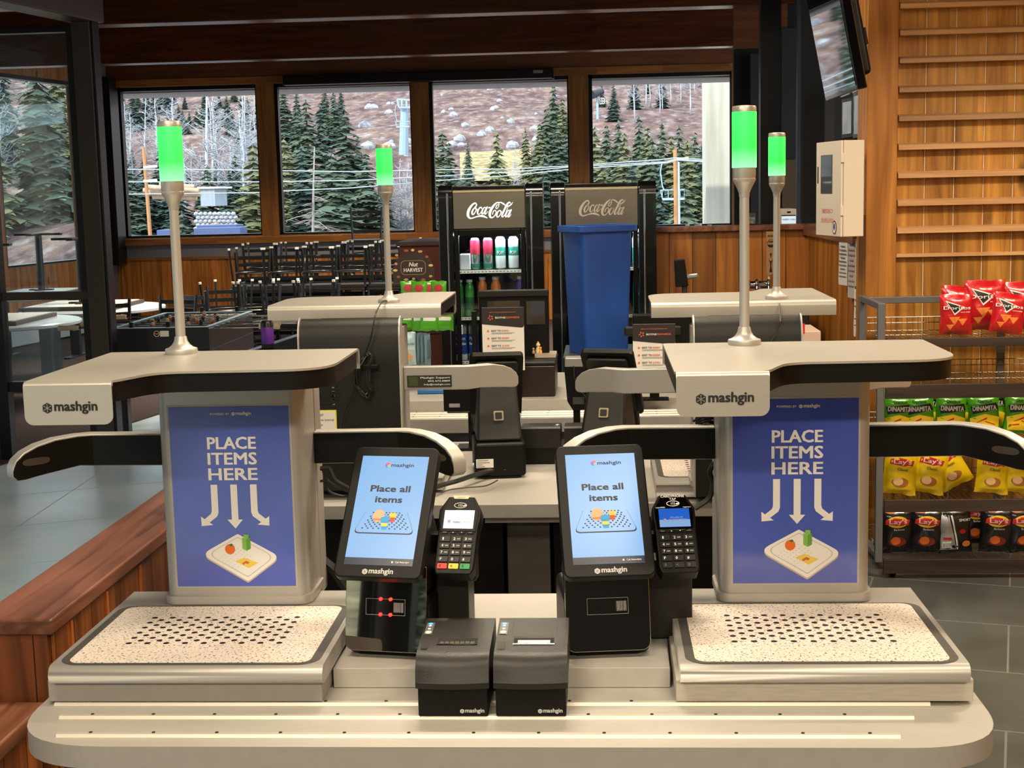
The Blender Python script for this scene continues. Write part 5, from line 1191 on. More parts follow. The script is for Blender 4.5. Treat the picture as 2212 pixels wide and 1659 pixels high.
def can(px0, px1, z, h, cols, label, cat='can', group=None, words=None, Y=8.72, neck=False):
    p = at((px0+px1)/2, 540, Y); r = (px1-px0)/2/3068*Y; t = thing('drink_can' if not neck else 'drink_bottle', label, cat, (p.x, Y, z+.0005), 0, group)
    if not neck:
        MB().lathe(can_prof(r, h), (0, 0, 0), mat('can aluminium', (200, 202, 206), .25, .8), 20).build('body', t)
        for (a, b, c_) in cols: MB().lathe([(r*1.004, a*h), (r*1.01, a*h+.001), (r*1.01, b*h-.001), (r*1.004, b*h)], (0, 0, 0), mat('can wrap %d %d %d' % c_, c_, .4), 20).build('label_band', t)
    else:
        c_ = cols[0][2]; MB().lathe([(0, 0), (r*.9, 0), (r, .006), (r, h*.74), (r*.93, h*.82), (r*.70, h*.88), (r*.62, h*.90), (r*.62, h*.93), (0, h*.93)], (0, 0, 0), mat('bottle drink %d %d %d' % c_, c_, .15, coat=.5), 20).build('body', t)
        MB().lathe([(0, h*.93), (r*.7, h*.93), (r*.7, h), (0, h)], (0, 0, 0), mat('bottle cap', (206, 208, 210), .4), 14).build('cap', t)
        MB().lathe([(r*1.004, .18*h), (r*1.01, .185*h), (r*1.01, .52*h), (r*1.004, .525*h)], (0, 0, 0), mat('bottle label %d %d %d' % cols[1][2], cols[1][2], .5), 20).build('label_band', t)
    if words:
        mb = MB()
        for s, w_, zz, hh, c2_ in words:
            wf = lambda X, Z, r=r: -math.sqrt(max(0, (r*1.03)**2-min(abs(X), r)**2)); mb.text(s, w_*r, 0, zz*h, 0, mat('can ink %d %d %d' % c2_, c2_, .5), .02, h=hh*h, warp=wf)
        mb.build('lettering', t)
    return t
z1, z2, z3 = 1.34, 1.055, .785
tag(MB().box(-.855, -.79, 8.68, 8.76, z1+.001, z1+.10, mat('frosted white cup', (206, 208, 214), .5)).build('carton', bev=.006), 'frosted white carton at the left of the fridge top shelf', 'carton')
for px in (1026, 1054): can(px-10.5, px+10.5, z1, .195, [(.48, .93, (196, 50, 80)), (.06, .2, (40, 110, 90))], 'red topped silver can on the top shelf of the left fridge', group='red topped cans', words=[('V', .7, .36, .14, (90, 190, 80))])
for px, s in ((1081, 'left'), (1109, 'right')): can(px-11, px+11, z1, .20, [(.42, .68, (36, 150, 130)), (.05, .42, (222, 228, 226)), (.68, .92, (226, 226, 226))], 'white and teal POP can on the top shelf of the left fridge', group='teal and white cans', words=[('POP!', 1.25, .46, .12, (240, 240, 236))])
can(984, 999, z2, .225, [(0, 1, (40, 130, 60)), (0, 0, (30, 90, 50))], 'green bottle at the left edge of the fridge middle shelf', 'bottle', neck=True)
can(1002, 1022, z2, .225, [(0, 1, (60, 150, 70)), (0, 0, (28, 84, 46))], 'green bottle, second from the left on the fridge middle shelf', 'bottle', neck=True)
can(1030, 1050, z2, .24, [(0, 1, (228, 120, 50)), (0, 0, (206, 70, 40))], 'orange drink bottle beside the green bottles on the middle shelf', 'bottle', neck=True)
can(1058, 1080, z2, .24, [(0, 1, (230, 124, 50)), (0, 0, (210, 76, 40))], 'orange drink bottle, right one of the two orange bottles', 'bottle', neck=True)
can(1113, 1131, z2, .24, [(0, 1, (110, 60, 170)), (0, 0, (70, 50, 160))], 'purple drink bottle at the right of the fridge middle shelf', 'bottle', neck=True)
for px in (993, 1018, 1043): can(px-11.5, px+11.5, z3, .225, [(.18, .72, (40, 70, 170)), (.0, .15, (190, 200, 214))], 'silver and blue tall can on the low shelf of the left fridge', group='blue tall cans', words=[('Pabst', 1.4, .56, .09, (236, 240, 250)), ('Blue Ribbon', 1.5, .42, .08, (236, 240, 250))])
can(1366, 1386, z1, .195, [(.1, .6, (40, 150, 150)), (.6, .9, (220, 226, 224))], 'teal and white can at the right edge of the right fridge top shelf')
can(1366, 1386, z2, .235, [(.05, .8, (24, 140, 144))], 'tall teal can at the right edge of the right fridge middle shelf', words=[('arizona', 1.5, .5, .08, (210, 230, 220))])

# blue bin on its black stand
a = at(1212, 487, 7.6); b = at(1375, 487, 7.6); zb = at(1290, 765, 7.6).z; zt = at(1290, 487, 7.6).z; cx = (a.x+b.x)/2
bm = mat('scuffed blue plastic', (34, 84, 172), .42, var=.16, vscale=5, stretch=(1, 1, .3))
bx = thing('recycling_bin', 'tall scuffed blue plastic bin in front of the right drinks fridge', 'bin', (cx-.01, 7.72, zb), math.radians(27))
h = zt-zb; prt = rrect(-.155, .155, -.125, .125, .03); prb = rrect(-.132, .132, -.108, .108, .025); n = len(prt)
mb = MB(); vs = [(x, y, 0) for x, y in prb]+[(x, y, h-.03) for x, y in prt]+[(x*.97, y*.97, h-.03) for x, y in prt]+[(x*.95, y*.95, .01) for x, y in prb]
fs = [tuple(range(n))[::-1]]
for q in range(3): fs += [(q*n+i, q*n+(i+1) % n, (q+1)*n+(i+1) % n, (q+1)*n+i) for i in range(n)]
fs += [tuple(range(3*n, 4*n))]; mb.add(vs, fs, bm); mb.build('body', bx)
pr2 = rrect(-.178, .178, -.146, .146, .03); pr3 = rrect(-.152, .152, -.122, .122, .026); mb = MB(); vs = [(x, y, h-.035) for x, y in pr2]+[(x, y, h) for x, y in pr2]+[(x, y, h) for x, y in pr3]+[(x, y, h-.035) for x, y in pr3]; n = len(pr2)
fs = [(q*n+i, q*n+(i+1) % n, ((q+1) % 4)*n+(i+1) % n, ((q+1) % 4)*n+i) for q in range(4) for i in range(n)]; mb.add(vs, fs, bm); mb.build('rim', bx, .004)
tag(MB().box(cx-.2, cx+.22, 7.5, 8.1, 0, zb-.002, mat('dark cabinet grey', (40, 42, 46), .5)).build('bin_stand', bev=.006), 'dark grey cabinet under the blue bin', 'cabinet')

# padlock and key hanging on the fridge pillar are too small; nut rack
t = thing('brown_cabinet', 'reddish brown cabinet behind the nut snack rack', 'cabinet'); a = at(862, 520, 10.2); b = at(938, 520, 10.2)
MB().box(a.x, b.x+.12, 10.2, 10.9, 0, a.z-.04, mat('reddish brown laminate', (104, 46, 30), .5)).build('body', t, .006); MB().box(a.x-.02, b.x+.14, 10.18, 10.92, a.z-.04, a.z-.01, mat('brown cabinet top', (84, 56, 46), .4)).build('top', t, .004)
YN = 6.55; P_ = lambda px, py, Y=YN: at(px, py, Y)
nr = thing('snack_rack', 'nut snack rack with an arched brown header card on the far counter', 'snack rack', (P_(896, 600).x, YN, .926)); O = Vector(nr.location)
a = P_(850, 612)-O; b = P_(938, 612)-O; tp = P_(896, 545)-O; hw = (b.x-a.x)/2; mx = (a.x+b.x)/2; zb_ = a.z
arch = [(mx-hw, zb_), (mx+hw, zb_), (mx+hw, zb_+.065)]+[(mx+hw*.97*math.cos(u), zb_+.07+(tp.z-zb_-.07)*math.sin(u)) for u in [PI*i/12 for i in range(1, 12)]]+[(mx-hw, zb_+.065)]
mb = MB(); mb.prism(arch, -.004, 0, mat('header card brown', (50, 36, 28), .5), 'y'); gold = mat('gold line', (190, 160, 90), .4)
fr1 = rrect(mx-.058, mx+.058, zb_+.038, zb_+.104, .02); fr2 = rrect(mx-.0565, mx+.0565, zb_+.0395, zb_+.1025, .019); n = len(fr1)
mb.add([(x, -.0046, z) for x, z in fr1]+[(x, -.0046, z) for x, z in fr2], [(i, (i+1) % n, n+(i+1) % n, n+i) for i in range(n)], gold)
mb.text('Nut', .040, mx+.0, zb_+.077, -.005, white, .03, slant=.25, h=.02); mb.text('HARVEST', .088, mx, zb_+.052, -.005, white, .03, h=.018)
nutc = [mat('nut print a', (206, 150, 90), .6), mat('nut print b', (160, 90, 50), .6), mat('nut print c', (226, 190, 130), .6)]
for i, (dx, dz) in enumerate(((-.075, .13), (-.03, .15), (.0, .152), (.035, .145), (.065, .12), (.082, .08), (.08, .03), (.045, .015), (.0, .02), (-.035, .016), (-.07, .03), (-.084, .06), (-.08, .09))):
    mb.disc((mx+dx, zb_+dz), .008+.003*(i % 2), .006, -.005, nutc[i % 3], 8)
mb.build('header_card', nr)
mb = MB(); mb.tube([(mx, .01, 0), (mx, .01, zb_+.02)], .006, blk, 8); mb.tube([(mx+.016*math.cos(u), -.012, zb_+.012+.016*math.sin(u)) for u in [2*PI*i/14 for i in range(15)]], .0018, blk, 5); mb.box(mx-.1, mx+.1, -.06, .1, 0, .012, blk)
for z in (zb_-.06, zb_-.24): mb.tube([(mx-.09, .01, z), (mx+.12, .01, z)], .003, blk, 5)
mb.build('stand', nr)

# ---------------------------------------------------------------- snack bags
def make_bag(name, label, w, h, d, base, art, group=None, seed=1, cat='snack bag'):
    """a pillow bag facing -y; art(mb, S) draws on its bulging front, S(x, z) gives the surface"""
    t = thing(name, label, cat, (0, 0, 0), 0, group); NXb, NZ = 16, 20; vs = []; fs = []
    def dep(x, z):
        u = min(1, abs(2*x/w)); v = min(1, abs(2*(z-h/2)/h)); e = max(0, 1-u**2.6)**.6*max(0, 1-(v/.93)**3.2)**.6 if v < .93 else 0
        return d/2*e*(1+.16*noise.noise(Vector((x*32, z*26, seed*7.3))))+.0012
    def sx(x, z):
        v = abs(2*(z-h/2)/h); return x*(1-.07*(1-min(1, v))**.8+.03*noise.noise(Vector((z*20, seed, 0))))
    for side in (-1, 1):
        o = len(vs)
        for j in range(NZ+1):
            for i in range(NXb+1):
                x = -w/2+w*i/NXb; z = h*j/NZ; zz = z+(.006*noise.noise(Vector((x*30, seed*3.1, 5))) if j in (0, NZ) else 0); vs.append((sx(x, z), side*dep(x, z), zz))
        for j in range(NZ):
            for i in range(NXb):
                q = (o+j*(NXb+1)+i, o+j*(NXb+1)+i+1, o+(j+1)*(NXb+1)+i+1, o+(j+1)*(NXb+1)+i); fs.append(q if side < 0 else q[::-1])
    m1 = MB().add(vs, fs, base); b = m1.build('body', t, sharp=None)
    S_ = lambda x, z, e=.0014: -dep(x, z)-e
    mb = MB(); art(mb, S_, w, h); mb.build('front_art', t)
    mb = MB()
    for zz in (.004, h-.012): 
        for k in range(4): mb.box(-w*.47, w*.47, -.0020-.0003*k, -.0016, zz+k*.0022, zz+k*.0022+.0009, base)
    mb.build('crimp', t)
    return t
def patch(mb, pts, S_, m, e=.0014, n=3):
    """flat outline laid over the bulge as a fan of small faces"""
    c = (sum(p[0] for p in pts)/len(pts), sum(p[1] for p in pts)/len(pts)); N = len(pts); vs = [(c[0], S_(c[0], c[1], e), c[1])]
    sub = []
    for i in range(N):
        a, b = pts[i], pts[(i+1) % N]; k = max(1, int(math.hypot(a[0]-b[0], a[1]-b[1])/.02))
        for q in range(k): sub.append((a[0]+(b[0]-a[0])*q/k, a[1]+(b[1]-a[1])*q/k))
    N = len(sub)
    for r in range(1, n+1):
        for p in sub: x = c[0]+(p[0]-c[0])*r/n; z = c[1]+(p[1]-c[1])*r/n; vs.append((x, S_(x, z, e), z))
    fs = [(0, 1+i, 1+(i+1) % N) for i in range(N)]
    for r in range(n-1): fs += [(1+r*N+i, 1+(r+1)*N+i, 1+(r+1)*N+(i+1) % N, 1+r*N+(i+1) % N) for i in range(N)]
    mb.add(vs, fs, m)
def circ(cx, cz, rx, rz, n=18): return [(cx+rx*math.cos(2*PI*i/n), cz+rz*math.sin(2*PI*i/n)) for i in range(n)]
foil = lambda n_, c, r=.28: mat(n_, c, r, .12, coat=.5, bump=.18, bscale=45)
redb, grnb, yelb, blkb = foil('red chip bag', (196, 22, 30)), foil('green chip bag', (84, 176, 36)), foil('yellow chip bag', (246, 212, 22)), foil('black chip bag', (28, 26, 28))
orgc = mat('corn chip print', (226, 130, 50), .5, var=.2, vscale=60); bkp = mat('bag black print', (20, 18, 18), .4); yp = mat('bag yellow print', (250, 214, 40), .4); rp = mat('bag red print', (206, 30, 36), .4); tanp = mat('potato print', (236, 200, 140), .5)
def art_red(mb, S_, w, h):
    patch(mb, [(-.35*w, .86*h), (.22*w, .70*h), (-.08*w, .50*h)], S_, white, .0012); patch(mb, [(-.30*w, .82*h), (.15*w, .695*h), (-.08*w, .54*h)], S_, bkp, .0018)
    mb.text('Doritos', .80*w, 0, .64*h, 0, white, .03, warp=lambda x, z: S_(x, z, .003), h=.085*h); mb.text('NACHO CHEESE', .3*w, .24*w, .56*h, 0, white, .01, warp=lambda x, z: S_(x, z, .003))
    for cx, cz, s in ((-.08, .36, 1), (.16, .33, .85), (-.2, .2, .7)): patch(mb, [((cx-.17*s)*w, (cz+.09*s)*h), ((cx+.17*s)*w, (cz+.1*s)*h), (cx*w, (cz-.11*s)*h)], S_, orgc, .0016)
def art_dinamita(mb, S_, w, h):
    mb.text('Doritos', .42*w, .02*w, .80*h, 0, bkp, .03, warp=lambda x, z: S_(x, z, .003)); patch(mb, [(-.42*w, .70*h), (.36*w, .78*h), (.44*w, .62*h), (-.36*w, .52*h)], S_, bkp, .0016)
    mb.text('DINAMITA', .72*w, 0, .60*h, 0, white, .04, warp=lambda x, z: S_(x, z, .003), h=.12*h); patch(mb, [(-.4*w, .1*h), (.4*w, .1*h), (.45*w, .42*h), (0, .52*h), (-.45*w, .42*h)], S_, yp, .0012)
    for cx, cz, s in ((-.1, .36, 1), (.14, .3, -.6), (-.22, .24, .4)): patch(mb, [((cx-.16)*w, (cz-.05*s)*h), ((cx-.14)*w, (cz+.02-.05*s)*h), ((cx+.16)*w, (cz+.08*s)*h), ((cx+.15)*w, (cz-.03+.06*s)*h)], S_, rp, .0018)
def art_lays(mb, S_, w, h, sub='Classic', pc=None):
    patch(mb, circ(-.02*w, .70*h, .30*w, .125*h), S_, yp, .0014); patch(mb, [(-.34*w, .755*h), (-.1*w, .79*h), (.34*w, .74*h), (.30*w, .63*h), (.05*w, .615*h), (-.36*w, .65*h)], S_, rp, .002)
    mb.text("Lay's", .50*w, 0, .665*h, 0, white, .03, warp=lambda x, z: S_(x, z, .0034), h=.095*h); mb.text(sub, .3*w, .02*w, .52*h, 0, bkp if sub == 'Classic' else white, .01, warp=lambda x, z: S_(x, z, .003))
    pc = pc or tanp
    patch(mb, circ(-.02*w, .27*h, .24*w, .105*h), S_, mat('brown potato print', (176, 112, 50), .5) if sub == 'Classic' else mat('dark bbq print', (120, 40, 24), .5), .0014); patch(mb, circ(-.08*w, .29*h, .14*w, .09*h), S_, pc, .002)
def art_bbq(mb, S_, w, h): art_lays(mb, S_, w, h, 'Barbecue', mat('bbq chip print', (206, 104, 40), .5)); patch(mb, circ(-.2*w, .93*h, .16*w, .05*h), S_, orgc, .0012)
def art_smoky(mb, S_, w, h):
    patch(mb, [(-.45*w, .08*h), (.02*w, .08*h), (-.18*w, .93*h), (-.45*w, .93*h)], S_, mat('silver back print', (176, 176, 180), .3, .4), .0012); patch(mb, [(.04*w, .08*h), (.08*w, .08*h), (-.08*w, .93*h), (-.13*w, .93*h)], S_, white, .0016)
    mb.text('SMOKY', .34*w, .28*w, .70*h, 0, white, .02, warp=lambda x, z: S_(x, z, .003)); patch(mb, [(-.36*w, .12*h), (-.1*w, .12*h), (-.12*w, .27*h), (-.36*w, .27*h)], S_, white, .0018)
    for k in range(7): patch(mb, [((-.34+k*.034)*w, .135*h), ((-.325+k*.034)*w, .135*h), ((-.325+k*.034)*w, .235*h), ((-.34+k*.034)*w, .235*h)], S_, bkp, .0024, 1)
    patch(mb, [(-.34*w, .31*h), (-.1*w, .31*h), (-.12*w, .36*h), (-.34*w, .36*h)], S_, rp, .0018); patch(mb, circ(.3*w, .2*h, .12*w, .07*h, 10), S_, orgc, .0014); patch(mb, circ(.2*w, .48*h, .09*w, .05*h, 10), S_, rp, .0014)
def art_nut(mb, S_, w, h): patch(mb, circ(0, .72*h, .30*w, .16*h), S_, mat('nut red print', (180, 60, 60), .5), .0014); patch(mb, [(-.32*w, .38*h), (.3*w, .38*h), (.36*w, .45*h), (.3*w, .52*h), (-.32*w, .52*h)], S_, white, .0014)
def art_cashew(mb, S_, w, h):
    for k, (s, ww, zz, hh) in enumerate((('SEA SALTED', .84, .62, .05), ('CASHEWS', .8, .46, .085))): mb.text(s, ww*w, 0, zz*h, 0, mat('teal ink', (30, 80, 100), .5) if k == 0 else white, .02, warp=lambda x, z: S_(x, z, .003), h=hh*h)
    for cx, cz in ((-.15, .28), (.05, .32), (.2, .26), (0, .24), (-.05, .2), (.15, .19)): patch(mb, circ(cx*w, cz*h, .12*w, .045*h, 10), S_, mat('cashew print', (222, 160, 90), .5), .0014+.0003*(cx > 0))
BW, BH = .15, .20
bags = {}
def bag(kind, x, y, z, s=1., rz=0., tilt=0., roll=0., label='', group=None):
    if kind not in bags:
        spec = {'red': (BW, .185, .055, redb, art_red), 'green': (.13, .17, .05, grnb, art_dinamita), 'yellow': (.155, .21, .06, yelb, art_lays), 'bbq': (.15, .20, .06, blkb, art_bbq), 'smoky': (.155, .20, .055, blkb, art_smoky),
                'nut': (.075, .11, .02, grnb, art_nut), 'cashew': (.078, .155, .022, foil('pale blue bag', (176, 206, 212)), art_cashew), 'silver': (.05, .15, .02, foil('silver blue bag', (120, 150, 164)), lambda mb, S_, w, h: patch(mb, [(-.3*w, .2*h), (.3*w, .2*h), (.3*w, .8*h), (-.3*w, .8*h)], S_, mat('grey teal print', (90, 120, 130), .5), .0014))}[kind]
        o = make_bag('snack_bag', label, *spec, seed=len(bags)+1); bags[kind] = o; _kc[o.name] = kids(o)
    else: o = copy_tree(bags[kind])
    o.location = (x, y, z); o.scale = (s, s, s); o.rotation_euler = (tilt, roll, rz); o['label'] = label
    if group: o['group'] = group
    elif 'group' in o: del o['group']
    return o
# bags hanging on the nut rack
for i, px in enumerate((884, 908, 930, 950)):
    p = P_(px, 640); bag('nut', p.x, YN-.02-.012*(i % 2), P_(px, 658).z, 1, .1*(-1)**i, 0, 0, 'green nut bag in the top hanging row of the snack rack', 'green nut bags, top row')
for i, px in enumerate((885, 912, 930, 948, 962)):
    p = P_(px, 700); bag('nut', p.x, YN-.03-.02*(i % 3), P_(px, 712).z, 1.15, .15*(-1)**i, 0, .05*(-1)**i, 'green nut bag in the lower hanging row of the snack rack', 'green nut bags, lower row')
bag('cashew', P_(885, 780).x, YN-.05, P_(885, 786).z, 1.0, .05, label='pale blue bag of sea salted cashews on the snack rack')
for i, px in enumerate((909, 918, 927)): bag('silver', P_(px, 780).x, YN-.03-.014*i, P_(px, 786).z, 1, 1.1, label='slim silver blue bag seen edge-on beside the cashews', group='slim silver blue bags')
tag(MB().box(P_(903, 789, 6.3).x, P_(975, 789, 6.3).x, 6.25, 6.33, .926, .944, mat('blue wrap', (40, 110, 180), .4)).build('blue_packet', bev=.004), 'flat blue packet on the far counter behind the left arm', 'packet')

# ---------------------------------------------------------------- registers on the far counter
def plate(pts, th, m, name, parent, y=0): return None
t = thing('cash_register', 'large black register screen seen from behind on the far counter', 'register', (at(1110, 700, 6.35).x, 6.35, .926)); O = Vector(t.location); q = lambda px, py, Y=6.35: at(px, py, Y)-O
a = q(1034, 628); b = q(1187, 790); g1 = q(1053, 650); g2 = q(1125, 742); g3 = q(1137, 650); g4 = q(1178, 700); brn = mat('brown reflection glass', (58, 50, 40), .12, coat=.4)  # brown reflection put into the colour of the glass panels
MB().box(a.x, b.x, -.01, .05, b.z+.03, a.z, blk).build('screen_housing', t, .008); MB().box(a.x-.004, b.x+.004, -.022, -.008, a.z-.03, a.z+.002, blk2).build('top_bezel', t, .006)
MB().box(g1.x, g2.x, -.013, -.009, g2.z, g1.z, brn).build('glass_panel', t); MB().box(g3.x, g4.x, -.014, -.009, g4.z, g3.z, brn).build('glass_panel', t)
MB().box(-.05, .05, -.005, .07, .02, b.z+.06, blk).box(-.12, .12, -.08, .14, 0, .022, blk).build('stand', t, .006); MB().box(a.x-.035, a.x-.012, -.02, .02, b.z+.06, a.z-.09, blk).build('card_swipe', t, .004)
t = thing('cash_register', 'low black register behind the right rewards card', 'register', (at(1435, 740, 6.4).x, 6.4, .926)); O = Vector(t.location); q = lambda px, py, Y=6.4: at(px, py, Y)-O
a = q(1366, 680); b = q(1502, 800); MB().box(a.x, b.x, 0, .06, max(.02, b.z), a.z, blk).build('screen_housing', t, .008); MB().box(-.05, .05, .01, .07, 0, .12, blk).build('stand', t)
MB().box(q(1348, 727).x, q(1472, 727).x, -.03, -.008, q(0, 748).z, q(0, 727).z, blk2).build('lower_bar', t, .01)
def card(px0, px1, py0, Y, yaw, label, lines):
    cx_ = at((px0+px1)/2, 700, Y).x; t = thing('rewards_card', label, 'sign', (cx_, Y, .926), yaw); w = .178; zt_ = at((px0+px1)/2, py0, Y).z-.926; zb2 = zt_-.27
    MB().box(-w/2, w/2, 0, .003, zb2, zt_, paper).build('card', t)
    mb = MB(); dk = mat('card charcoal', (38, 32, 30), .5); orp = mat('card orange', (226, 110, 60), .5)
    mb.poly(rpoly([(-w/2, zt_-.070), (w/2, zt_-.088), (w/2, zt_), (-w/2, zt_)], [.0, .012, .0, .0]), -.001, dk)
    mb.text('MAKE YOUR ADVENTURES MORE FOR YOU', .11, 0, zt_-.022, -.0018, orp, .01, h=.0035); mb.text('BOYNE', .043, -.032, zt_-.047, -.0018, white, .03, 'l', h=.0082); mb.text('REWARDS', .056, .014, zt_-.047, -.0018, orp, .02, 'l', h=.0082)
    for i in range(5):
        a_ = 2*PI*i/5+.3; mb.poly([(-.052+.004*math.cos(a_), zt_-.043+.004*math.sin(a_)), (-.052+.013*math.cos(a_+.25), zt_-.043+.013*math.sin(a_+.25)), (-.052+.009*math.cos(a_+.9), zt_-.043+.009*math.sin(a_+.9))], -.0018, orp)
    for k, s in enumerate(lines):
        z = zt_-.103-k*.032; mb.text('EASY TO', .040, -.050, z, -.0008, inkb, .03, 'l', h=.0082); mb.text(s, .030, -.006, z, -.0008, orp, .02, 'l', h=.0082)
        for r in range(2): mb.poly([(-.050, z-.006-r*.004), (.050-r*.012, z-.006-r*.004), (.050-r*.012, z-.0045-r*.004), (-.050, z-.0045-r*.004)], -.0008, mat('grey print', (120, 118, 114), .6))
        mb.disc((-.064, z+.003), .005, .005, -.0008, orp, 8)
    mb.build('print', t); MB().box(-.02, .02, .003, .03, 0, zb2+.06, blk).box(-.06, .06, -.03, .05, 0, .006, blk).build('holder', t); return t
card(1041, 1132, 664, 6.0, .03, 'rewards card in front of the large register, left of the two', ('EARN', 'REDEEM', 'JOIN')); card(1367, 1458, 700, 5.98, -.02, 'rewards card at the right, beside the nearest kiosk hood', ('EARN', 'REDEEM', 'JOIN'))
t = thing('cash_box', 'dark brown box with a rounded lid on the far counter, figurines on top', 'box', (at(1165, 840, 6.12).x, 6.12, .926)); O = Vector(t.location); q = lambda px, py, Y=6.12: at(px, py, Y)-O
a = q(1125, 790); b = q(1200, 838); MB().box(a.x, b.x, 0, .34, 0, a.z, mat('dark brown enamel', (40, 26, 22), .35)).build('body', t, .008); MB().box(a.x-.003, b.x+.004, -.004, .345, a.z, a.z+.016, blk2).build('lid', t, .007)
zt_ = .926+a.z+.017; px_ = at(1180, 785, 6.3).x
tag(MB().prism(rrect(px_-.05, px_+.045, 6.25, 6.42, .01), zt_, zt_+.012, mat('beige tray plastic', (176, 164, 144), .5)).build('small_dish', bev=.002), 'small beige dish on top of the dark brown box', 'dish')
fig = mat('figurine ivory', (222, 206, 170), .5); fo_ = mat('figurine orange', (240, 160, 70), .5)
for (px, s, m_, lb) in ((1153, .7, mat('figurine tan', (170, 150, 120), .6), 'tiny tan figurine on the beige dish'), (1163, 1.25, fig, 'taller tiny ivory figurine with a gold cap on the beige dish'), (1168, .8, fo_, 'tiny orange figurine on the beige dish')):
    x = at(px, 780, 6.33).x; t = thing('figurine', lb, 'figurine', (x, 6.31+.02*s, zt_+.012)); MB().lathe([(0, 0), (.009*s, 0), (.010*s, .01*s), (.006*s, .022*s), (0, .024*s)], (0, 0, 0), m_, 12).build('body', t); MB().sphere((0, 0, .03*s), .008*s, m_, 10, 8).build('head', t)
    if s > 1: MB().lathe([(.006, .043), (.005, .05), (0, .054)], (0, 0, 0), mat('figurine gold', (226, 180, 80), .4), 8).build('cap', t)
# payment stand between the two back tablets
t = thing('card_reader', 'black card reader on a tall tilted stand between the two back tablets', 'card reader', (at(1245, 860, 5.0).x, 5.0, ZD-.01)); O = Vector(t.location); q = lambda px, py, Y=5.0: at(px, py, Y)-O
a = q(1218, 790); b = q(1256, 885)
mb = MB(); mb.prism([(a.x, a.z), (a.x+.01, b.z+.03), (a.x+.03, b.z-.004), (b.x+.035, b.z), (b.x+.02, a.z)], 0, .05, blk, 'y'); mb.build('body', t, .005); mb = MB(); mb.prism(rrect(a.x+.004, b.x+.01, a.z-.004, a.z+.028, .004), -.012, .06, mat('silver cradle', (150, 146, 138), .35, .5), 'y'); mb.build('cradle', t, .003)
mb = MB(); mb.box(a.x+.03, a.x+.07, -.002, 0, b.z+.02, b.z+.045, mat('dark window', (60, 60, 62), .3)); mb.tube([(a.x+.035, -.01, a.z), (a.x+.036, -.02, a.z-.04), (a.x+.06, -.015, a.z-.09), (b.x+.02, -.01, a.z-.12)], .003, blk2, 6); mb.build('cord', t)
MB().box(a.x+.03, a.x+.055, .02, .05, 0, b.z+.01, blk).box(a.x-.02, a.x+.10, -.03, .1, 0, .008, blk).build('stand', t, .003)
t = thing('card_reader', 'black reader hanging below the left kiosk arm, back to us', 'card reader', (at(975, 870, 4.95).x, 4.95, ZD-.01)); O = Vector(t.location); q = lambda px, py, Y=4.95: at(px, py, Y)-O
a = q(957, 835); b = q(1040, 888); MB().box(a.x, b.x, 0, .05, b.z, a.z, blk).box(a.x+.012, b.x, -.005, .03, b.z-.006, b.z+.002, blk).build('body', t, .006); MB().box(a.x+.02, a.x+.058, -.003, 0, b.z+.015, b.z+.028, mat('grey window', (150, 148, 150), .4)).build('window', t); MB().box(b.x-.05, b.x-.02, .02, .045, 0, b.z, blk).box(b.x-.09, b.x, -.02, .08, 0, .008, blk).build('stand', t)

# ---------------------------------------------------------------- things on the bar
tag(MB().box(.34, 1.2, 8.25, 8.9, 0, 1.12, mat('bar cabinet', (36, 32, 30), .5)).build('bar_cabinet', bev=.006), 'dark bar cabinet below the beer tap, against the pine half wall', 'cabinet')
YT = 8.4; t = thing('beer_tap', 'chrome beer tap tower with a tall patterned tap handle before the pine half wall', 'beer tap', (at(1640, 620, YT).x, YT, 1.121)); O = Vector(t.location); q = lambda px, py, Y=YT: at(px, py, Y)-O
z = q(1640, 615).z; MB().cyl((q(1620, 0).x, 0, z), (q(1662, 0).x, 0, z), .022, .022, chrome, 16).build('manifold', t)
MB().cyl((q(1640, 0).x, .0, 0), (q(1640, 0).x, .0, z), .02, .02, chrome, 14).build('column', t)
for px in (1615, 1634, 1660):
    x = q(px, 0).x; MB().lathe([(0, -.03), (.008, -.03), (.012, -.02), (.008, -.005), (.014, .004), (.010, .014), (.012, .026), (.005, .034), (0, .036)], (x, -.03, z), chrome, 12).build('faucet', t)
x = q(1661, 0).x; a = q(1654, 500); b = q(1672, 592); hdm = mat('tap handle tan', (176, 132, 82), .5)
MB().cyl((x, -.03, z+.034), (x, -.03, b.z+.02), .006, .006, white, 8).build('stem', t)
mb = MB(); mb.prism([(a.x, a.z), (q(1674, 0).x, a.z), (q(1671, 0).x, b.z+.01), (q(1665, 0).x, b.z-.006), (q(1657, 0).x, b.z-.006), (q(1654, 0).x, b.z+.02)], -.045, -.018, hdm, 'y'); hn = mb.build('handle', t, .003)
mb = MB(); cxh = q(1664, 0).x; mb.disc((cxh, a.z-.068), .022, .024, -.0462, bkp, 16); mb.disc((cxh, a.z-.068), .019, .021, -.0468, hdm, 16); mb.poly([(cxh-.019, a.z-.075), (cxh+.019, a.z-.075), (cxh+.012, a.z-.088), (cxh-.012, a.z-.088)], -.0472, bkp); mb.poly([(cxh-.014, a.z-.055), (cxh+.014, a.z-.055), (cxh+.014, a.z-.062), (cxh-.014, a.z-.062)], -.0472, bkp)
mb.text('ANGRY', .04, cxh, a.z-.03, -.0465, bkp, .02, h=.012); mb.poly([(cxh-.006, a.z-.125), (cxh+.006, a.z-.125), (cxh, a.z-.155)], -.0465, bkp); mb.poly([(cxh-.013, a.z-.16), (cxh, a.z-.172), (cxh+.013, a.z-.16), (cxh+.004, a.z-.18), (cxh+.003, a.z-.20), (cxh+.008, a.z-.235), (cxh-.008, a.z-.235), (cxh-.003, a.z-.20), (cxh-.004, a.z-.18)], -.0465, bkp); mb.build('art', hn)
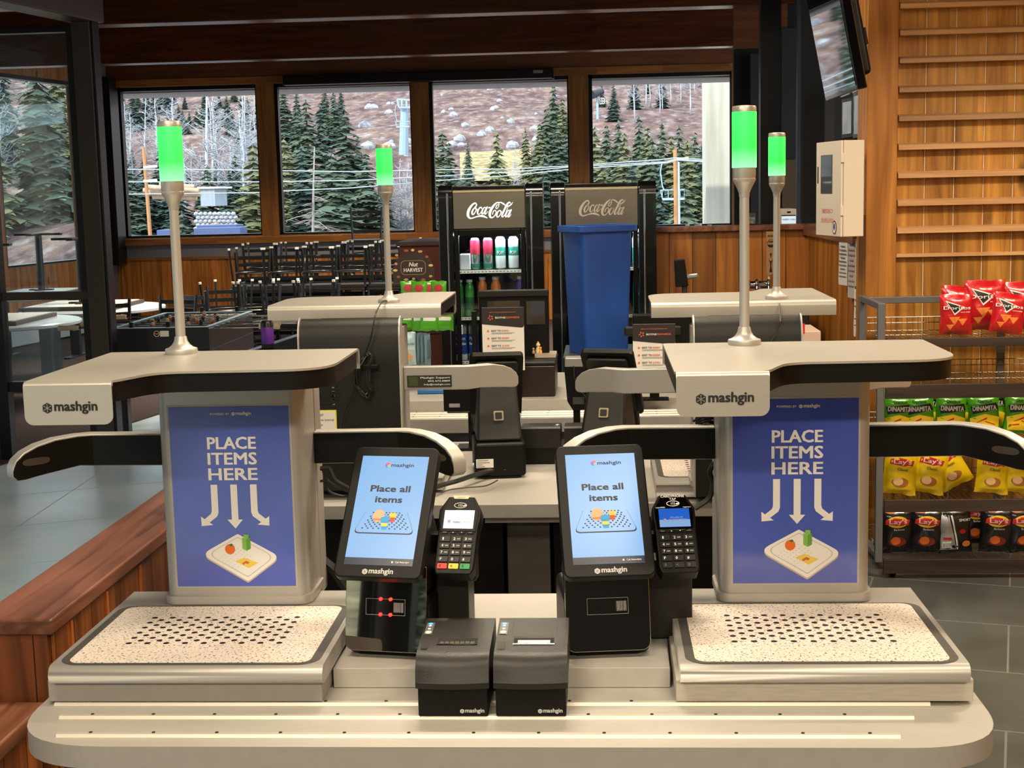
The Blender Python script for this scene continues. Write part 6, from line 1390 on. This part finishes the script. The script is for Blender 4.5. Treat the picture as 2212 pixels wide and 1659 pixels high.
YQ = 7.2; t = thing('receipt_printer', 'black printer head on a post above the right back kiosk hood', 'printer', (at(1478, 620, YQ).x, YQ, .0)); O = Vector(t.location); q = lambda px, py, Y=YQ: at(px, py, Y)-O
a = q(1457, 563); b = q(1482, 618); mb = MB(); mb.prism([(a.x, a.z), (b.x-.006, a.z+.006), (b.x+.012, b.z), (a.x+.006, b.z-.006)], 0, .06, blk, 'y'); mb.build('head', t, .004); MB().cyl((b.x, .02, (a.z+b.z)/2-.02), (q(1504, 0).x, .0, (a.z+b.z)/2-.012), .014, .012, mat('silver knob', (170, 168, 164), .3, .5), 12).build('knob', t)
MB().cyl((b.x-.006, .03, 0), (b.x-.006, .03, b.z), .014, .014, steel, 10).build('post', t); MB().box(b.x-.12, b.x+.12, -.06, .12, 0, .02, steel).build('base', t)
a = at(1609, 460, 9.02); b = at(1632, 498, 9.02)
t = thing('small_sign', 'dark grey UPSTAIRS CLOSED sign standing on the bar half wall', 'sign', ((a.x+b.x)/2, 9.05, zc+.036)); w = (b.x-a.x)/2; hh = a.z-zc-.036; sg = mat('sign dark grey', (66, 62, 60), .5); MB().box(-w, w, -.02, .02, 0, hh, sg).build('board', t, .006)
mb = MB(); mb.text('UPSTAIRS', .058, .004, hh*.42, -.0215, mat('grey logo', (190, 188, 184), .5), .01, h=.017); mb.text('CLOSED', .046, .004, hh*.14, -.0215, mat('grey logo', (190, 188, 184), .5), .01, h=.017); mb.build('lettering', t)
a = at(1689, 453, 9.3); b = at(1721, 499, 9.3)
t = thing('cash_kiosk', 'cream cash kiosk with a pale INSERT CASH screen behind the bar half wall', 'payment kiosk', ((a.x+b.x)/2, 9.32, 0)); w = (b.x-a.x)/2; MB().box(-w-.01, w, 0, .3, 0, a.z+.005, creamp).build('housing', t, .006)
mb = MB().box(-w, w-.004, -.006, 0, a.z-.13, a.z-.035, blk).box(-w, w-.004, -.008, -.005, a.z-.128, a.z-.042, mat('pale lit screen', (214, 232, 244), .3, emit=.55, ecol=(214, 232, 244))); mb.text('INSERT CASH', .08, 0, a.z-.068, -.009, mat('screen teal ink', (30, 90, 120), .5), .02, h=.010); mb.text('$', .009, 0, a.z-.118, -.009, inkb, .02, h=.018); mb.poly(rrect(-.012, .012, a.z-.022, a.z-.012, .004), -.0015, blk); mb.build('screen', t)

# ---------------------------------------------------------------- defibrillator cabinet, television, papers on the post
A2 = at(1763, 400, 7.35).xy; B2 = at(1817, 400, 7.0).xy; C2 = at(1857, 400, 7.06).xy; ztp = at(1817, 303, 7.0).z; zbt = at(1817, 512, 7.0).z; U = (B2-A2); Ld = U.length; U.normalize(); dv = (C2-B2).length
ae = thing('defibrillator_cabinet', 'cream wall cabinet for a defibrillator mounted on the cedar corner post', 'cabinet', (A2.x, A2.y, zbt)); ang = math.atan2(U.y, U.x); ae.rotation_euler = (0, 0, ang); hA = ztp-zbt
MB().box(0, Ld, .012, dv, 0, hA, creamp).build('body', ae, .004); MB().box(.10, .18, dv, dv+.078, .1, hA-.1, creamp).build('mounting_box', ae); dr = MB().box(0, Ld-.004, 0, .011, 0, hA, creamp).build('door', ae, .003)
mb = MB(); mb.box(.07, .235, -.0012, .001, hA*.45, hA*.86, mat('door window reveal', (90, 86, 84), .4)); mb.box(.078, .228, -.0020, -.001, hA*.46, hA*.85, mat('mirror grey glass', (120, 130, 140), .06, .6)); mb.build('window', dr); MB().box(.022, .034, -.0016, 0, hA*.56, hA*.74, blk).build('handle', dr)
mb = MB(); rd_ = mat('faded red print', (222, 150, 140), .6); mb.text('EMERGENCY', .15, .17, hA*.245, -.0016, rd_, .01, h=.022); mb.text('AED', .05, .17, hA*.195, -.0016, white, .01, h=.016); mb.text('DEFIBRILLATOR', .18, .17, hA*.145, -.0016, rd_, .01, h=.022); mb.disc((.27, hA*.095), .030, .034, -.0016, mat('emblem maroon', (130, 30, 40), .5), 20); mb.disc((.27, hA*.095), .023, .027, -.0022, white, 20); mb.poly([(.255, hA*.10), (.285, hA*.10), (.27, hA*.06)], -.0026, mat('emblem blue', (40, 60, 130), .5)); mb.disc((.27, hA*.115), .011, .011, -.0028, mat('emblem blue', (40, 60, 130), .5), 12); mb.build('print', dr)
mb = MB()
for z in (.27, .82):
    mb.box(Ld-.006, Ld+.006, -.004, .012, hA*z-.022, hA*z+.022, creamp)
mb.build('hinge', ae, .001)
tv = thing('television', 'wall television tilted down, its glossy screen mirroring the windows', 'television', (1.12, 6.32, 2.215)); tv.rotation_euler = (0, math.radians(-11), 0)
MB().box(0, .045, 0, .86, 0, .60, gblk).build('housing', tv, .006); MB().box(.045, .10, .12, .74, .06, .40, blk).build('rear_box', tv, .02)
scm = mat('television glass', (8, 8, 9), .025, spec=1., coat=1.); MB().box(-.002, .0005, .015, .845, .02, .585, scm).build('screen', tv)
MB().box(.10, .22, .70, .80, .22, .30, steelb).build('wall_arm', tv)
for i, (p0, y0, Y0, p1, Y1, y1) in enumerate(((1818, 214, 7.75, 1842, 7.55, 299), (1843, 200, 7.52, 1864, 7.35, 299))):
    a = at(p0, y0, Y0); b = at(p1, y0, Y1); zb2 = at(p0, y1, Y0).z; U2 = Vector((b.x-a.x, b.y-a.y)); L2 = U2.length
    t = thing('picture_frame', ('farther', 'nearer')[i]+' of the two black framed pictures below the television', 'picture', (a.x, a.y, zb2)); t.rotation_euler = (0, 0, math.atan2(U2.y, U2.x)); hh = a.z-zb2
    MB().box(0, L2, 0, .015, 0, hh, gblk).build('frame', t, .002); MB().box(.02, L2-.02, -.001, .002, .02, hh-.02, mat('pale picture print', (170, 182, 196), .15, var=.3, vscale=6)).build('print', t)
S(MB().prism([(1.335, 7.44), (1.40, 7.44), (1.345, 7.9), (1.28, 7.9)], 1.55, 3.8, blackw).build('wall_black_side'))
def note(px0, px1, y0, y1, Y0, Y1, m, label, sag, lines=9, edge=None):
    a = at(px0, y0, Y0); b = at(px1, y0, Y1); z0 = at(px0, y1, Y0).z; U2 = Vector((b.x-a.x, b.y-a.y)); L2 = U2.length
    t = thing('notice', label, 'notice', (a.x-.006, a.y-.004, z0)); t.rotation_euler = (0, 0, math.atan2(U2.y, U2.x)); hh = a.z-z0; n = 8; vs = []
    for j in range(n+1):
        for k, x in enumerate((0, L2)): vs.append((x, -.003-sag*(math.sin(j*.9)*.5+.5)*(1-j/n)**.5, hh*j/n))
    o = len(vs); vs += [(x, y+.001, z) for x, y, z in vs]
    mb = MB().add(vs, [(j*2, j*2+1, j*2+3, j*2+2) for j in range(n)]+[(o+j*2, o+j*2+2, o+j*2+3, o+j*2+1) for j in range(n)], m)
    for j in range(lines):
        z = hh*(.9-j*.8/lines); w_ = L2*(.8 if j % 3 else .5); yy = -.0045-sag*1.05
        mb.box(L2/2-w_/2, L2/2+w_/2, yy, yy+.0008, z, z+hh*.025, mat('notice ink', (150, 120, 120), .7) if j % 2 else mat('notice grey ink', (120, 116, 116), .7))
    if edge: mb.box(0, L2, -.0042-sag, -.0036-sag, hh-.012, hh, edge)
    return mb.build('sheet', t)
note(1816, 1835, 523, 614, 7.72, 7.60, paper, 'curling white notice with red grey lines, leftmost on the cedar post', .003)
note(1836, 1852, 517, 642, 7.58, 7.48, mat('lilac paper', (190, 176, 170), .8), 'long lilac notice, middle of those on the cedar post', .002)
note(1852, 1872, 516, 618, 7.46, 7.36, mat('certificate cream', (214, 214, 182), .7), 'cream certificate with a green border on the cedar post', .001, 7, mat('certificate green', (90, 130, 90), .6))
note(1849, 1868, 624, 726, 7.46, 7.36, paper, 'white flyer with a dark emblem, lowest on the cedar post', .003, 6)
a = at(1690, 703, 5.9); t = thing('white_crate', 'pale box with a pinkish stripe behind the right back kiosk', 'box', (at(1730, 720, 6.4).x, 6.4, 0)); O = Vector(t.location); q = lambda px, py, Y=6.4: at(px, py, Y)-O
a = q(1688, 716); b = q(1773, 790); MB().box(a.x, b.x, 0, .3, a.z-.14, a.z, mat('pale pink box', (196, 172, 156), .6)).build('body', t, .006); MB().box(a.x+.01, b.x-.01, .01, .29, 0, a.z-.14, blk2).build('base', t, .004); MB().box(q(1700, 0).x, q(1742, 0).x, -.004, 0, q(0, 748).z, q(0, 728).z, rp).build('stripe', t); MB().cyl((q(1705, 0).x, .05, a.z+.03), (q(1738, 0).x, .05, a.z+.012), .012, .012, paper, 10).cyl((q(1738, 0).x, .05, a.z), (q(1738, 0).x, .05, a.z+.02), .008, .008, paper, 8).build('handle', t)

# ---------------------------------------------------------------- chip rack by the cedar wall
rk_ = thing('wire_rack', 'grey rolling snack rack with dark wood shelf fronts by the cedar wall', 'rack'); gm = mat('hammered grey steel', (112, 114, 116), .45, .4); dw = wood('dark brown shelf front', (38, 28, 24), (62, 48, 40), 3, 'X', 'X', seamw=0, knots=False, rough=.55, coat=0)
YF, YB = 6.5, 6.96; xl = at(1902, 800, YF).x; xR = 2.75; zt = at(1902, 655, YF).z
for (x, y) in ((xl, YF), (xl, YB), (xR, YF), (xR, YB)): MB().box(x-.017, x+.017, y-.014, y+.014, .075, zt, gm).build('upright', rk_, .003)
for x in (1.93, ): MB().box(x-.018, x+.018, YB-.01, YB+.012, .1, zt-.04, gm).build('slotted_post', rk_, .002)
for x in (xl, xR): [MB().box(x-.013, x+.013, YF+.014, YB-.014, z0_, z1_, gm).build('side_bar', rk_, .003) for z0_, z1_ in ((zt-.03, zt), (.085, .11))]
MB().box(xl+.017, xR-.017, YB-.012, YB+.012, zt-.04, zt-.008, gm).build('top_bar', rk_, .003)
wirem = mat('shelf wire', (120, 118, 114), .35, .7)
SHZ = []
for i, (ya, yb2) in enumerate(((731, 750), (830, 860), (948, 976), (1078, 1104), (1206, 1236))):
    za_ = at(1915, ya, YF).z; zb_ = at(1915, yb2, YF).z; SHZ.append(za_)
    s_ = MB().box(xl+.02, xR-.02, YF-.028, YF-.008, zb_, za_, dw).build('shelf_front', rk_, .002)
    mb = MB(); x = xl+.03
    while x < xR-.03: mb.tube([(x, YF-.005, za_-.008), (x, YB-.03, za_-.008), (x, YB-.022, za_+.055)], .0013, wirem, 4); x += .0256
    for (y, z) in ((YF, za_-.008), (YF+.22, za_-.009), (YB-.03, za_-.009), (YB-.022, za_+.028), (YB-.022, za_+.055)): mb.tube([(xl+.02, y, z), (xR-.02, y, z)], .0022, wirem, 5)
    mb.build('wire_shelf', rk_)
    if i < 2: MB().box(xl+.02, xR-.02, YF+.004, YF+.007, za_-.005, za_+.062, glass('clear shelf guard', (.97, .96, .94))).build('clear_guard', rk_)
for (x, y) in ((xl+.07, YF+.03), (xR-.06, YF+.03), (xl+.07, YB-.03), (xR-.06, YB-.03)):
    c_ = MB().cyl((x-.012, y, .03), (x+.012, y, .03), .03, .03, blk, 16).build('caster', rk_); MB().prism([(y-.03, .075), (y+.03, .075), (y+.008, .03), (y-.008, .03)], x-.018, x-.013, railm, 'x').build('fork', c_)
gp3 = 'chip bags'
z = SHZ[0]+.001
bag('red', at(2062, 700, 6.62).x, 6.60, z, 1., 0, .0, .0, 'front left red chip bag on the top shelf of the rack')
bag('red', at(2066, 700, 6.78).x, 6.76, z+.004, 1.12, .1, -.08, .05, 'red chip bag leaning behind the front left one on the top shelf')
bag('red', at(2130, 700, 6.74).x, 6.75, z+.004, 1.25, -.05, -.08, -.02, 'largest upright red chip bag in the middle of the top shelf')
bag('red', at(2172, 700, 6.6).x, 6.60, z+.002, 1.0, -.1, -.12, .12, 'leaning red chip bag before the largest one on the top shelf')
bag('red', at(2212, 700, 6.75).x, 6.76, z+.004, 1.2, .05, -.06, -.05, 'red chip bag cut off by the right edge on the top shelf')
z = SHZ[2]+.001
for i, px in enumerate((1938, 1987, 2052, 2128, 2202)):
    bag('green', at(px, 900, 6.58).x, 6.585, z, 1.12, .05*(-1)**i, -.04, .05*(-1)**i, 'green chip bag in the front row of the middle shelf', 'front row of green chip bags')
    for r in (1, 2): bag('green', at(px+(8 if r == 1 else 22), 890, 6.6+.11*r).x, 6.6+.11*r, z, 1.16, .1*(-1)**(i+r), -.03, .04*(-1)**(i+r), 'green chip bag in the rear rows of the middle shelf', 'rear rows of green chip bags')
z = SHZ[3]+.001
for i, (px, rl, s, dy) in enumerate(((1938, .10, 1.05, 0), (2000, .16, 1.05, .02), (2062, -.5, 1.0, .05), (2138, .08, 1.0, 0), (2195, .12, 1.02, .01))):
    bag('yellow', at(px, 1040, 6.62).x+(0.03 if abs(rl) > .3 else 0), 6.60+dy, z+(.03 if abs(rl) > .3 else 0), s, .03*(-1)**i, -.05, rl, ('yellow crisp bag at the left end of the yellow shelf', 'yellow crisp bag second from the left on its shelf', 'tumbled yellow crisp bag lying askew on its shelf', 'yellow crisp bag right of the tumbled one', 'yellow crisp bag at the right edge of the photo')[i])
z = SHZ[4]+.001
for i, (px, k, rl, lb) in enumerate(((1938, 'bbq', -.02, 'black barbecue crisp bag at the left end of the bottom shelf'), (2000, 'bbq', .03, 'black barbecue crisp bag second from the left, bottom shelf'), (2062, 'smoky', -.04, 'black crisp bag showing its silver printed back, bottom shelf'), (2152, 'bbq', .03, 'black barbecue crisp bag right of the silver backed one, front row'), (2212, 'bbq', -.03, 'black barbecue crisp bag cut by the right edge, bottom shelf'))):
    bag(k, at(px, 1160, 6.6).x, 6.60, z, 1.08, .05*(-1)**i, -.03, rl, lb)
bag('bbq', at(2108, 1150, 6.76).x, 6.76, z, 1.08, .0, -.03, 0, 'black crisp bag behind the front row of the bottom shelf')

# ---------------------------------------------------------------- cords
cbm = mat('black cord', (16, 16, 16), .45)
def cord(pts, r, label, m=None, n=5): return tag(MB().tube(smooth([tuple(p) for p in pts], n), r, m or cbm, 6).build('cable'), label, 'cord')
Yk = 4.135
pp = [at(x, y, Y) for x, y, Y in ((838, 650, 4.29), (826, 652, 4.235), (812, 676, Yk), (806, 705, Yk-.02), (800, 735, Yk-.02), (784, 778, Yk-.02), (768, 830, Yk-.02), (760, 858, Yk-.02), (742, 898, Yk-.02), (735, 940, Yk-.02), (733, 985, Yk-.02))]
cord(pp, .0022, 'black lamp cord running down the back of the left back kiosk')
mb = MB(); rr = random.Random(5); c0 = at(778, 805, Yk-.025)
for k in range(7):
    pts = []; ph = rr.uniform(0, 6)
    for i in range(15):
        a_ = 2*PI*i/14; u = math.cos(a_); v = math.sin(a_); pts.append((c0.x+.019*v*rr.uniform(.7, 1.3)-.026*u*(-1 if u > 0 else .7), Yk-.022-.006*math.sin(a_*2+ph), c0.z+.052*u*rr.uniform(.75, 1.15)+(-.02 if u < 0 else 0)))
    mb.tube(smooth(pts, 3), .0030, cbm, 5)
tag(mb.build('coiled_cable'), 'bundle of coiled black cord tied to the back of the left back kiosk', 'cord')
a = at(795, 788, Yk); tag(MB().box(a.x-.01, a.x+.033, Yk-.03, Yk-.002, a.z-.009, a.z+.003, blk).build('power_adapter', bev=.002), 'small black plug block beside the coiled cord', 'adapter')
pp = [at(x, y, Y) for x, y, Y in ((1683, 648, 4.16), (1684, 662, 4.10), (1686, 690, 3.998), (1680, 712, 3.998), (1663, 745, 3.998), (1650, 790, 3.998))]
cord(pp, .0022, 'grey black lamp cord behind the right back kiosk', mat('grey cord', (60, 58, 60), .4))
pp = [atz(x, y, .925) for x, y in ((1132, 1018), (1098, 1022), (1060, 1024), (1020, 1036), (985, 1048), (955, 1056), (930, 1066))]
for i, p in enumerate(pp): p.z = .925+(.012 if i else .03)
cord(pp, .008, 'thick black cable bundle lying on the back counter towards the left tablet')
cord([atz(x, y, .925)+Vector((0, 0, .004)) for x, y in ((1075, 1040), (1050, 1052), (1010, 1056), (975, 1060), (955, 1066))], .002, 'thin grey cable on the back counter beside the thick bundle', mat('grey cord', (60, 58, 60), .4))
for k, (pts, lb) in enumerate(((((697, 1015), (705, 1035), (728, 1052), (752, 1062), (762, 1070)), 'upper'), (((700, 1040), (712, 1062), (740, 1072), (760, 1068)), 'lower'), (((712, 1010), (725, 1035), (748, 1050), (765, 1058)), 'grey'))):
    cord([at(x, y, 3.0) for x, y in ((692, pts[0][1]),)+pts], .003, lb+' loose cable hanging behind the left front kiosk', mat('grey cord', (60, 58, 60), .4) if k == 2 else None)
pp = [at(x, y, 3.08) for x, y in ((694, 1205), (700, 1212), (722, 1232), (742, 1262), (760, 1282))]
cord(pp, .012, 'braided dark cable behind the left front tablet')
cord([at(x, y, Y) for x, y, Y in ((1400, 1270, 3.06), (1440, 1276, 3.06), (1500, 1282, 3.06), (1562, 1280, 3.06))], .007, 'black cable running between the right tablet and kiosk')
cord([at(x, y, 3.04) for x, y in ((1562, 980), (1534, 1015), (1540, 1045), (1532, 1075), (1510, 1092), (1500, 1098))], .006, 'black cable curving down beside the right card reader')
cord([atz(x, y, ZD)+Vector((0, 0, .012)) for x, y in ((1404, 1366), (1420, 1368), (1436, 1362), (1448, 1346), (1462, 1338))], .007, 'twisted black cable between the right tablet stand and the right tray')
mb = MB()
for k in range(5): mb.tube(smooth([at(1500+rr.uniform(-4, 4)+k*2, 905+k*5, 3.03), at(1520, 893+k*6, 3.02), at(1545, 888+k*8, 3.03), at(1564, 895+k*7, 3.03), at(1530, 915+k*6, 3.04), at(1504, 915+k*3, 3.03)], 4), .003, cbm, 5)
tag(mb.build('coiled_cable'), 'coiled black cord seen left of the right front kiosk poster', 'cord')
# black wheeled folder on the knee wall cap: ribbed tyre, sloped foot
t = thing('folded_stroller', 'black folded wheeled frame with a ribbed tyre resting on the wooden knee wall', 'wheeled frame', (at(330, 1108, 4.62).x, 4.62, .751)); O = Vector(t.location); q = lambda px, py, Y=4.62: at(px, py, Y)-O
b0 = max(0, q(0, 1112).z)
mb = MB(); mb.prism([(q(300, 0).x, .012), (q(306, 0).x, 0), (q(350, 0).x, 0), (q(372, 0).x, .012), (q(380, 0).x, .07), (q(345, 0).x, .068), (q(322, 0).x, .045)], -.05, .06, mat('black moulded foot', (40, 38, 36), .4), 'y'); mb.build('foot', t, .005)
pts = [(q(318, 0).x, .01, .04), (q(325, 0).x, .01, .11), (q(336, 0).x, .01, .20), (q(348, 0).x, .01, .27)]
ty = MB().tube(smooth(pts, 5), .024, blk, 12).build('tyre', t); mb = MB(); sp = smooth(pts, 8)
for i in range(0, len(sp)-1): mb.cyl(Vector(sp[i]), Vector(sp[i])+(Vector(sp[i+1])-Vector(sp[i]))*.5, .0265, .0265, blk2, 12)
mb.build('tread', ty); MB().tube([(q(345, 0).x, .0, .06), (q(352, 0).x, 0, .18), (q(356, 0).x, 0, .27)], .012, blk, 8).build('strut', t); MB().tube([(q(340, 0).x, -.03, .075), (q(366, 0).x, -.03, .105)], .004, mat('pale strap', (210, 206, 200), .5), 6).build('strap', t)
